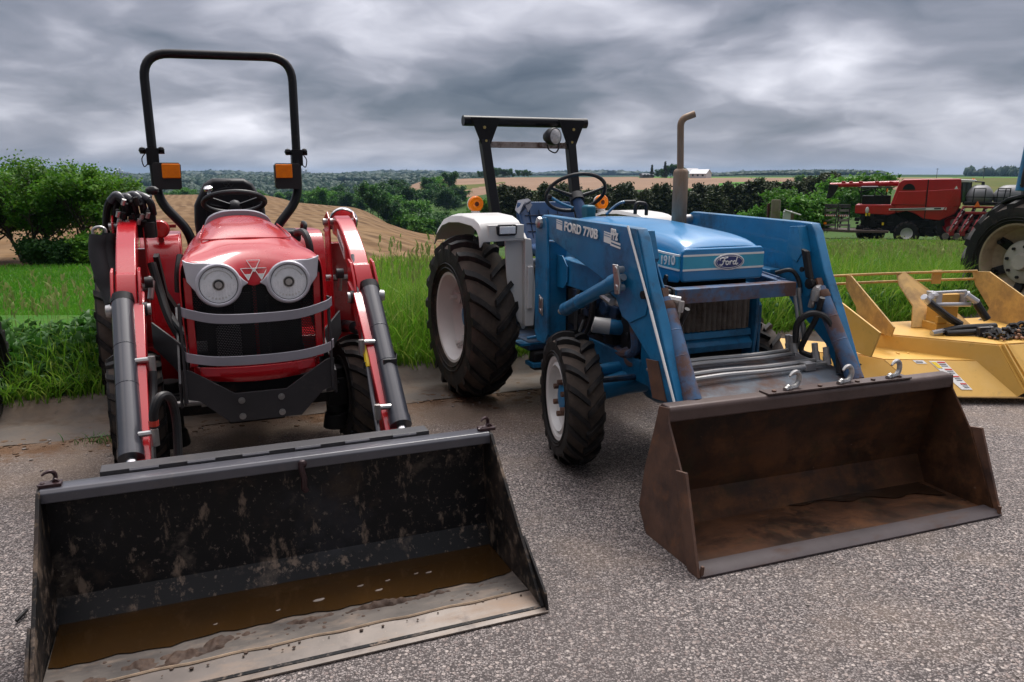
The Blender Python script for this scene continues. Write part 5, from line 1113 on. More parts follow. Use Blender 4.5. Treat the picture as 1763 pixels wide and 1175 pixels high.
    # script lettering drawn as strokes (units: letter height)
    def stroke(mb, pts, r=.0032): mb.tube(spline([(.028+(a-1.62)*.043, -.4695, 1.161+b*.040) for a, b in pts], 5), r, 6)
    mb = MB()
    stroke(mb, [(.15, .62), (.20, .85), (.5, .93), (.9, .88), (1.3, .98)]); stroke(mb, [(.85, .90), (.72, .5), (.55, .12), (.3, -.02), (.12, .12)]); stroke(mb, [(.5, .50), (.75, .53), (.98, .50)])
    stroke(mb, [(1.15, .48), (1.02, .3), (1.10, .05), (1.32, .06), (1.42, .3), (1.30, .48), (1.15, .46)]); stroke(mb, [(1.42, .36), (1.62, .36), (1.68, .50)]); stroke(mb, [(1.70, .50), (1.66, .25), (1.62, .02)]); stroke(mb, [(1.67, .30), (1.85, .50), (2.02, .42)])
    stroke(mb, [(2.50, .40), (2.28, .50), (2.12, .28), (2.2, .04), (2.42, .12), (2.54, .4)]); stroke(mb, [(2.72, .98), (2.60, .55), (2.52, .15), (2.62, .0), (2.85, .18)])
    mb.build('badge_lettering', wht, bd)
    mb = MB(); mb.prism([(-.31, .0), (-.31, .0)] and [(-.26, 1.085), (.26, 1.085), (.26, .60), (-.26, .60)], 'y', -.34, -.30); mb.build('radiator_shroud', darkm, t)
    # corrugated, rusty radiator guard
    mb = MB(); rs = []; n = 14
    for k in range(n*4+1):
        x = -.235+.47*k/(n*4); y = -.405-.019*math.sin(2*math.pi*k/4+.4); rs.append([(x, y, .800), (x, y, 1.03), (x, y+.006, 1.03), (x, y+.006, .800)])
    mb.rings(rs); mb.build('radiator_guard', pm('grimy_radiator', (.17, .145, .125), .7, var=.25, vs=6, stretch=(3,3,1), layers=[((.05,.032,.022), 5, .44, .62, .9, .9), ((.30,.27,.24), 20, .56, .72, .6, .8, (1,1,.2))]), t, ang=70)
    mb = MB(); mb.prism([(-.412, .795), (-.42, .76), (-.400, .755), (-.432, .72), (-.425, .685), (-.39, .68), (-.36, .795)], 'x', -.245, .255); mb.build('lower_grille_panel', blue, t, .004)
    for s in (-1, 1): mb = MB(); mb.prism([(-.44, 1.04), (-.30, 1.04), (-.30, .50), (-.38, .46), (-.42, .60), (-.44, .80)], 'x', s*.262, s*.282); mb.build('front_bracket', blue, t, .004)
    # front bumper frame
    mb = MB(); mb.prism([(-.605, 1.068), (-.52, 1.068), (-.52, 1.060), (-.597, 1.060), (-.597, .998), (-.605, .994)], 'x', -.378, .378); mb.box(-.378, .378, -.597, -.54, .994, 1.0)
    bf = mb.build('front_guard', rustblue, t, .003)
    for s in (-1, 1): mb = MB(); mb.bar((s*.372, -.52, 1.045), (s*.43, -.20, 1.065), .012, .06); mb.bar((s*.36, -.52, 1.062), (s*.40, -.20, 1.082), .05, .008); mb.build('guard_arm', rustblue, bf)
    # ---- exhaust stack
    mb = MB(); mb.lathe([(0, .036), (.01, .040), (.02, .046), (.33, .046), (.345, .040), (.352, .030)], (.245, .30, 1.31), (0, 0, 1), 24); ex = mb.build('exhaust_muffler', exh, t)
    mb = MB(); mb.tube(hermite_round([(.240, .30, 1.65), (.226, .30, 1.955), (.305, .27, 1.985)], .06, 6), .0205, 14); mb.build('exhaust_pipe', exh, ex)
    # ---- seat, steering wheel, dash
    mb = MB()
    rs = []
    for q in range(9):
        k = q/8; z = 1.10+.32*k; hw = .20+.035*math.sin(k*2.4)-.03*max(0, k-.8)*5*.3; y = 1.70+.13*k
        rs.append([(-hw, y-.09*(1-.3*k), z), (-hw*.8, y-.015, z), (-hw*.3, y, z), (hw*.3, y, z), (hw*.8, y-.015, z), (hw, y-.09*(1-.3*k), z), (hw+.012, y-.03, z), (hw*.7, y+.05, z), (-hw*.7, y+.05, z), (-hw-.012, y-.03, z)])
    mb.rings(rs); st = mb.build('seat', seatb, t, .008, ang=50); st.location = (.02, 0, 0)
    mb = MB(); mb.box(-.23, .23, 1.32, 1.74, 1.03, 1.11); mb.build('seat_cushion', seatb, st, .03, 3)
    mb = MB()
    for z in (1.20, 1.26, 1.32): y = 1.70+.13*(z-1.10)/.32; mb.tube([(-.16, y-.014, z), (0, y-.004, z), (.16, y-.014, z)], .004, 6)
    for x in (-.12, -.04, .04, .12): mb.tube([(x, 1.72-.006, 1.15), (x, 1.80-.006, 1.36)], .004, 6)
    mb.build('seat_stitching', pm('dark_seam', (.008, .02, .05), .6), st)
    mb = MB(); mb.plate([(-.235, 1.73, 1.33), (-.20, 1.725, 1.405), (-.12, 1.76, 1.43), (-.13, 1.80, 1.445), (-.215, 1.80, 1.43), (-.25, 1.77, 1.36)], .012); mb.plate([(-.16, 1.735, 1.345), (-.12, 1.745, 1.40), (-.14, 1.77, 1.43), (-.19, 1.74, 1.42)], .01); mb.build('torn_seat_padding', pm('grey_padding', (.25, .26, .30), .7, var=.25), st)
    wc = V(.02, 1.255, 1.50); nrm = V(.10, .62, .80).normalized(); e1 = V(1, 0, 0); e1 = (e1-nrm*e1.dot(nrm)).normalized(); e2 = nrm.cross(e1)
    def W(a, r, h=0.): return tuple(wc+(e1*math.cos(a)+e2*math.sin(a))*r+nrm*h)
    mb = MB(); mb.tube([W(2*math.pi*k/44, .215) for k in range(45)], .0135, 10, False)
    for a in (R_(75), R_(190), R_(335)): mb.tube([W(a, .03, -.035), W(a, .12, -.02), W(a, .212)], [.015, .011, .010], 8)
    mb.tube([W(0, 0, -.07), W(0, 0, -.015), W(0, 0, -.005)], [.052, .048, .02], 20); mb.build('steering_wheel', blackp, t)
    mb = MB(); mb.tube([W(0, 0, -.06), (.03, 1.13, 1.30), (.03, 1.1, 1.15)], [.035, .05, .06], 14); mb.build('steering_column', seatb, t)
    mb = MB(); mb.box(.0, .075, 1.04, 1.14, 1.30, 1.42); mb.build('column_cover', pm('teal_blue_cover', (.02, .16, .24), .4, var=.2), t, .02)
    mb = MB(); mb.tube(spline([(-.07, 1.12, 1.40), (-.14, 1.16, 1.43), (-.20, 1.20, 1.47)], 5), .010, 8); mb.tube(spline([(.10, .95, 1.36), (.16, .95, 1.41), (.22, .95, 1.44), (.28, .95, 1.44)], 5), .010, 8); lv = mb.build('control_lever', blue, t)
    mb = MB(); mb.ball((-.21, 1.205, 1.475), .020, 10); mb.tube([(.24, .95, 1.442), (.33, .95, 1.442)], .013, 8); mb.tube(hermite_round([(.30, .90, 1.36), (.30, .90, 1.44), (.39, .90, 1.43), (.39, .90, 1.35)], .03), .013, 8); mb.build('lever_knob', blackp, lv)
    mb = MB(); mb.box(-.26, .26, .93, 1.10, .98, 1.32); mb.build('dash_panel', darkm, t, .02)
    # ---- fenders
    for s in (-1, 1):
        prof = [(1.045, 1.215), (1.06, 1.285), (1.10, 1.325), (1.20, 1.352), (1.45, 1.362), (1.68, 1.350), (1.85, 1.315), (1.98, 1.245), (2.05, 1.16)]
        rs = []
        for y, z in prof:
            xi, xo = s*.475, s*.800
            rs.append([(xi, y, z-.03), (xi+s*.02, y, z), (xo-s*.08, y, z), (xo-s*.02, y, z-.015), (xo, y, z-.065), (xo-s*.012, y, z-.065), (xo-s*.03, y, z-.03), (xi+s*.02, y+.005, z-.022)])
        mb = MB(); mb.rings(rs); mb.box(s*.475, s*.735, 1.045, 1.15, 1.205, 1.30); fd = mb.build('fender', white, t, .014, 3)
        mb = MB(); mb.prism([(1.10, 1.24), (1.05, 1.20), (1.06, .62), (1.10, .57), (1.16, .62), (1.20, .85), (1.30, 1.05), (1.45, 1.20), (1.9, 1.22), (1.9, 1.28)], 'x', s*.445, s*.468)
        mb.prism([(s*.468, 1.21), (s*.60, 1.21), (s*.585, .95), (s*.555, .74), (s*.50, .63), (s*.462, .60)], 'y', 1.09, 1.105); mb.prism([(s*.42, 1.20), (s*.468, 1.21), (s*.468, .60), (s*.40, .60), (s*.385, .85)], 'y', 1.045, 1.075); mb.build('fender_side', white, fd, .008)
        mb = MB(); mb.box(s*.41, s*.455, 1.028, 1.05, .72, 1.02); mb.build('pressed_panel', white, fd, .012, 2)
        mb = MB(); mb.prism([(s*.535, 1.238), (s*.530, 1.29), (s*.545, 1.303), (s*.665, 1.303), (s*.68, 1.29), (s*.675, 1.238), (s*.66, 1.228), (s*.55, 1.228)], 'y', 1.028, 1.05); hl = mb.build('headlight', blackp, fd, .006)
        mb = MB(); mb.box(s*.548, s*.662, 1.021, 1.027, 1.242, 1.290); mb.build('reflector', reflm, hl, .004)
        mb = MB(); mb.box(s*.545, s*.665, 1.012, 1.019, 1.240, 1.292); mb.build('lens', lensm, hl, .004)
        ax = s*.54
        mb = MB(); mb.cyl((ax, 1.80, 1.33), (ax, 1.80, 1.36), .03); mb.prism([(ax-.03, 1.35), (ax+.03, 1.35), (ax+.015, 1.385), (ax-.015, 1.385)], 'y', 1.79, 1.83); mb.lathe([(.02, .03), (.04, .055), (.02, .058), (0, .058)], (ax, 1.80, 1.412), (0, 1, 0), 24); al = mb.build('warning_lamp', white, t)
        mb = MB(); mb.lathe([(.01, .060), (-.005, .060), (-.018, .052), (-.014, .030), (-.020, .020), (-.022, 0)], (ax, 1.80, 1.412), (0, 1, 0), 28); mb.build('amber_lens', amber, al)
        mb = MB(); mb.lathe([(-.0225, .018), (-.024, 0)], (ax, 1.80, 1.412), (0, 1, 0), 12); mb.build('lens_centre', pm('dark_amber', (.10, .02, .005), .3), al)
    # ---- roll-over bar
    for s in (-1, 1):
        mb = MB(); mb.bar((s*.345, 1.80, 1.08), (s*.375, 2.05, 1.90), .072, .072, (0, 1, 0)); p = mb.build('roll_bar_post', black, t, .008)
        mb = MB(); mb.prism([(s*.495, 2.060), (s*.250, 2.060), (s*.338, 1.845), (s*.405, 1.845)], 'y', 2.012, 2.024); mb.build('gusset_plate', black, p, .003)
        mb = MB(); mb.cyl((s*.385, 2.012, 1.985), (s*.385, 2.003, 1.985), .012, n=6); mb.cyl((s*.372, 2.012, 1.885), (s*.372, 2.003, 1.885), .010, n=6); mb.build('brass_bolt', pm('brass', (.55, .42, .16), .35, metal=.8), p)
    mb = MB(); mb.tube([(-.535, 2.08, 2.035), (.535, 2.08, 2.04)], .040, 18); mb.build('roll_bar_tube', black, t)
    mb = MB(); mb.box(-.36, .36, 2.03, 2.07, 1.835, 1.882); mb.build('cross_strap', pm('flaking_paint', (.26, .22, .20), .7, var=.2, layers=[((.07,.035,.022), 14, .46, .62, .95, .9), ((.42,.38,.35), 30, .55, .7, .5, .8)]), t, .004)
    mb = MB(); mb.lathe([(.07, .04), (.02, .066), (-.02, .070), (-.035, .066)], (.185, 1.985, 1.925), (-.35, 1, 0), 28); mb.tube(spline([(.14, 1.99, 1.86), (.15, 1.97, 1.82), (.20, 1.96, 1.80), (.235, 1.97, 1.84), (.24, 1.99, 1.88)], 5), .006, 6); lt = mb.build('work_light', blackp, t)
    mb = MB(); mb.lathe([(-.034, .060), (-.046, .045), (-.05, 0)], (.185, 1.985, 1.925), (-.35, 1, 0), 28); mb.build('lens', pm('ribbed_lens', (.42, .42, .43), .2, var=.3, vs=40, bump=(90, .5, .004)), lt)
    # ---- loader frame
    for s in (-1, 1):
        mb = MB(); mb.prism([(.625, 1.34), (.60, 1.375), (.49, 1.375), (.465, 1.34), (.445, .66), (.49, .60), (.60, .60), (.635, .66)], 'x', s*.566, s*.584); ps = mb.build('loader_post', blue, t, .004)
        mb = MB(); mb.box(s*.440, s*.560, .475, .60, .62, 1.23); mb.build('inner_post', blue, ps, .006)
        mb = MB(); mb.cyl((s*.60, .555, 1.34), (s*.45, .555, 1.34), .030); mb.lathe([(0, .036), (.018, .034), (.024, .02), (.025, 0)], (s*.584, .555, 1.34), (s, 0, 0), 8); mb.build('pivot_pin', zinc, ps)
        mb = MB(); mb.prism([(.50, .88), (.555, .90), (.555, .79), (.50, .77)], 'x', s*.584, s*.594); mb.cyl((s*.60, .527, .87), (s*.58, .527, .87), .016, n=8); mb.cyl((s*.60, .527, .80), (s*.58, .527, .80), .016, n=8); mb.build('latch_plate', zinc, ps, .008)
        mb = MB(); mb.prism([(.47, 1.135), (.47, .975), (-.34, .955), (-.34, 1.105)], 'x', s*.42, s*.50); rl = mb.build('side_rail', blue, t, .008)
        mb = MB(); mb.prism([(.47, 1.15), (.40, 1.15), (.33, 1.09), (.33, 1.0), (.38, .955), (.47, .955)], 'x', s*.502, s*.512); mb.build('gusset_plate', blue, rl, .003)
        mb = MB(); mb.prism([(-.20, 1.0), (-.20, .62), (-.30, .47), (-.42, .50), (-.42, .92), (-.34, 1.0)], 'x', s*.30, s*.318); mb.prism([(.35, .62), (.5, .62), (.5, .50), (-.2, .48), (-.3, .48), (-.3, .60)], 'x', s*.28, s*.30); mb.build('subframe_plate', blue, t, .004)
        arm = [(.60, 1.33), (.58, 1.37), (.54, 1.388), (-.44, 1.374), (-.53, 1.370), (-.565, 1.33), (-.65, 1.13), (-.755, .94), (-.945, .56), (-.90, .50), (-.84, .53), (-.70, .74), (-.43, .925), (-.365, .99), (-.345, 1.045), (.45, 1.255), (.56, 1.275)]
        mb = MB(); mb.prism(arm, 'x', s*.515, s*.574); a = mb.build('lift_arm', blue, t, .007, 2)
        mb = MB(); mb.prism([(-.43, 1.372), (-.53, 1.368), (-.635, 1.14), (-.67, 1.05), (-.64, .96), (-.50, .90), (-.425, .92), (-.325, 1.05)], 'x', s*.574, s*.581); mb.build('elbow_plate', blue, a, .002)
        mb = MB(); mb.prism([(-.44, 1.345), (-.475, 1.34), (-.555, 1.18), (-.645, 1.04), (-.61, .98), (-.53, 1.0), (-.48, 1.14)], 'x', s*.458, s*.468); mb.prism([(-.44, 1.35), (-.50, 1.355), (-.55, 1.22), (-.51, 1.16), (-.43, 1.2)], 'x', s*.452, s*.515); mb.build('cylinder_lug', blue, a, .003)
        mb = MB(); mb.cyl((s*.43, -.635, 1.06), (s*.60, -.635, 1.06), .020); mb.lathe([(0, .03), (.012, .028), (.016, 0)], (s*.44, -.635, 1.06), (-s, 0, 0), 8); mb.cyl((s*.435, -.58, 1.13), (s*.425, -.58, 1.13), .014, n=8); mb.build('pivot_pin', darkm, a)
        hydraulic(t, (s*.483, -.655, 1.035), (s*.50, -.955, .575), .041, rustblue, zinc, .95, .02, 'tilt_cylinder')
        mb = MB(); mb.lathe([(0, .044), (.03, .046), (.04, .042)], (s*.4837, -.668, 1.015), (.03*s, -.55, -.84), 16); mb.bar((s*.483, -.63, 1.08), (s*.4836, -.67, 1.0), .035, .05); mb.build('cylinder_head', rust, t)
        hydraulic(t, (s*.605, .16, .868), (s*.605, -.47, 1.128), .036, blue, zinc, .06, .018, 'lift_cylinder_rod')
        mb = MB(); A, B = V(s*.605, .165, .866), V(s*.605, -.43, 1.112); d = (B-A); mb.tube([tuple(A+d*q) for q in (0, .04, .05, .30, .305, .31, .88, .885, .90, 1)], [.032, .032, .037, .037, .040, .037, .037, .042, .042, .038], 20); mb.build('lift_cylinder', blue, t)
        mb = MB(); mb.tube([(s*.605, .165, .866), (s*.60, .235, .842)], .020, 10); mb.prism([(-.42, 1.19), (-.47, 1.19), (-.50, 1.10), (-.49, 1.045), (-.45, 1.04), (-.44, 1.10)], 'x', s*.632, s*.645); mb.cyl((s*.65, -.46, 1.165), (s*.60, -.46, 1.165), .018, n=10); mb.cyl((s*.65, -.47, 1.075), (s*.60, -.47, 1.075), .018, n=10); mb.build('cylinder_link', zinc, t, .008)
        mb = MB(); mb.tube(spline([(s*.60, -.30, 1.02), (s*.58, -.33, .99), (s*.55, -.40, .97)], 4), .018, 8); mb.tube([(s*.60, -.24, 1.015), (s*.60, -.36, .985)], .022, 8); mb.build('hose_fitting', zinc, t)
        mb = MB(); mb.prism([(-.76, .76), (-.66, .75), (-.73, .57), (-.845, .58)], 'x', s*.575, s*.583); mb.build('rusted_patch_plate', rust, a, .002)
        # bucket brackets
        mb = MB(); mb.prism([(-.895, .60), (-.80, .54), (-.82, .30), (-.85, .14), (-.875, .12), (-.885, .40)], 'x', s*.46, s*.475); mb.prism([(-.895, .60), (-.80, .54), (-.82, .30), (-.85, .14), (-.875, .12), (-.885, .40)], 'x', s*.525, s*.54); mb.build('bucket_bracket', rust, t, .003)
        if s < 0:
            text_part('arm_lettering', 'FORD 770B', wht, a, (-.5825, .238, 1.314), (0, -1, -.055), (0, 0, 1), .069, .0015, 1.02, xscale=1.13, bold=.0022)
            for y in (.350, -.212):
                flat_poly('arm_stripe', [(0, 0), (.075, -.004), (.075, .052), (0, .056)], wht, a, (-.5755, y, 1.316 if y > 0 else 1.282), (0, -1, -.055), (0, 0, 1), .0015)
                for q in (.034, .046): flat_poly('stripe_gap', [(.004, q), (.071, q-.004), (.071, q-.001), (.004, q+.003)], blue, a, (-.577, y, 1.316 if y > 0 else 1.282), (0, -1, -.055), (0, 0, 1), .001)
            text_part('sticker_lettering', 'PPz', wht, a, (-.5825, -.292, 1.305), (0, -1, -.06), (0, 0, 1), .072, .0015, .92, xscale=.72, bold=.003)
            for i in range(2): flat_poly('sticker_line', [(0, 0), (.10, -.006), (.10, .004), (0, .010)], wht, a, (-.5822, -.292, 1.288-.018*i), (0, -1, -.06), (0, 0, 1), .0015)
    mb = MB(); mb.tube([(-.592, -.475, 1.378), (-.592, -.70, 1.0), (-.592, -.705, .99), (-.592, -.935, .585)], [.006, .006, .0075, .006], 10); mb.build('level_indicator_rod', wht, t)
    # cross plate between the arms with its pipes
    mb = MB(); mb.plate([(-.515, -.56, .668), (.515, -.56, .668), (.515, -.80, .625), (.515, -.945, .57), (-.515, -.945, .57), (-.515, -.80, .625)], .012); mb.tube([(-.515, -.88, .535), (.515, -.88, .535)], .05, 16); cp = mb.build('cross_plate', pm('weathered_plate', (.10, .12, .145), .65, var=.25, vs=5, layers=[((.11,.062,.045), 3.5, .45, .60, .9, .9), ((.22,.20,.19), 16, .55, .72, .5, .8), ((.05,.12,.22), 7, .58, .72, .6, .6)]), t, .003)
    for y, z, x1 in ((-.60, .695, .36), (-.64, .685, .36), (-.735, .665, .42), (-.785, .655, .45)):
        mb = MB(); mb.tube(spline([(-.43, y-.005, z), (-.2, y+.003, z+.003), (.1, y-.004, z-.002), (x1, y, z+.002)], 5), .0125, 8); mb.build('steel_pipe', zinc, t)
    for x, y, z in ((-.445, -.60, .70), (-.425, -.65, .70), (-.435, -.735, .675), (-.445, -.79, .66), (.37, -.60, .70), (.36, -.645, .705), (.43, -.735, .675), (.46, -.785, .66)):
        mb = MB(); mb.tube([(x, y, z-.01), (x-.004, y+.01, z+.035), (x-.004, y+.01, z+.036), (x-.008, y+.015, z+.08)], [.020, .020, .016, .016], 8); mb.build('pipe_fitting', zinc, t)
    mb = MB(); mb.box(.30, .37, -.80, -.715, .63, .672); mb.build('pipe_clamp', zinc, t, .004)
    def H(P, r=.016):
        mb = MB(); mb.tube(spline(P, 7), r, 10); mb.build('hydraulic_hose', hose, t)
    H([(-.44, -.60, .76), (-.445, -.60, .84), (-.455, -.64, .90), (-.46, -.70, .86), (-.46, -.76, .74), (-.465, -.82, .65)]); H([(-.425, -.64, .76), (-.43, -.64, .82), (-.44, -.68, .85), (-.45, -.74, .80), (-.455, -.80, .68)]); H([(-.425, -.76, 1.0), (-.425, -.70, .90), (-.43, -.62, .80), (-.435, -.60, .74)], .013)
    H([(.36, -.645, .75), (.355, -.66, .86), (.40, -.71, .915), (.46, -.77, .88), (.475, -.83, .74), (.47, -.86, .62)], .017); H([(.43, -.74, 1.0), (.435, -.70, .88), (.42, -.66, .78), (.41, -.64, .70), (.43, -.70, .68)], .015); H([(.37, -.45, 1.10), (.41, -.52, 1.12), (.44, -.55, 1.07), (.44, -.57, 1.0)], .012)
    for x, y, z in ((.43, -.69, 1.03), (-.425, -.70, 1.03)):
        mb = MB(); mb.tube([(x, y, z), (x-.005, y+.0, z-.05), (x-.005, y+.01, z-.051), (x-.005, y+.02, z-.09)], [.022, .022, .017, .017], 8); mb.tube([(x, y, z), (x+.05*(1 if x > 0 else -1), y+.03, z+.01)], .02, 8); mb.build('hose_fitting', zinc, t)
    for x in (.395, .425):
        mb = MB(); mb.tube(spline([(x, -.57, 1.02), (x+.005, -.60, .90), (x, -.63, .80), (x+.01, -.62, .74), (x, -.60, .70)], 5), .010, 8); mb.build('steel_pipe', zinc, t)
        mb = MB(); mb.tube([(x, -.568, 1.03), (x, -.575, .985)], .016, 8); mb.tube([(x+.003, -.615, .84), (x+.003, -.625, .80)], .016, 8); mb.build('pipe_fitting', zinc, t)
    mb = MB(); mb.plate([(.442, -.56, 1.24), (.442, -.60, 1.23), (.442, -.65, 1.08), (.442, -.61, 1.09)], .03); mb.build('valve_block', darkm, t, .006)
    # ---- bucket: a part with its own small turn
    bk_root = MB(); half = .842
    inn = [(0, .012), (.40, .016), (.475, .15), (.455, .34), (.425, .55)]; outp = [(.437, .552), (.468, .34), (.488, .145), (.41, .002), (0, .001)]
    sk = lambda x0: x0
    bk_root.prism(inn+outp, 'x', -half, half)
    for i, v in enumerate(bk_root.v): bk_root.v[i] = (v[0]+v[2]*.10, v[1], v[2])
    bk = bk_root.build('bucket', rustdark, t, ang=20); bk.location = (.09, -1.41, 0); bk.rotation_euler = (0, 0, R_(-2.3))
    def skew(mb):
        for i, v in enumerate(mb.v): mb.v[i] = (v[0]+v[2]*.10, v[1], v[2])
        return mb
    mb = MB(); mb.prism([(.352, .545), (.350, .600), (.362, .616), (.425, .618), (.440, .605), (.440, .545)], 'x', -half-.006, half+.006); skew(mb).build('lip_beam', rustlip, bk, .008, 3)
    sp = [(.438, .60), (.36, .612), (.345, .545), (.195, .36), (.0, .02), (0, .002), (.41, .0), (.50, .10), (.492, .30), (.455, .48)]
    for s in (-1, 1):
        mb = MB(); mb.prism(sp, 'x', s*half, s*(half+.011)); skew(mb).build('side_plate', rust if s < 0 else rustdark, bk, .002)
        mb = MB(); mb.prism([(-.035, .002), (.045, .002), (.225, .375), (.150, .388)], 'x', s*(half+.012), s*(half+.026)); mb.box(s*(half+.012), s*(half-.0), -.035, -.02, .002, .05); skew(mb).build('side_cutter', rust, bk, .002)
    mb = MB(); mb.prism([(-.04, .002), (-.04, .010), (-.008, .026), (.050, .029), (.050, .017)], 'x', -half-.012, half+.012); skew(mb).build('cutting_edge', pm('worn_cutting_edge', (.060, .048, .050), .5, spec=.25, metal=.1, var=.2, layers=[((.07,.035,.022), 8, .52, .70, .7, .8, (.4,1,1))]), bk, .002)
    mb = MB(); mb.box(-.32, .56, .352, .425, .617, .626); skew(mb); hs = mb.build('hook_strip', rustlip, bk, .002)
    mb = MB()
    for x in (-.27, .0, .23, .33, .50): mb.cyl((x+.06, .375, .622), (x+.06, .375, .634), .011, n=8)
    mb.build('strip_bolt', rust, hs)
    for x in (-.165, .155, .465):
        h = MB(); hook_mb(h, (x+.062, .385, .624), 1.05, .25); h.build('grab_hook', zinc, bk)
blue_tractor()
def blue_water():
    n = 30; w = MB(); fr = [(-.05+.85*i/n, .40-.16*(i/n)**1.2-.02*math.sin(i*.7)) for i in range(n+1)]
    w.add([(x, y, .0205) for x, y in fr]+[(x, .405, .0205) for x, _ in fr], [(i, i+1, n+2+i, n+1+i) for i in range(n)])
    o = w.build('standing_water', pm('dark_standing_water', (.022, .012, .007), .07, var=.3), None, smooth=False)
    M = BT.matrix_world.copy(); a = R_(23-2.3); c, s = math.cos(R_(23)), math.sin(R_(23))
    o.location = (.928+.09*c+1.41*s, 4.547+.09*s-1.41*c, 0); o.rotation_euler = (0, 0, a); tag(o, 'dark water standing in the back corner of the rusty bucket', 'water', kind='stuff')
blue_water()
# ================================================================ yellow cutter deck
def cutter():
    t = empty('brush_cutter', (3.3, 6.2, 0), 10); tag(t, 'yellow steel brush cutter deck with open upright fins and rails', 'cutter deck')
    def P(name, pts, th=.012, mat=None, parent=t): mb = MB(); mb.plate(pts, th); return mb.build(name, mat or yellow, parent, .003)
    P('deck_plate', [(-.603, .094, .40), (.185, -.581, .40), (.295, -.576, .40), (1.5, -.50, .40), (1.5, .45, .40), (-.25, .34, .40)])
    P('deck_skirt', [(-.603, .090, .395), (.185, -.585, .395), (.262, -.795, .085), (.215, -.79, .055), (.067, -.535, .262), (-.56, .05, .285)])
    P('deck_skirt', [(.185, -.585, .395), (.295, -.58, .395), (.46, -.80, .05), (.40, -.86, .03), (.262, -.795, .085)])
    P('deck_skirt', [(.295, -.58, .392), (1.5, -.505, .392), (1.5, -.93, .02), (.46, -.86, .02), (.40, -.80, .06)])
    P('deck_ledge', [(-.703, -.10, .272), (-.589, -.382, .272), (.067, -.53, .272), (-.56, .05, .292)])
    P('front_skirt', [(-.589, -.384, .268), (.067, -.532, .268), (.215, -.792, .055), (-.42, -.655, .055)])
    P('front_skirt', [(-.703, -.10, .268), (-.589, -.382, .268), (-.42, -.655, .055), (-.85, -.30, .055)])
    P('front_skirt', [(-1.42, -.02, .262), (-.705, -.10, .266), (-.85, -.30, .055), (-1.50, -.22, .055)]); P('deck_ledge', [(-1.42, -.02, .266), (-.705, -.10, .270), (-.56, .05, .290), (-1.2, .40, .31)])
    mb = MB(); mb.tube([(-.42, -.657, .055), (.225, -.796, .052), (.46, -.865, .025)], .008, 6); mb.build('skirt_edge', wornyel, t)
    for x, y in ((-.30, .22), (-.12, .28), (.55, -.35), (.62, -.52), (.80, .30), (.35, .33)): mb = MB(); mb.cyl((x, y, .405), (x, y, .420), .016, n=6); mb.cyl((x, y, .404), (x, y, .410), .024, n=14); mb.build('deck_bolt', zinc, t)
    for x in (-.41, .88): mb = MB(); mb.tube([(x+.011, -.20, .408), (x+.011, .0, .410), (x+.011, .25, .408)], .007, 6); mb.build('weld_bead', wornyel, t)
    for x, y in ((-.38, -.25), (-.305, -.268), (-.235, -.285), (-.16, -.30)): mb = MB(); mb.ball((x, y, .283), .012, 8, (.8, 2.0, .7)); mb.build('pressed_rib', yellow, t)
    mb = MB(); mb.bar((.215, -.60, .405), (.30, -.83, .07), .018, .02); mb.bar((.245, -.60, .405), (.345, -.84, .06), .012, .016); mb.build('corner_rib', yellow, t, .003)
    def fin(x, pts, mat=wornyel, w=.014): mb = MB(); mb.prism(pts, 'x', x-w/2, x+w/2); return mb.build('fin', mat, t, .003)
    fin(-.85, [(-.04, .724), (-.683, .545), (-.60, .35), (-.2, .35), (.0, .60)], yellow); fin(-.72, [(.25, .68), (-.42, .48), (-.30, .31), (-.02, .31), (.10, .45)], yellow)
    fin(-.41, [(.455, .793), (.387, .806), (-.227, .483), (-.2, .404), (.10, .404), (.268, .523), (.273, .557), (.441, .701)])
    P('fin', [(.09, .50, .797), (.145, .46, .808), (.32, .26, .63), (.50, .05, .41), (-.03, .085, .404), (-.015, .115, .585), (.06, .42, .715)], .014, wornyel)
    fin(.88, [(.563, .794), (.363, .815), (-.03, .66), (-.30, .56), (-.30, .404), (.365, .404), (.315, .506), (.503, .679)])
    for z, y in ((.800, .45), (.728, .47)): mb = MB(); mb.tube(spline([(-1.15, y-.10, z-.02), (-.80, y-.03, z-.01), (-.41, y, z), (.12, y+.03, z+.004), (.88, y+.06, z+.003)], 5), .011, 8); mb.build('rail', wornyel, t)
    mb = MB(); mb.box(.44, .53, .50, .515, .70, .82); mb.build('rail_bracket', wornyel, t, .003)
    # centre post with motor, fittings and black hoses
    mb = MB(); mb.box(.085, .265, -.06, .08, .40, .70); mb.box(.06, .29, -.09, .1, .40, .47); mb.box(.06, .15, -.095, -.06, .47, .53); post = mb.build('motor_post', pm('post_yellow', (.60, .34, .07), .55, var=.15, vs=8, layers=[((.20,.10,.04), 9, .58, .75, .6, .9)]), t, .008)
    mb = MB(); mb.box(.02, .075, -.10, .02, .63, .72); mb.box(.27, .30, -.10, .02, .61, .72); mb.cyl((.02, -.10, .625), (.33, -.10, .62), .018); mb.cyl((.0, -.09, .72), (.29, -.09, .725), .012)
    for a, b in (((-.05, -.13, .70), (.03, -.08, .70)), ((-.13, -.15, .70), (-.05, -.12, .64)), ((.28, -.10, .70), (.36, -.14, .64)), ((.30, -.08, .71), (.34, -.08, .66))): mb.tube([a, b], .027, 8)
    mb.build('hydraulic_fitting', pm('pale_fitting', (.52, .52, .54), .35, metal=.4, var=.15), t, .003)
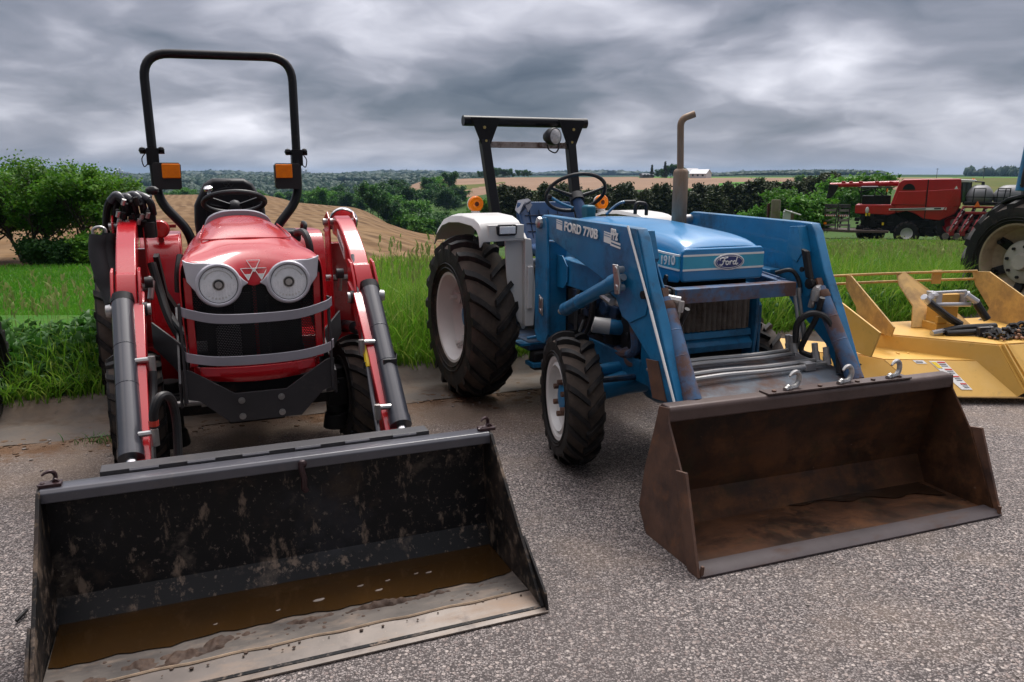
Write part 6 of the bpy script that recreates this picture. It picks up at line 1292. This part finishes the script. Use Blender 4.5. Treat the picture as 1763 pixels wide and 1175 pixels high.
    mb = MB(); mb.tube(spline([(-.06, -.13, .65), (.0, -.16, .60), (.08, -.18, .54), (.18, -.20, .48)], 6), .030, 10); mb.tube(spline([(.35, -.14, .635), (.39, -.16, .57), (.43, -.18, .51)], 6), .030, 10); mb.tube(spline([(.0, -.22, .43), (.12, -.23, .455), (.26, -.25, .465), (.44, -.26, .47)], 6), .026, 10); mb.tube(spline([(.02, -.25, .425), (.15, -.27, .43), (.30, -.30, .44)], 6), .024, 10); mb.build('hydraulic_hose', hose, t)
    mb = MB(); mb.tube([(-.08, -.22, .42), (.02, -.22, .435)], .026, 8); mb.build('hose_end', zinc, t)
    for z in (.408, .475): mb = MB(); mb.bar((.23, -.33, z), (.36, -.33, z), .02, .012); mb.build('clamp_strap', zinc, t)
    mb = MB(); mb.box(.235, .335, -.34, -.30, .40, .48); mb.build('clamp_block', greyp, t, .003)
    # tangled chains and brown clods lying on the deck
    rr = random.Random(3); mb = MB()
    for i in range(110):
        x = rr.uniform(.26, .95); y = -.40+rr.gauss(0, .05); z = .415+abs(rr.gauss(0, .045))*(1.2 if x > .45 else .7); a = rr.uniform(0, 6.28); d = V(math.cos(a), math.sin(a), rr.uniform(-.5, .5))*.03
        mb.tube([tuple(V(x, y, z)-d), (x+rr.uniform(-.012, .012), y, z+.012), tuple(V(x, y, z)+d)], rr.uniform(.010, .017), 6)
    o = mb.build('tangled_chain', hose, None); o.location = t.location; o.rotation_euler = t.rotation_euler; tag(o, 'tangled black chains heaped on the yellow cutter deck', 'chain')
    mb = MB()
    for i in range(170):
        x = rr.uniform(.26, .95); k = max(0, min(1, (x-.38)/.25)); y = -.43+rr.gauss(0, .04); z = .42+abs(rr.gauss(0, .05))*k; mb.ball((x, y, z), rr.uniform(.009, .024)*(.6+.5*k), 6, (rr.uniform(.8, 1.3), 1, rr.uniform(.6, 1)))
    o = mb.build('dried_clods', pm('dry_brown_clod', (.30, .17, .11), .95, var=.4, vs=30), None); o.location = t.location; o.rotation_euler = t.rotation_euler; tag(o, 'brown crumbly clods caught in the chains on the yellow deck', 'dirt', kind='stuff')
    # decals
    def on(u, v): return tuple(V(-.385, -.6955, .245)+V(.98, -.20, 0)*u+V(.07, -.40, -.33).normalized()*(-v))
    n_ = V(-.15, -.68, .72)
    def dec(name, u0, u1, v0, v1, mat, lift): mb = MB(); o = V(-.34, -.478, .240)+n_*lift; ux = V(.9758, -.219, 0); vy = V(.13, .59, .80).normalized()*.0+V(.10, .66, .745)*1.0; mb.plate([tuple(o+ux*a+vy*b) for a, b in ((u0, v0), (u1, v0), (u1+.04*(v1-v0)*-8*0, v1), (u0, v1))], .0015); return mb.build(name, mat, t, smooth=False)
    # warning label block, lower right of the front skirt
    a, b, c, d = V(-.275, -.460, .262), V(-.165, -.485, .262), V(-.075, -.690, .093), V(-.150, -.673, .093)
    def quad(name, u0, u1, v0, v1, mat, lift=.008): 
        f = lambda u, v: (a*(1-u)+b*u)*(1-v)+(d*(1-u)+c*u)*v
        mb = MB(); mb.plate([tuple(f(u, v)+n_*lift) for u, v in ((u0, v0), (u0, v1), (u1, v1), (u1, v0))], .002); return mb.build(name, mat, t, smooth=False)
    quad('warning_label', 0, 1, 0, 1, decal_w); quad('label_symbol', .06, .38, .04, .26, decal_y, .010)
    for i in range(4): quad('label_heading', .46, .95, .03+.25*i, .075+.25*i, decal_r, .010)
    for i in range(8): quad('label_print', .46, .9, .115+.25*(i//2)+.055*(i % 2), .135+.25*(i//2)+.055*(i % 2), greyp, .0095)
    quad('part_label', -1.0, -.32, -.02, .10, decal_w); quad('label_print', -.92, -.5, .03, .06, blackp, .010)
    for i in range(4): mb = MB(); x = -.735+.03*i; mb.bar((x, -.245-.02*i, .215), (x+.035, -.262-.02*i, .185), .010, .02, (-.6, -.6, .5)); mb.build('deck_marking', blackp, t, smooth=False)
    return t
cutter()

# ================================================================ big tractor cut by the right edge
def big_tractor():
    t = empty('large_tractor', (5.60, 8.55, 0), 20); tag(t, 'large tractor with a tall cream rimmed wheel and blue upright, cut by the right edge', 'tractor')
    def hub(w, s, d):
        mb = MB(); mb.lathe([(s*(d-.02), .24), (s*(d+.05), .235), (s*(d+.075), .20), (s*(d+.08), .10), (s*(d+.13), .08), (s*(d+.13), 0)], n=28); h = mb.build('hub', pm('pale_hub', (.40, .38, .32), .5, var=.15, layers=[(MUD, 8, .55, .75, .4)]), w)
        b = MB(); bolts(b, (s*(d+.07), 0, 0), (s, 0, 0), .17, 8, .018, .03); b.build('wheel_bolt', darkm, w)
        b = MB()
        for k in range(6): a = 2*math.pi*k/6+.5; b.bar((s*(d+.0), .22*math.cos(a), .22*math.sin(a)), (s*(d+.05), .37*math.cos(a), .37*math.sin(a)), .09, .05, (0, math.cos(a), math.sin(a))); b.cyl((s*(d+.02), .33*math.cos(a), .33*math.sin(a)), (s*(d+.12), .33*math.cos(a), .33*math.sin(a)), .025, n=8)
        b.build('rim_clamp', darkm, w)
    make_wheel(t, (.0, 0, .70), .70, .40, .415, 17, .055, .085, rubber, cream, -1, 0., -.02, hub, roll=8)
    make_wheel(t, (1.55, 0, .70), .70, .40, .415, 17, .055, .085, rubber, cream, 1, 0., -.02, hub)
    mb = MB(); mb.cyl((.1, 0, .7), (1.45, 0, .7), .13); mb.box(.45, 1.1, -2.1, .5, .45, 1.0); mb.build('chassis', blued, t, .03)
    mb = MB(); mb.rings([[(-.14, y, z), (.30, y, z), (.30, y, z-.05), (-.14, y, z-.05)] for y, z in [(-.60, 1.30), (-.50, 1.38), (-.30, 1.43), (-.05, 1.45), (.20, 1.39), (.34, 1.30), (.43, 1.20)]]); mb.build('fender', black, t, .015)
    mb = MB(); mb.tube([(-.085, .08, 1.46), (-.04, .08, 1.9), (.02, .05, 2.9)], .065, 16); p = mb.build('blue_upright', blue, t)
    mb = MB(); mb.tube(spline([(-.16, .02, 1.50), (-.165, .02, 1.62), (-.13, .02, 1.80), (-.14, .02, 1.95), (-.11, .02, 2.12), (-.02, .0, 2.22), (.02, .02, 2.5)], 6), .022, 10); mb.tube(spline([(-.18, .03, 1.52), (-.10, .03, 1.58), (-.02, .0, 1.56)], 5), .014, 8); mb.tube(spline([(-.15, .0, 1.70), (-.08, .0, 1.72), (.0, .0, 1.76)], 5), .012, 8); mb.build('upright_hose', hose, p)
    mb = MB(); mb.box(.45, 1.1, -2.2, -.4, 1.0, 1.5); mb.build('hood', blue, t, .05)
    for s in (.15, 1.4): make_wheel(t, (s, -2.0, .48), .48, .28, .28, 16, .04, .06, rubber, cream, -1 if s < 1 else 1, 0., 0., None)
    mb = MB(); mb.box(.55, 1.0, .1, .55, 1.1, 1.2); mb.box(.55, 1.0, .5, .6, 1.2, 1.7); mb.build('seat', seatk, t, .05)
big_tractor()

def left_wheel():
    t = empty('parked_trailer', (-3.545, 5.06, 0), 22); tag(t, 'vehicle cut off at the left edge, only the side of one black tyre in view', 'trailer')
    make_wheel(t, (0, 0, .36), .36, .25, .20, 18, .014, .04, rubber, darkm, 1, 0., 0., None)
    mb = MB(); mb.cyl((-.1, 0, .36), (-1.2, 0, .36), .05); mb.box(-1.2, -.2, -.9, 1.2, .42, .55); mb.build('trailer_frame', darkm, t, .01)
left_wheel()

# ================================================================ machines out on the rough grass
m_cred = pm('combine_red', (.44, .006, .012), .35, var=.12, vs=.8, coat=.4, layers=[((.12,.02,.02), 1.5, .55, .8, .4, .6)])
m_credd = pm('planter_red', (.25, .010, .014), .45, var=.2, vs=2, layers=[((.03,.01,.01), 3, .5, .7, .6)])
m_tank = pm('grey_tank', (.17, .17, .18), .5, var=.08, vs=1)
m_glass = pm('cab_glass', (.03, .05, .055), .06, var=.1, spec=.8)
FAR = (24.75, 50., 0)
def fx(zx, zy): return (zx*.006836-4.98, 4.736-zy*.00762)       # enlargement of the photograph -> metres along the machine, metres up
def far_machines():
    g0 = H1(24.75, 50)-.02
    t = empty('combine_harvester', (24.75, 50, g0), -26); tag(t, 'red combine harvester standing in the rough grass far right', 'combine harvester')
    def poly(name, pts, y0, y1, mat, parent=t, bev=.03): mb = MB(); mb.prism([fx(*p) for p in pts], 'y', y0, y1); return mb.build(name, mat, parent, bev)
    poly('body', [(690, 132), (890, 127), (1142, 124), (1160, 330), (1120, 400), (1010, 452), (880, 440), (800, 398), (740, 380), (660, 398), (640, 330), (605, 330), (655, 160)], -1.3, 1.5, m_cred, bev=.06)
    poly('rear_hood', [(312, 335), (600, 330), (645, 330), (655, 400), (590, 418), (490, 412), (312, 408)], -1.2, 1.4, m_cred, bev=.06)
    poly('upper_panel', [(660, 225), (880, 218), (880, 330), (625, 330)], -1.36, -1.28, m_cred, bev=.03); poly('upper_panel', [(895, 218), (1145, 200), (1155, 330), (1105, 345), (895, 345)], -1.36, -1.28, m_cred, bev=.03)
    poly('panel_gap', [(884, 130), (892, 130), (892, 445), (884, 445)], -1.315, -1.29, darkm, bev=0)
    mb = MB(); mb.prism([fx(740+50*math.cos(R_(a)), 212-48*math.sin(R_(a))) for a in range(0, 181, 12)], 'y', -1.33, -1.28); mb.build('arched_screen', darkm, t)
    poly('side_stripe', [(595, 362), (1052, 346), (1052, 366), (595, 377)], -1.39, -1.35, decal_w, bev=0); poly('stripe_panel', [(605, 366), (890, 356), (890, 364), (605, 373)], -1.405, -1.385, blackp, bev=0); poly('stripe_panel', [(955, 353), (1010, 350), (1010, 360), (955, 362)], -1.405, -1.385, blackp, bev=0)
    poly('side_emblem', [(1095, 205), (1110, 178), (1125, 205), (1118, 212), (1102, 212)], -1.33, -1.29, decal_w, bev=0)
    poly('underbody', [(320, 410), (660, 405), (760, 460), (1050, 450), (1050, 570), (900, 585), (560, 540), (420, 570), (370, 520), (370, 420)], -1.0, 1.3, darkm, bev=.05); poly('wheel_arch', [(640, 392), (760, 376), (890, 440), (890, 560), (640, 560)], -.85, 1.25, darkm, bev=0)
    rr = random.Random(2); mb = MB()
    for i in range(46):
        x, z = fx(rr.uniform(330, 640), rr.uniform(425, 560)); q = rr.uniform(.05, .16); mb.box(x-q, x+q, -1.25, -1.0, z-q*.6, z+q)
    for i in range(30):
        x, z = fx(rr.uniform(870, 1040), rr.uniform(455, 570)); q = rr.uniform(.05, .16); mb.box(x-q, x+q, -1.25, -1.0, z-q*.6, z+q)
    mb.build('running_gear', darkm, t, .01)
    # engine deck at the rear, auger and spout
    mb = MB()
    for a, b in (((320, 195), (600, 195)), ((350, 195), (350, 330)), ((470, 195), (460, 330)), ((560, 200), (560, 330)), ((330, 235), (480, 200)), ((460, 262), (600, 262)), ((470, 215), (540, 262)), ((320, 210), (360, 262))): A = fx(*a); B = fx(*b); mb.bar((A[0], -1.0, A[1]), (B[0], -1.0, B[1]), .06, .06)
    x0, z0 = fx(360, 265); x1, z1 = fx(600, 330); mb.box(x0, x1, -.9, 1.0, z1, z0); mb.build('engine_deck', darkm, t, .02)
    poly('deck_cover', [(345, 188), (485, 186), (480, 200), (350, 205)], -.9, .9, m_tank, bev=.02)
    A, B, Cc = fx(655, 168), fx(130, 180), fx(60, 182); mb = MB(); mb.tube([(A[0], .6, A[1]+.03), (B[0], .5, B[1]), (Cc[0], .5, Cc[1])], [.17, .15, .15], 14); au = mb.build('unloading_auger', m_cred, t)
    mb = MB(); mb.prism([fx(*p) for p in ((55, 172), (140, 178), (125, 225), (85, 285), (38, 296), (45, 240))], 'y', .30, .72); mb.build('spout', rubber, au, .05)
    mb = MB()
    for zx in (180, 245, 330, 470, 590): x, z = fx(zx, 160); mb.box(x-.12, x+.12, .4, .8, z-.12, z+.10)
    mb.build('auger_bracket', m_cred, au, .02)
    mb = MB(); x, z = fx(415, 378); mb.ball((x, -1.25, z), .16, 10, (.7, .6, 1.3)); mb.build('white_bottle', white, t)
    for zx in (410, 434): poly('yellow_sticker', [(zx-8, 402), (zx+8, 402), (zx+8, 426), (zx-8, 426)], -1.25, -1.2, decal_y, bev=0)
    poly('yellow_sticker', [(548, 476), (564, 476), (564, 498), (548, 498)], -1.3, -1.24, decal_y, bev=0); poly('amber_reflector', [(560, 205), (572, 205), (572, 230), (560, 230)], -1.3, -1.0, amber, bev=0)
    # ladder
    mb = MB()
    for a, b in (((1010, 405), (1105, 225)), ((1060, 410), (1145, 250))): A = fx(*a); B = fx(*b); mb.bar((A[0], -1.5, A[1]), (B[0], -1.5, B[1]), .05, .05)
    for k in range(7): A = fx(1018+13*k, 390-24*k); B = fx(1066+11.5*k, 395-22*k); mb.bar((A[0], -1.5, A[1]), (B[0], -1.5, B[1]), .05, .04)
    mb.build('ladder', m_cred, t)
    # wheels
    def wheel(zx, zy, R, r, y, mat=white):
        x, z = fx(zx, zy); make_wheel(t, (x, y, z), R, .5, r, 14, .05, .12, rubber, mat, -1, 90., .0, None)
    x, z = fx(758, 560); w = make_wheel(t, (x, -1.05, z), .76, .5, .34, 16, .05, .10, rubber, white, -1, 90., .06, None); w.rotation_euler = (0, 0, R_(90))
    x, z = fx(420, 575); w = make_wheel(t, (x, 1.3, z), .70, .45, .34, 16, .05, .10, rubber, cream, -1, 90., .06, None)
    x, z = fx(1110, 480); w = make_wheel(t, (x, -.9, z), 1.05, .75, .5, 18, .06, .12, rubber, m_cred, -1, 90., .0, None); w.location = (x, -.9, 1.05)
    # cab
    poly('cab_roof', [(1142, 128), (1250, 132), (1268, 140), (1250, 152), (1142, 155)], -1.0, 1.2, white, bev=.05); poly('cab_glass', [(1150, 155), (1228, 155), (1222, 300), (1160, 310)], -.95, 1.15, m_glass, bev=.03)
    mb = MB()
    for a, b in (((1225, 150), (1228, 310)), ((1155, 155), (1165, 310)), ((1190, 155), (1195, 310))): A = fx(*a); B = fx(*b); mb.bar((A[0], -1.0, A[1]), (B[0], -1.0, B[1]), .06, .06)
    A = fx(1250, 146); B = fx(1318, 150); mb.tube([(A[0], -1.0, A[1]), (B[0], -1.0, B[1])], .04, 8); x, z = fx(1312, 178); mb.box(x-.08, x+.08, -1.05, -.95, z-.25, z+.22); mb.build('mirror_arm', blackp, t)
    poly('beacon', [(1236, 122), (1256, 124), (1256, 134), (1236, 132)], -.2, .0, amber, bev=.01)

    # planter with its tanks, in front of the combine's cab end
    t2 = empty('seed_planter', (24.75-.44, 50-.9, g0), -26); tag(t2, 'red row planter with two grey tanks and orange warning triangle', 'planter'); t = t2
    def poly2(name, pts, y0, y1, mat, bev=.03): return poly(name, pts, y0, y1, mat, t2, bev)
    for a, b in ((1190, 1410), (1385, 1690)):
        rs = []
        for k in range(13):
            q = k/12; zx = a+(b-a)*q; h = .74*(1-abs(2*q-1)**3.5)+.02; x, zc = fx(zx, 262); rs.append([(x, h*math.cos(2*math.pi*j/16), max(zc+h*.92*math.sin(2*math.pi*j/16), zc-.45)) for j in range(16)])
        mb = MB(); mb.rings(rs); mb.build('tank', m_tank, t2)
    poly2('toolbar', [(1180, 330), (1505, 332), (1505, 348), (1180, 346)], -1.0, -.7, m_credd); poly2('main_frame', [(1180, 300), (1620, 300), (1620, 325), (1180, 328)], -.8, .8, darkm); poly2('rear_frame', [(1190, 372), (1490, 372), (1490, 392), (1190, 392)], -1.2, -.95, m_credd); poly2('under_frame', [(1185, 392), (1500, 392), (1470, 520), (1200, 560)], -.5, .6, darkm); poly2('side_panel', [(1590, 252), (1640, 250), (1650, 300), (1590, 300)], -.9, .5, darkm)
    mb = MB()
    for zx in (1240, 1325, 1415, 1505): A = fx(zx, 300); B = fx(zx+2, 196); mb.bar((A[0], -.95, A[1]), (B[0], -.95, B[1]), .05, .05)
    for zx in (1462,): A = fx(zx, 298); B = fx(zx+12, 196); mb.bar((A[0], -.95, A[1]), (B[0], -.95, B[1]), .05, .05)
    for a, b in (((1240, 198), (1325, 196)), ((1415, 196), (1512, 196)), ((1180, 262), (1505, 264)), ((1415, 214), (1512, 214))): A = fx(*a); B = fx(*b); mb.bar((A[0], -.95, A[1]), (B[0], -.95, B[1]), .045, .045)
    mb.build('hand_rail', black, t2)
    poly2('warning_triangle', [(1252, 338), (1276, 290), (1298, 334)], -1.1, -1.05, pm('fluorescent_orange', (.85, .16, .02), .5), 0)
    poly2('tail_light', [(1592, 278), (1608, 276), (1606, 300), (1592, 300)], -1.0, -.9, redlens, .01)
    for i in range(6):
        for row, (dy, dzy, k) in enumerate(((-1.9, 0, 1), (-1.3, -48, .85), (-.9, -100, .8))):
            ox = 1075+82*i+row*30; x, z = fx(ox, 560+dzy); mb = MB()
            mb.bar((x+.35, dy+.3, z+.95), (x+.08, dy, z+.25), .14, .16); mb.bar((x+.45, dy+.3, z+.55), (x, dy, z+.10), .12, .12); mb.box(x+.05, x+.30, dy-.12, dy+.12, z+.05, z+.40); ru = mb.build('row_unit', m_credd, t2, .02)
            mb = MB(); mb.lathe([(-.07, .10), (-.07, .19), (.07, .19), (.07, .10)], (x-.12, dy-.05, z+.02), (.35, 1, 0), 18); mb.build('gauge_wheel', pm('dusty_rubber', (.12, .10, .09), .8, var=.3) if i+row == 0 else bpy.data.materials['dusty_rubber'], ru)
            mb = MB(); mb.lathe([(-.02, .0), (-.02, .27), (.02, .27), (.02, 0)], (x+.18, dy, z-.22), (.2, 1, 0), 18); mb.cyl((x+.2, dy-.1, z+.5), (x+.25, dy-.1, z+.75), .05); mb.build('opener_disc', darkm, ru)
            mb = MB(); mb.tube(spline([(x+.1, dy-.1, z+.3), (x+.2, dy-.15, z+.6), (x+.4, dy, z+.9)], 4), .025, 6); mb.build('seed_tube', zinc, ru)
    # trailer with its ramps folded up
    t3 = empty('equipment_trailer', (24.75-.9, 48.6, g0+.05), -26); tag(t3, 'dark flatbed trailer with two slatted loading ramps folded upright', 'trailer'); t = t3
    poly('deck', [(60, 540), (300, 545), (640, 545), (640, 562), (300, 566), (75, 560)], -.4, 1.6, pm('old_planks', (.09, .06, .05), .8, var=.3, vs=1.5), t3, .02)
    for a, b in ((88, 195), (205, 305)):
        mb = MB()
        for zx in (a, b-8): mb.prism([fx(*p) for p in ((zx, 345), (zx+9, 345), (zx+8, 545), (zx-1, 545))], 'y', -.35, -.22)
        mb.prism([fx(*p) for p in ((a, 338), (b, 338), (b, 368), (a, 368))], 'y', -.34, -.26); rp = mb.build('loading_ramp', pm('ramp_steel', (.035, .030, .030), .7, var=.3, vs=3) if a < 100 else bpy.data.materials['ramp_steel'], t3, .01)
        mb = MB()
        for k in range(4): zy = 378+40*k; mb.prism([fx(*p) for p in ((a+8, zy+2), (b-9, zy), (b-9, zy+18), (a+8, zy+20))], 'y', -.31, -.27)
        mb.build('ramp_slat', pm('ramp_grating', (.20, .17, .16), .75, var=.3, vs=4) if a < 100 else bpy.data.materials['ramp_grating'], rp)
        mb = MB()
        for k in range(5): q = (b-a-14)/10; zx = a+8+q*2*k; mb.prism([fx(*p) for p in ((zx, 426), (zx+q, 426), (zx+q, 435), (zx, 435))], 'y', -.37, -.355)
        mb.build('reflective_tape', redlens, rp, smooth=False); mb = MB()
        for k in range(5): q = (b-a-14)/10; zx = a+8+q*(2*k+1); mb.prism([fx(*p) for p in ((zx, 426), (zx+q, 426), (zx+q, 435), (zx, 435))], 'y', -.37, -.355)
        mb.build('reflective_tape', decal_w, rp, smooth=False)
    poly('tail_light', [(90, 486), (115, 486), (115, 504), (90, 504)], -.42, -.36, amber, t3, .01); poly('upright', [(305, 495), (318, 495), (318, 555), (305, 555)], -.4, -.3, m_tank, t3, .01)
    for zx in (455, 560): x, z = fx(zx, 560); make_wheel(t3, (x, .1, .36), .36, .25, .2, 14, .02, .05, rubber, darkm, -1, 90., .0, None)
far_machines()

# ================================================================ posts, box, farm
def small_things():
    gz = H1(7.3, 22)
    o = MB(); o.tube([(7.31, 22, gz-.3), (7.305, 22, gz+.6), (7.30, 22, .93), (7.30, 22, .975)], [.135, .13, .128, .115], 14); tag(o.build('fence_post', pm('mossy_wood', (.16, .14, .10), .9, var=.3, vs=3, stretch=(3,3,.5), layers=[((.11,.13,.03), 4, .5, .66, .8, .95), ((.05,.04,.03), 10, .56, .7, .6, .9, (1,1,.2))], bump=(25, .6, .01, (1,1,.2))), None), 'thick weathered wooden post with green moss beside the white box', 'post')
    o = MB(); o.bar((7.16, 22.2, gz-.3), (7.165, 22.2, .86), .08, .06); tag(o.build('steel_stake', pm('dark_red_stake', (.05, .012, .012), .7, var=.4, vs=5), None, .005), 'narrow dark red stake just left of the mossy post', 'stake')
    t = empty('meter_box', (7.66, 22, gz), -15); tag(t, 'small white box with a tilted open lid on a white post', 'box')
    zb = .36-gz
    mb = MB(); mb.box(-.06, .06, -.06, .06, -.3, zb); mb.build('post', white, t, .008)
    mb = MB(); mb.box(-.13, .10, -.12, .12, zb, zb+.30); mb.build('box_body', pm('pale_grey_box', (.50, .51, .54), .5, var=.1, vs=3), t, .01)
    mb = MB(); mb.plate([(-.10, -.15, zb+.33), (.33, -.15, zb+.20), (.33, .15, zb+.20), (-.10, .15, zb+.33)], .03); mb.build('lid', white, t, .005)
    mb = MB(); mb.prism([(.06, zb+.04), (.14, zb+.05), (.14, zb+.25), (.06, zb+.28)], 'y', -.14, -.05); mb.build('box_opening', pm('old_wood', (.14, .10, .07), .8, var=.3), t, .005)
    # farm on the far ridge
    def at(px, y): x = px2u(px)*y; return (x, y, H1(x, y)-.3)
    wl = pm('white_cladding', (.62, .62, .64), .6, var=.05, vs=.3); rf = pm('pale_metal_roof', (.52, .53, .56), .5, var=.05, vs=.3); gr = pm('grey_shed_cladding', (.10, .11, .13), .7, var=.15, vs=.4)
    def barn(name, loc, yaw, w, d, h, r, lab, wall, roof, doors=1):
        t = empty(name, loc, yaw); tag(t, lab, 'barn' if name == 'barn' else 'shed', 'farm buildings on the far ridge')
        mb = MB(); mb.prism([(-d/2, 0), (d/2, 0), (d/2, h), (0, r-.06), (-d/2, h)], 'x', -w/2, w/2); mb.build('wall', wall, t)
        mb = MB(); s = (r-h)/(d/2); e = d/2+.4
        mb.prism([(-e, h-.4*s), (0, r), (e, h-.4*s), (e, h-.4*s+.15), (0, r+.17), (-e, h-.4*s+.15)], 'x', -w/2-.3, w/2+.3); mb.build('roof', roof, t)
        mb = MB(); mb.box(-w/2-.05, -w/2+.02, -1.2, 1.2, 0, 2.6); mb.build('door', gr, t)
        for k in range(3): mb = MB(); x = -w*.3+w*.3*k; mb.box(x-.5, x+.5, -d/2-.05, -d/2+.02, 1.2, 2.1); mb.build('window', m_glass, t)
    barn('barn', at(1199, 420), -35, 9, 7.5, 2.6, 4.6, 'white barn with a pale metal roof right of the exhaust stack', wl, rf)
    barn('barn', at(1184, 432), 25, 7, 6, 2.8, 5.0, 'smaller white barn gable peeping out beside the exhaust stack', wl, rf)
    barn('shed', at(1108, 425), 10, 6, 5, 1.7, 2.4, 'low dark grey shed beside the lone spruce', gr, gr)
    for px, y, h, lab in ((1597, 400, 5.2, 'utility pole on the skyline above the combine harvester roof'), (1676, 390, 6.5, 'taller utility pole on the skyline above the grey tanks')):
        x, yy, z = at(px, y); t = empty('utility_pole', (x, yy, z), 0); tag(t, lab, 'utility pole', 'utility poles'); mb = MB(); mb.cyl((0, 0, 0), (0, 0, h), .14, .10, 8); mb.build('pole', m_bark, t); mb = MB(); mb.box(-.8, .8, -.06, .06, h-.5, h-.35); mb.build('crossarm', m_bark, t)
    # works and silos on the far left skyline
    for px, lab, nb in ((529, 'pale cluster of distant silos and roofs on the skyline right of the roll bar', 5), (222, 'pale distant works on the skyline above the leafy trees', 4)):
        x = px2u(px)*2500; t = empty('silo_cluster', (x, 2500, H1(x, 2500)+5), 0); tag(t, lab, 'silos', 'distant silo clusters')
        for k in range(nb): mb = MB(); q = (k-nb/2)*7.5; h = 9+4*((k*37) % 3); mb.cyl((q, 0, -8), (q, 0, h), 3.2, n=10); mb.lathe([(h, 3.2), (h+1.5, 0)], (q, 0, 0), (0, 0, 1), 10); mb.build('silo', wl, t)
        mb = MB(); mb.box(-24, 24, 3, 10, -8, 5); mb.build('low_building', wl, t)
    # leaf litter, stones and clods lying about the lot
    rr = random.Random(77); st = pm('stones', (.22, .19, .17), .8, var=.35, vs=9); mb = MB()
    for i in range(420):
        s = rr.uniform(-5, 7); d = -rr.random()**1.8*5.0-.55; x, y = kpos(s, d); r = rr.uniform(.003, .010)*(1.3 if d > -1.3 else .8); mb.ball((x, y, r*.35), r, 6, (rr.uniform(.8, 1.5), rr.uniform(.8, 1.5), rr.uniform(.5, .9)))
    tag(mb.build('loose_stones', st, None), 'small loose stones and grit scattered over the lot', 'gravel', kind='stuff')
    mb = MB()
    for i in range(900):
        s = rr.uniform(-5, 8); d = -.58+rr.gauss(0, .12)-.05*math.sin(s*2); x, y = kpos(s, d); r = rr.uniform(.004, .014); mb.ball((x, y, .003), r, 6, (rr.uniform(1, 2.2), rr.uniform(1, 2), rr.uniform(.3, .6)))
    tag(mb.build('gutter_dirt', pm('brown_dirt', (.13, .078, .045), .95, var=.35, vs=9), None), 'crumbly brown dirt washed along the gutter edge', 'dirt', kind='stuff')
    mb = MB(); mb.tube(spline([(-1.83, 2.62, .012), (-1.825, 2.65, .020), (-1.835, 2.69, .012)], 5), .008, 6); tag(mb.build('twig', darkm, None), 'short dark twig on the asphalt left of the dark bucket', 'twig')
small_things()
# ================================================================ air
def haze():
    mb = MB(); mb.box(-9000, 9000, -60, 7000, -40, 60); m = bpy.data.materials.new('haze_air'); m.use_nodes = True; n = m.node_tree.nodes; n.clear()
    v = n.new('ShaderNodeVolumePrincipled'); v.inputs['Color'].default_value = (.38, .60, .90, 1); v.inputs['Density'].default_value = .00010; v.inputs['Anisotropy'].default_value = .2; o = n.new('ShaderNodeOutputMaterial'); m.node_tree.links.new(v.outputs[0], o.inputs['Volume'])
    tag(mb.build('haze', m, None, smooth=False), 'thin blue haze over the distant hills', 'haze', kind='stuff')
haze()
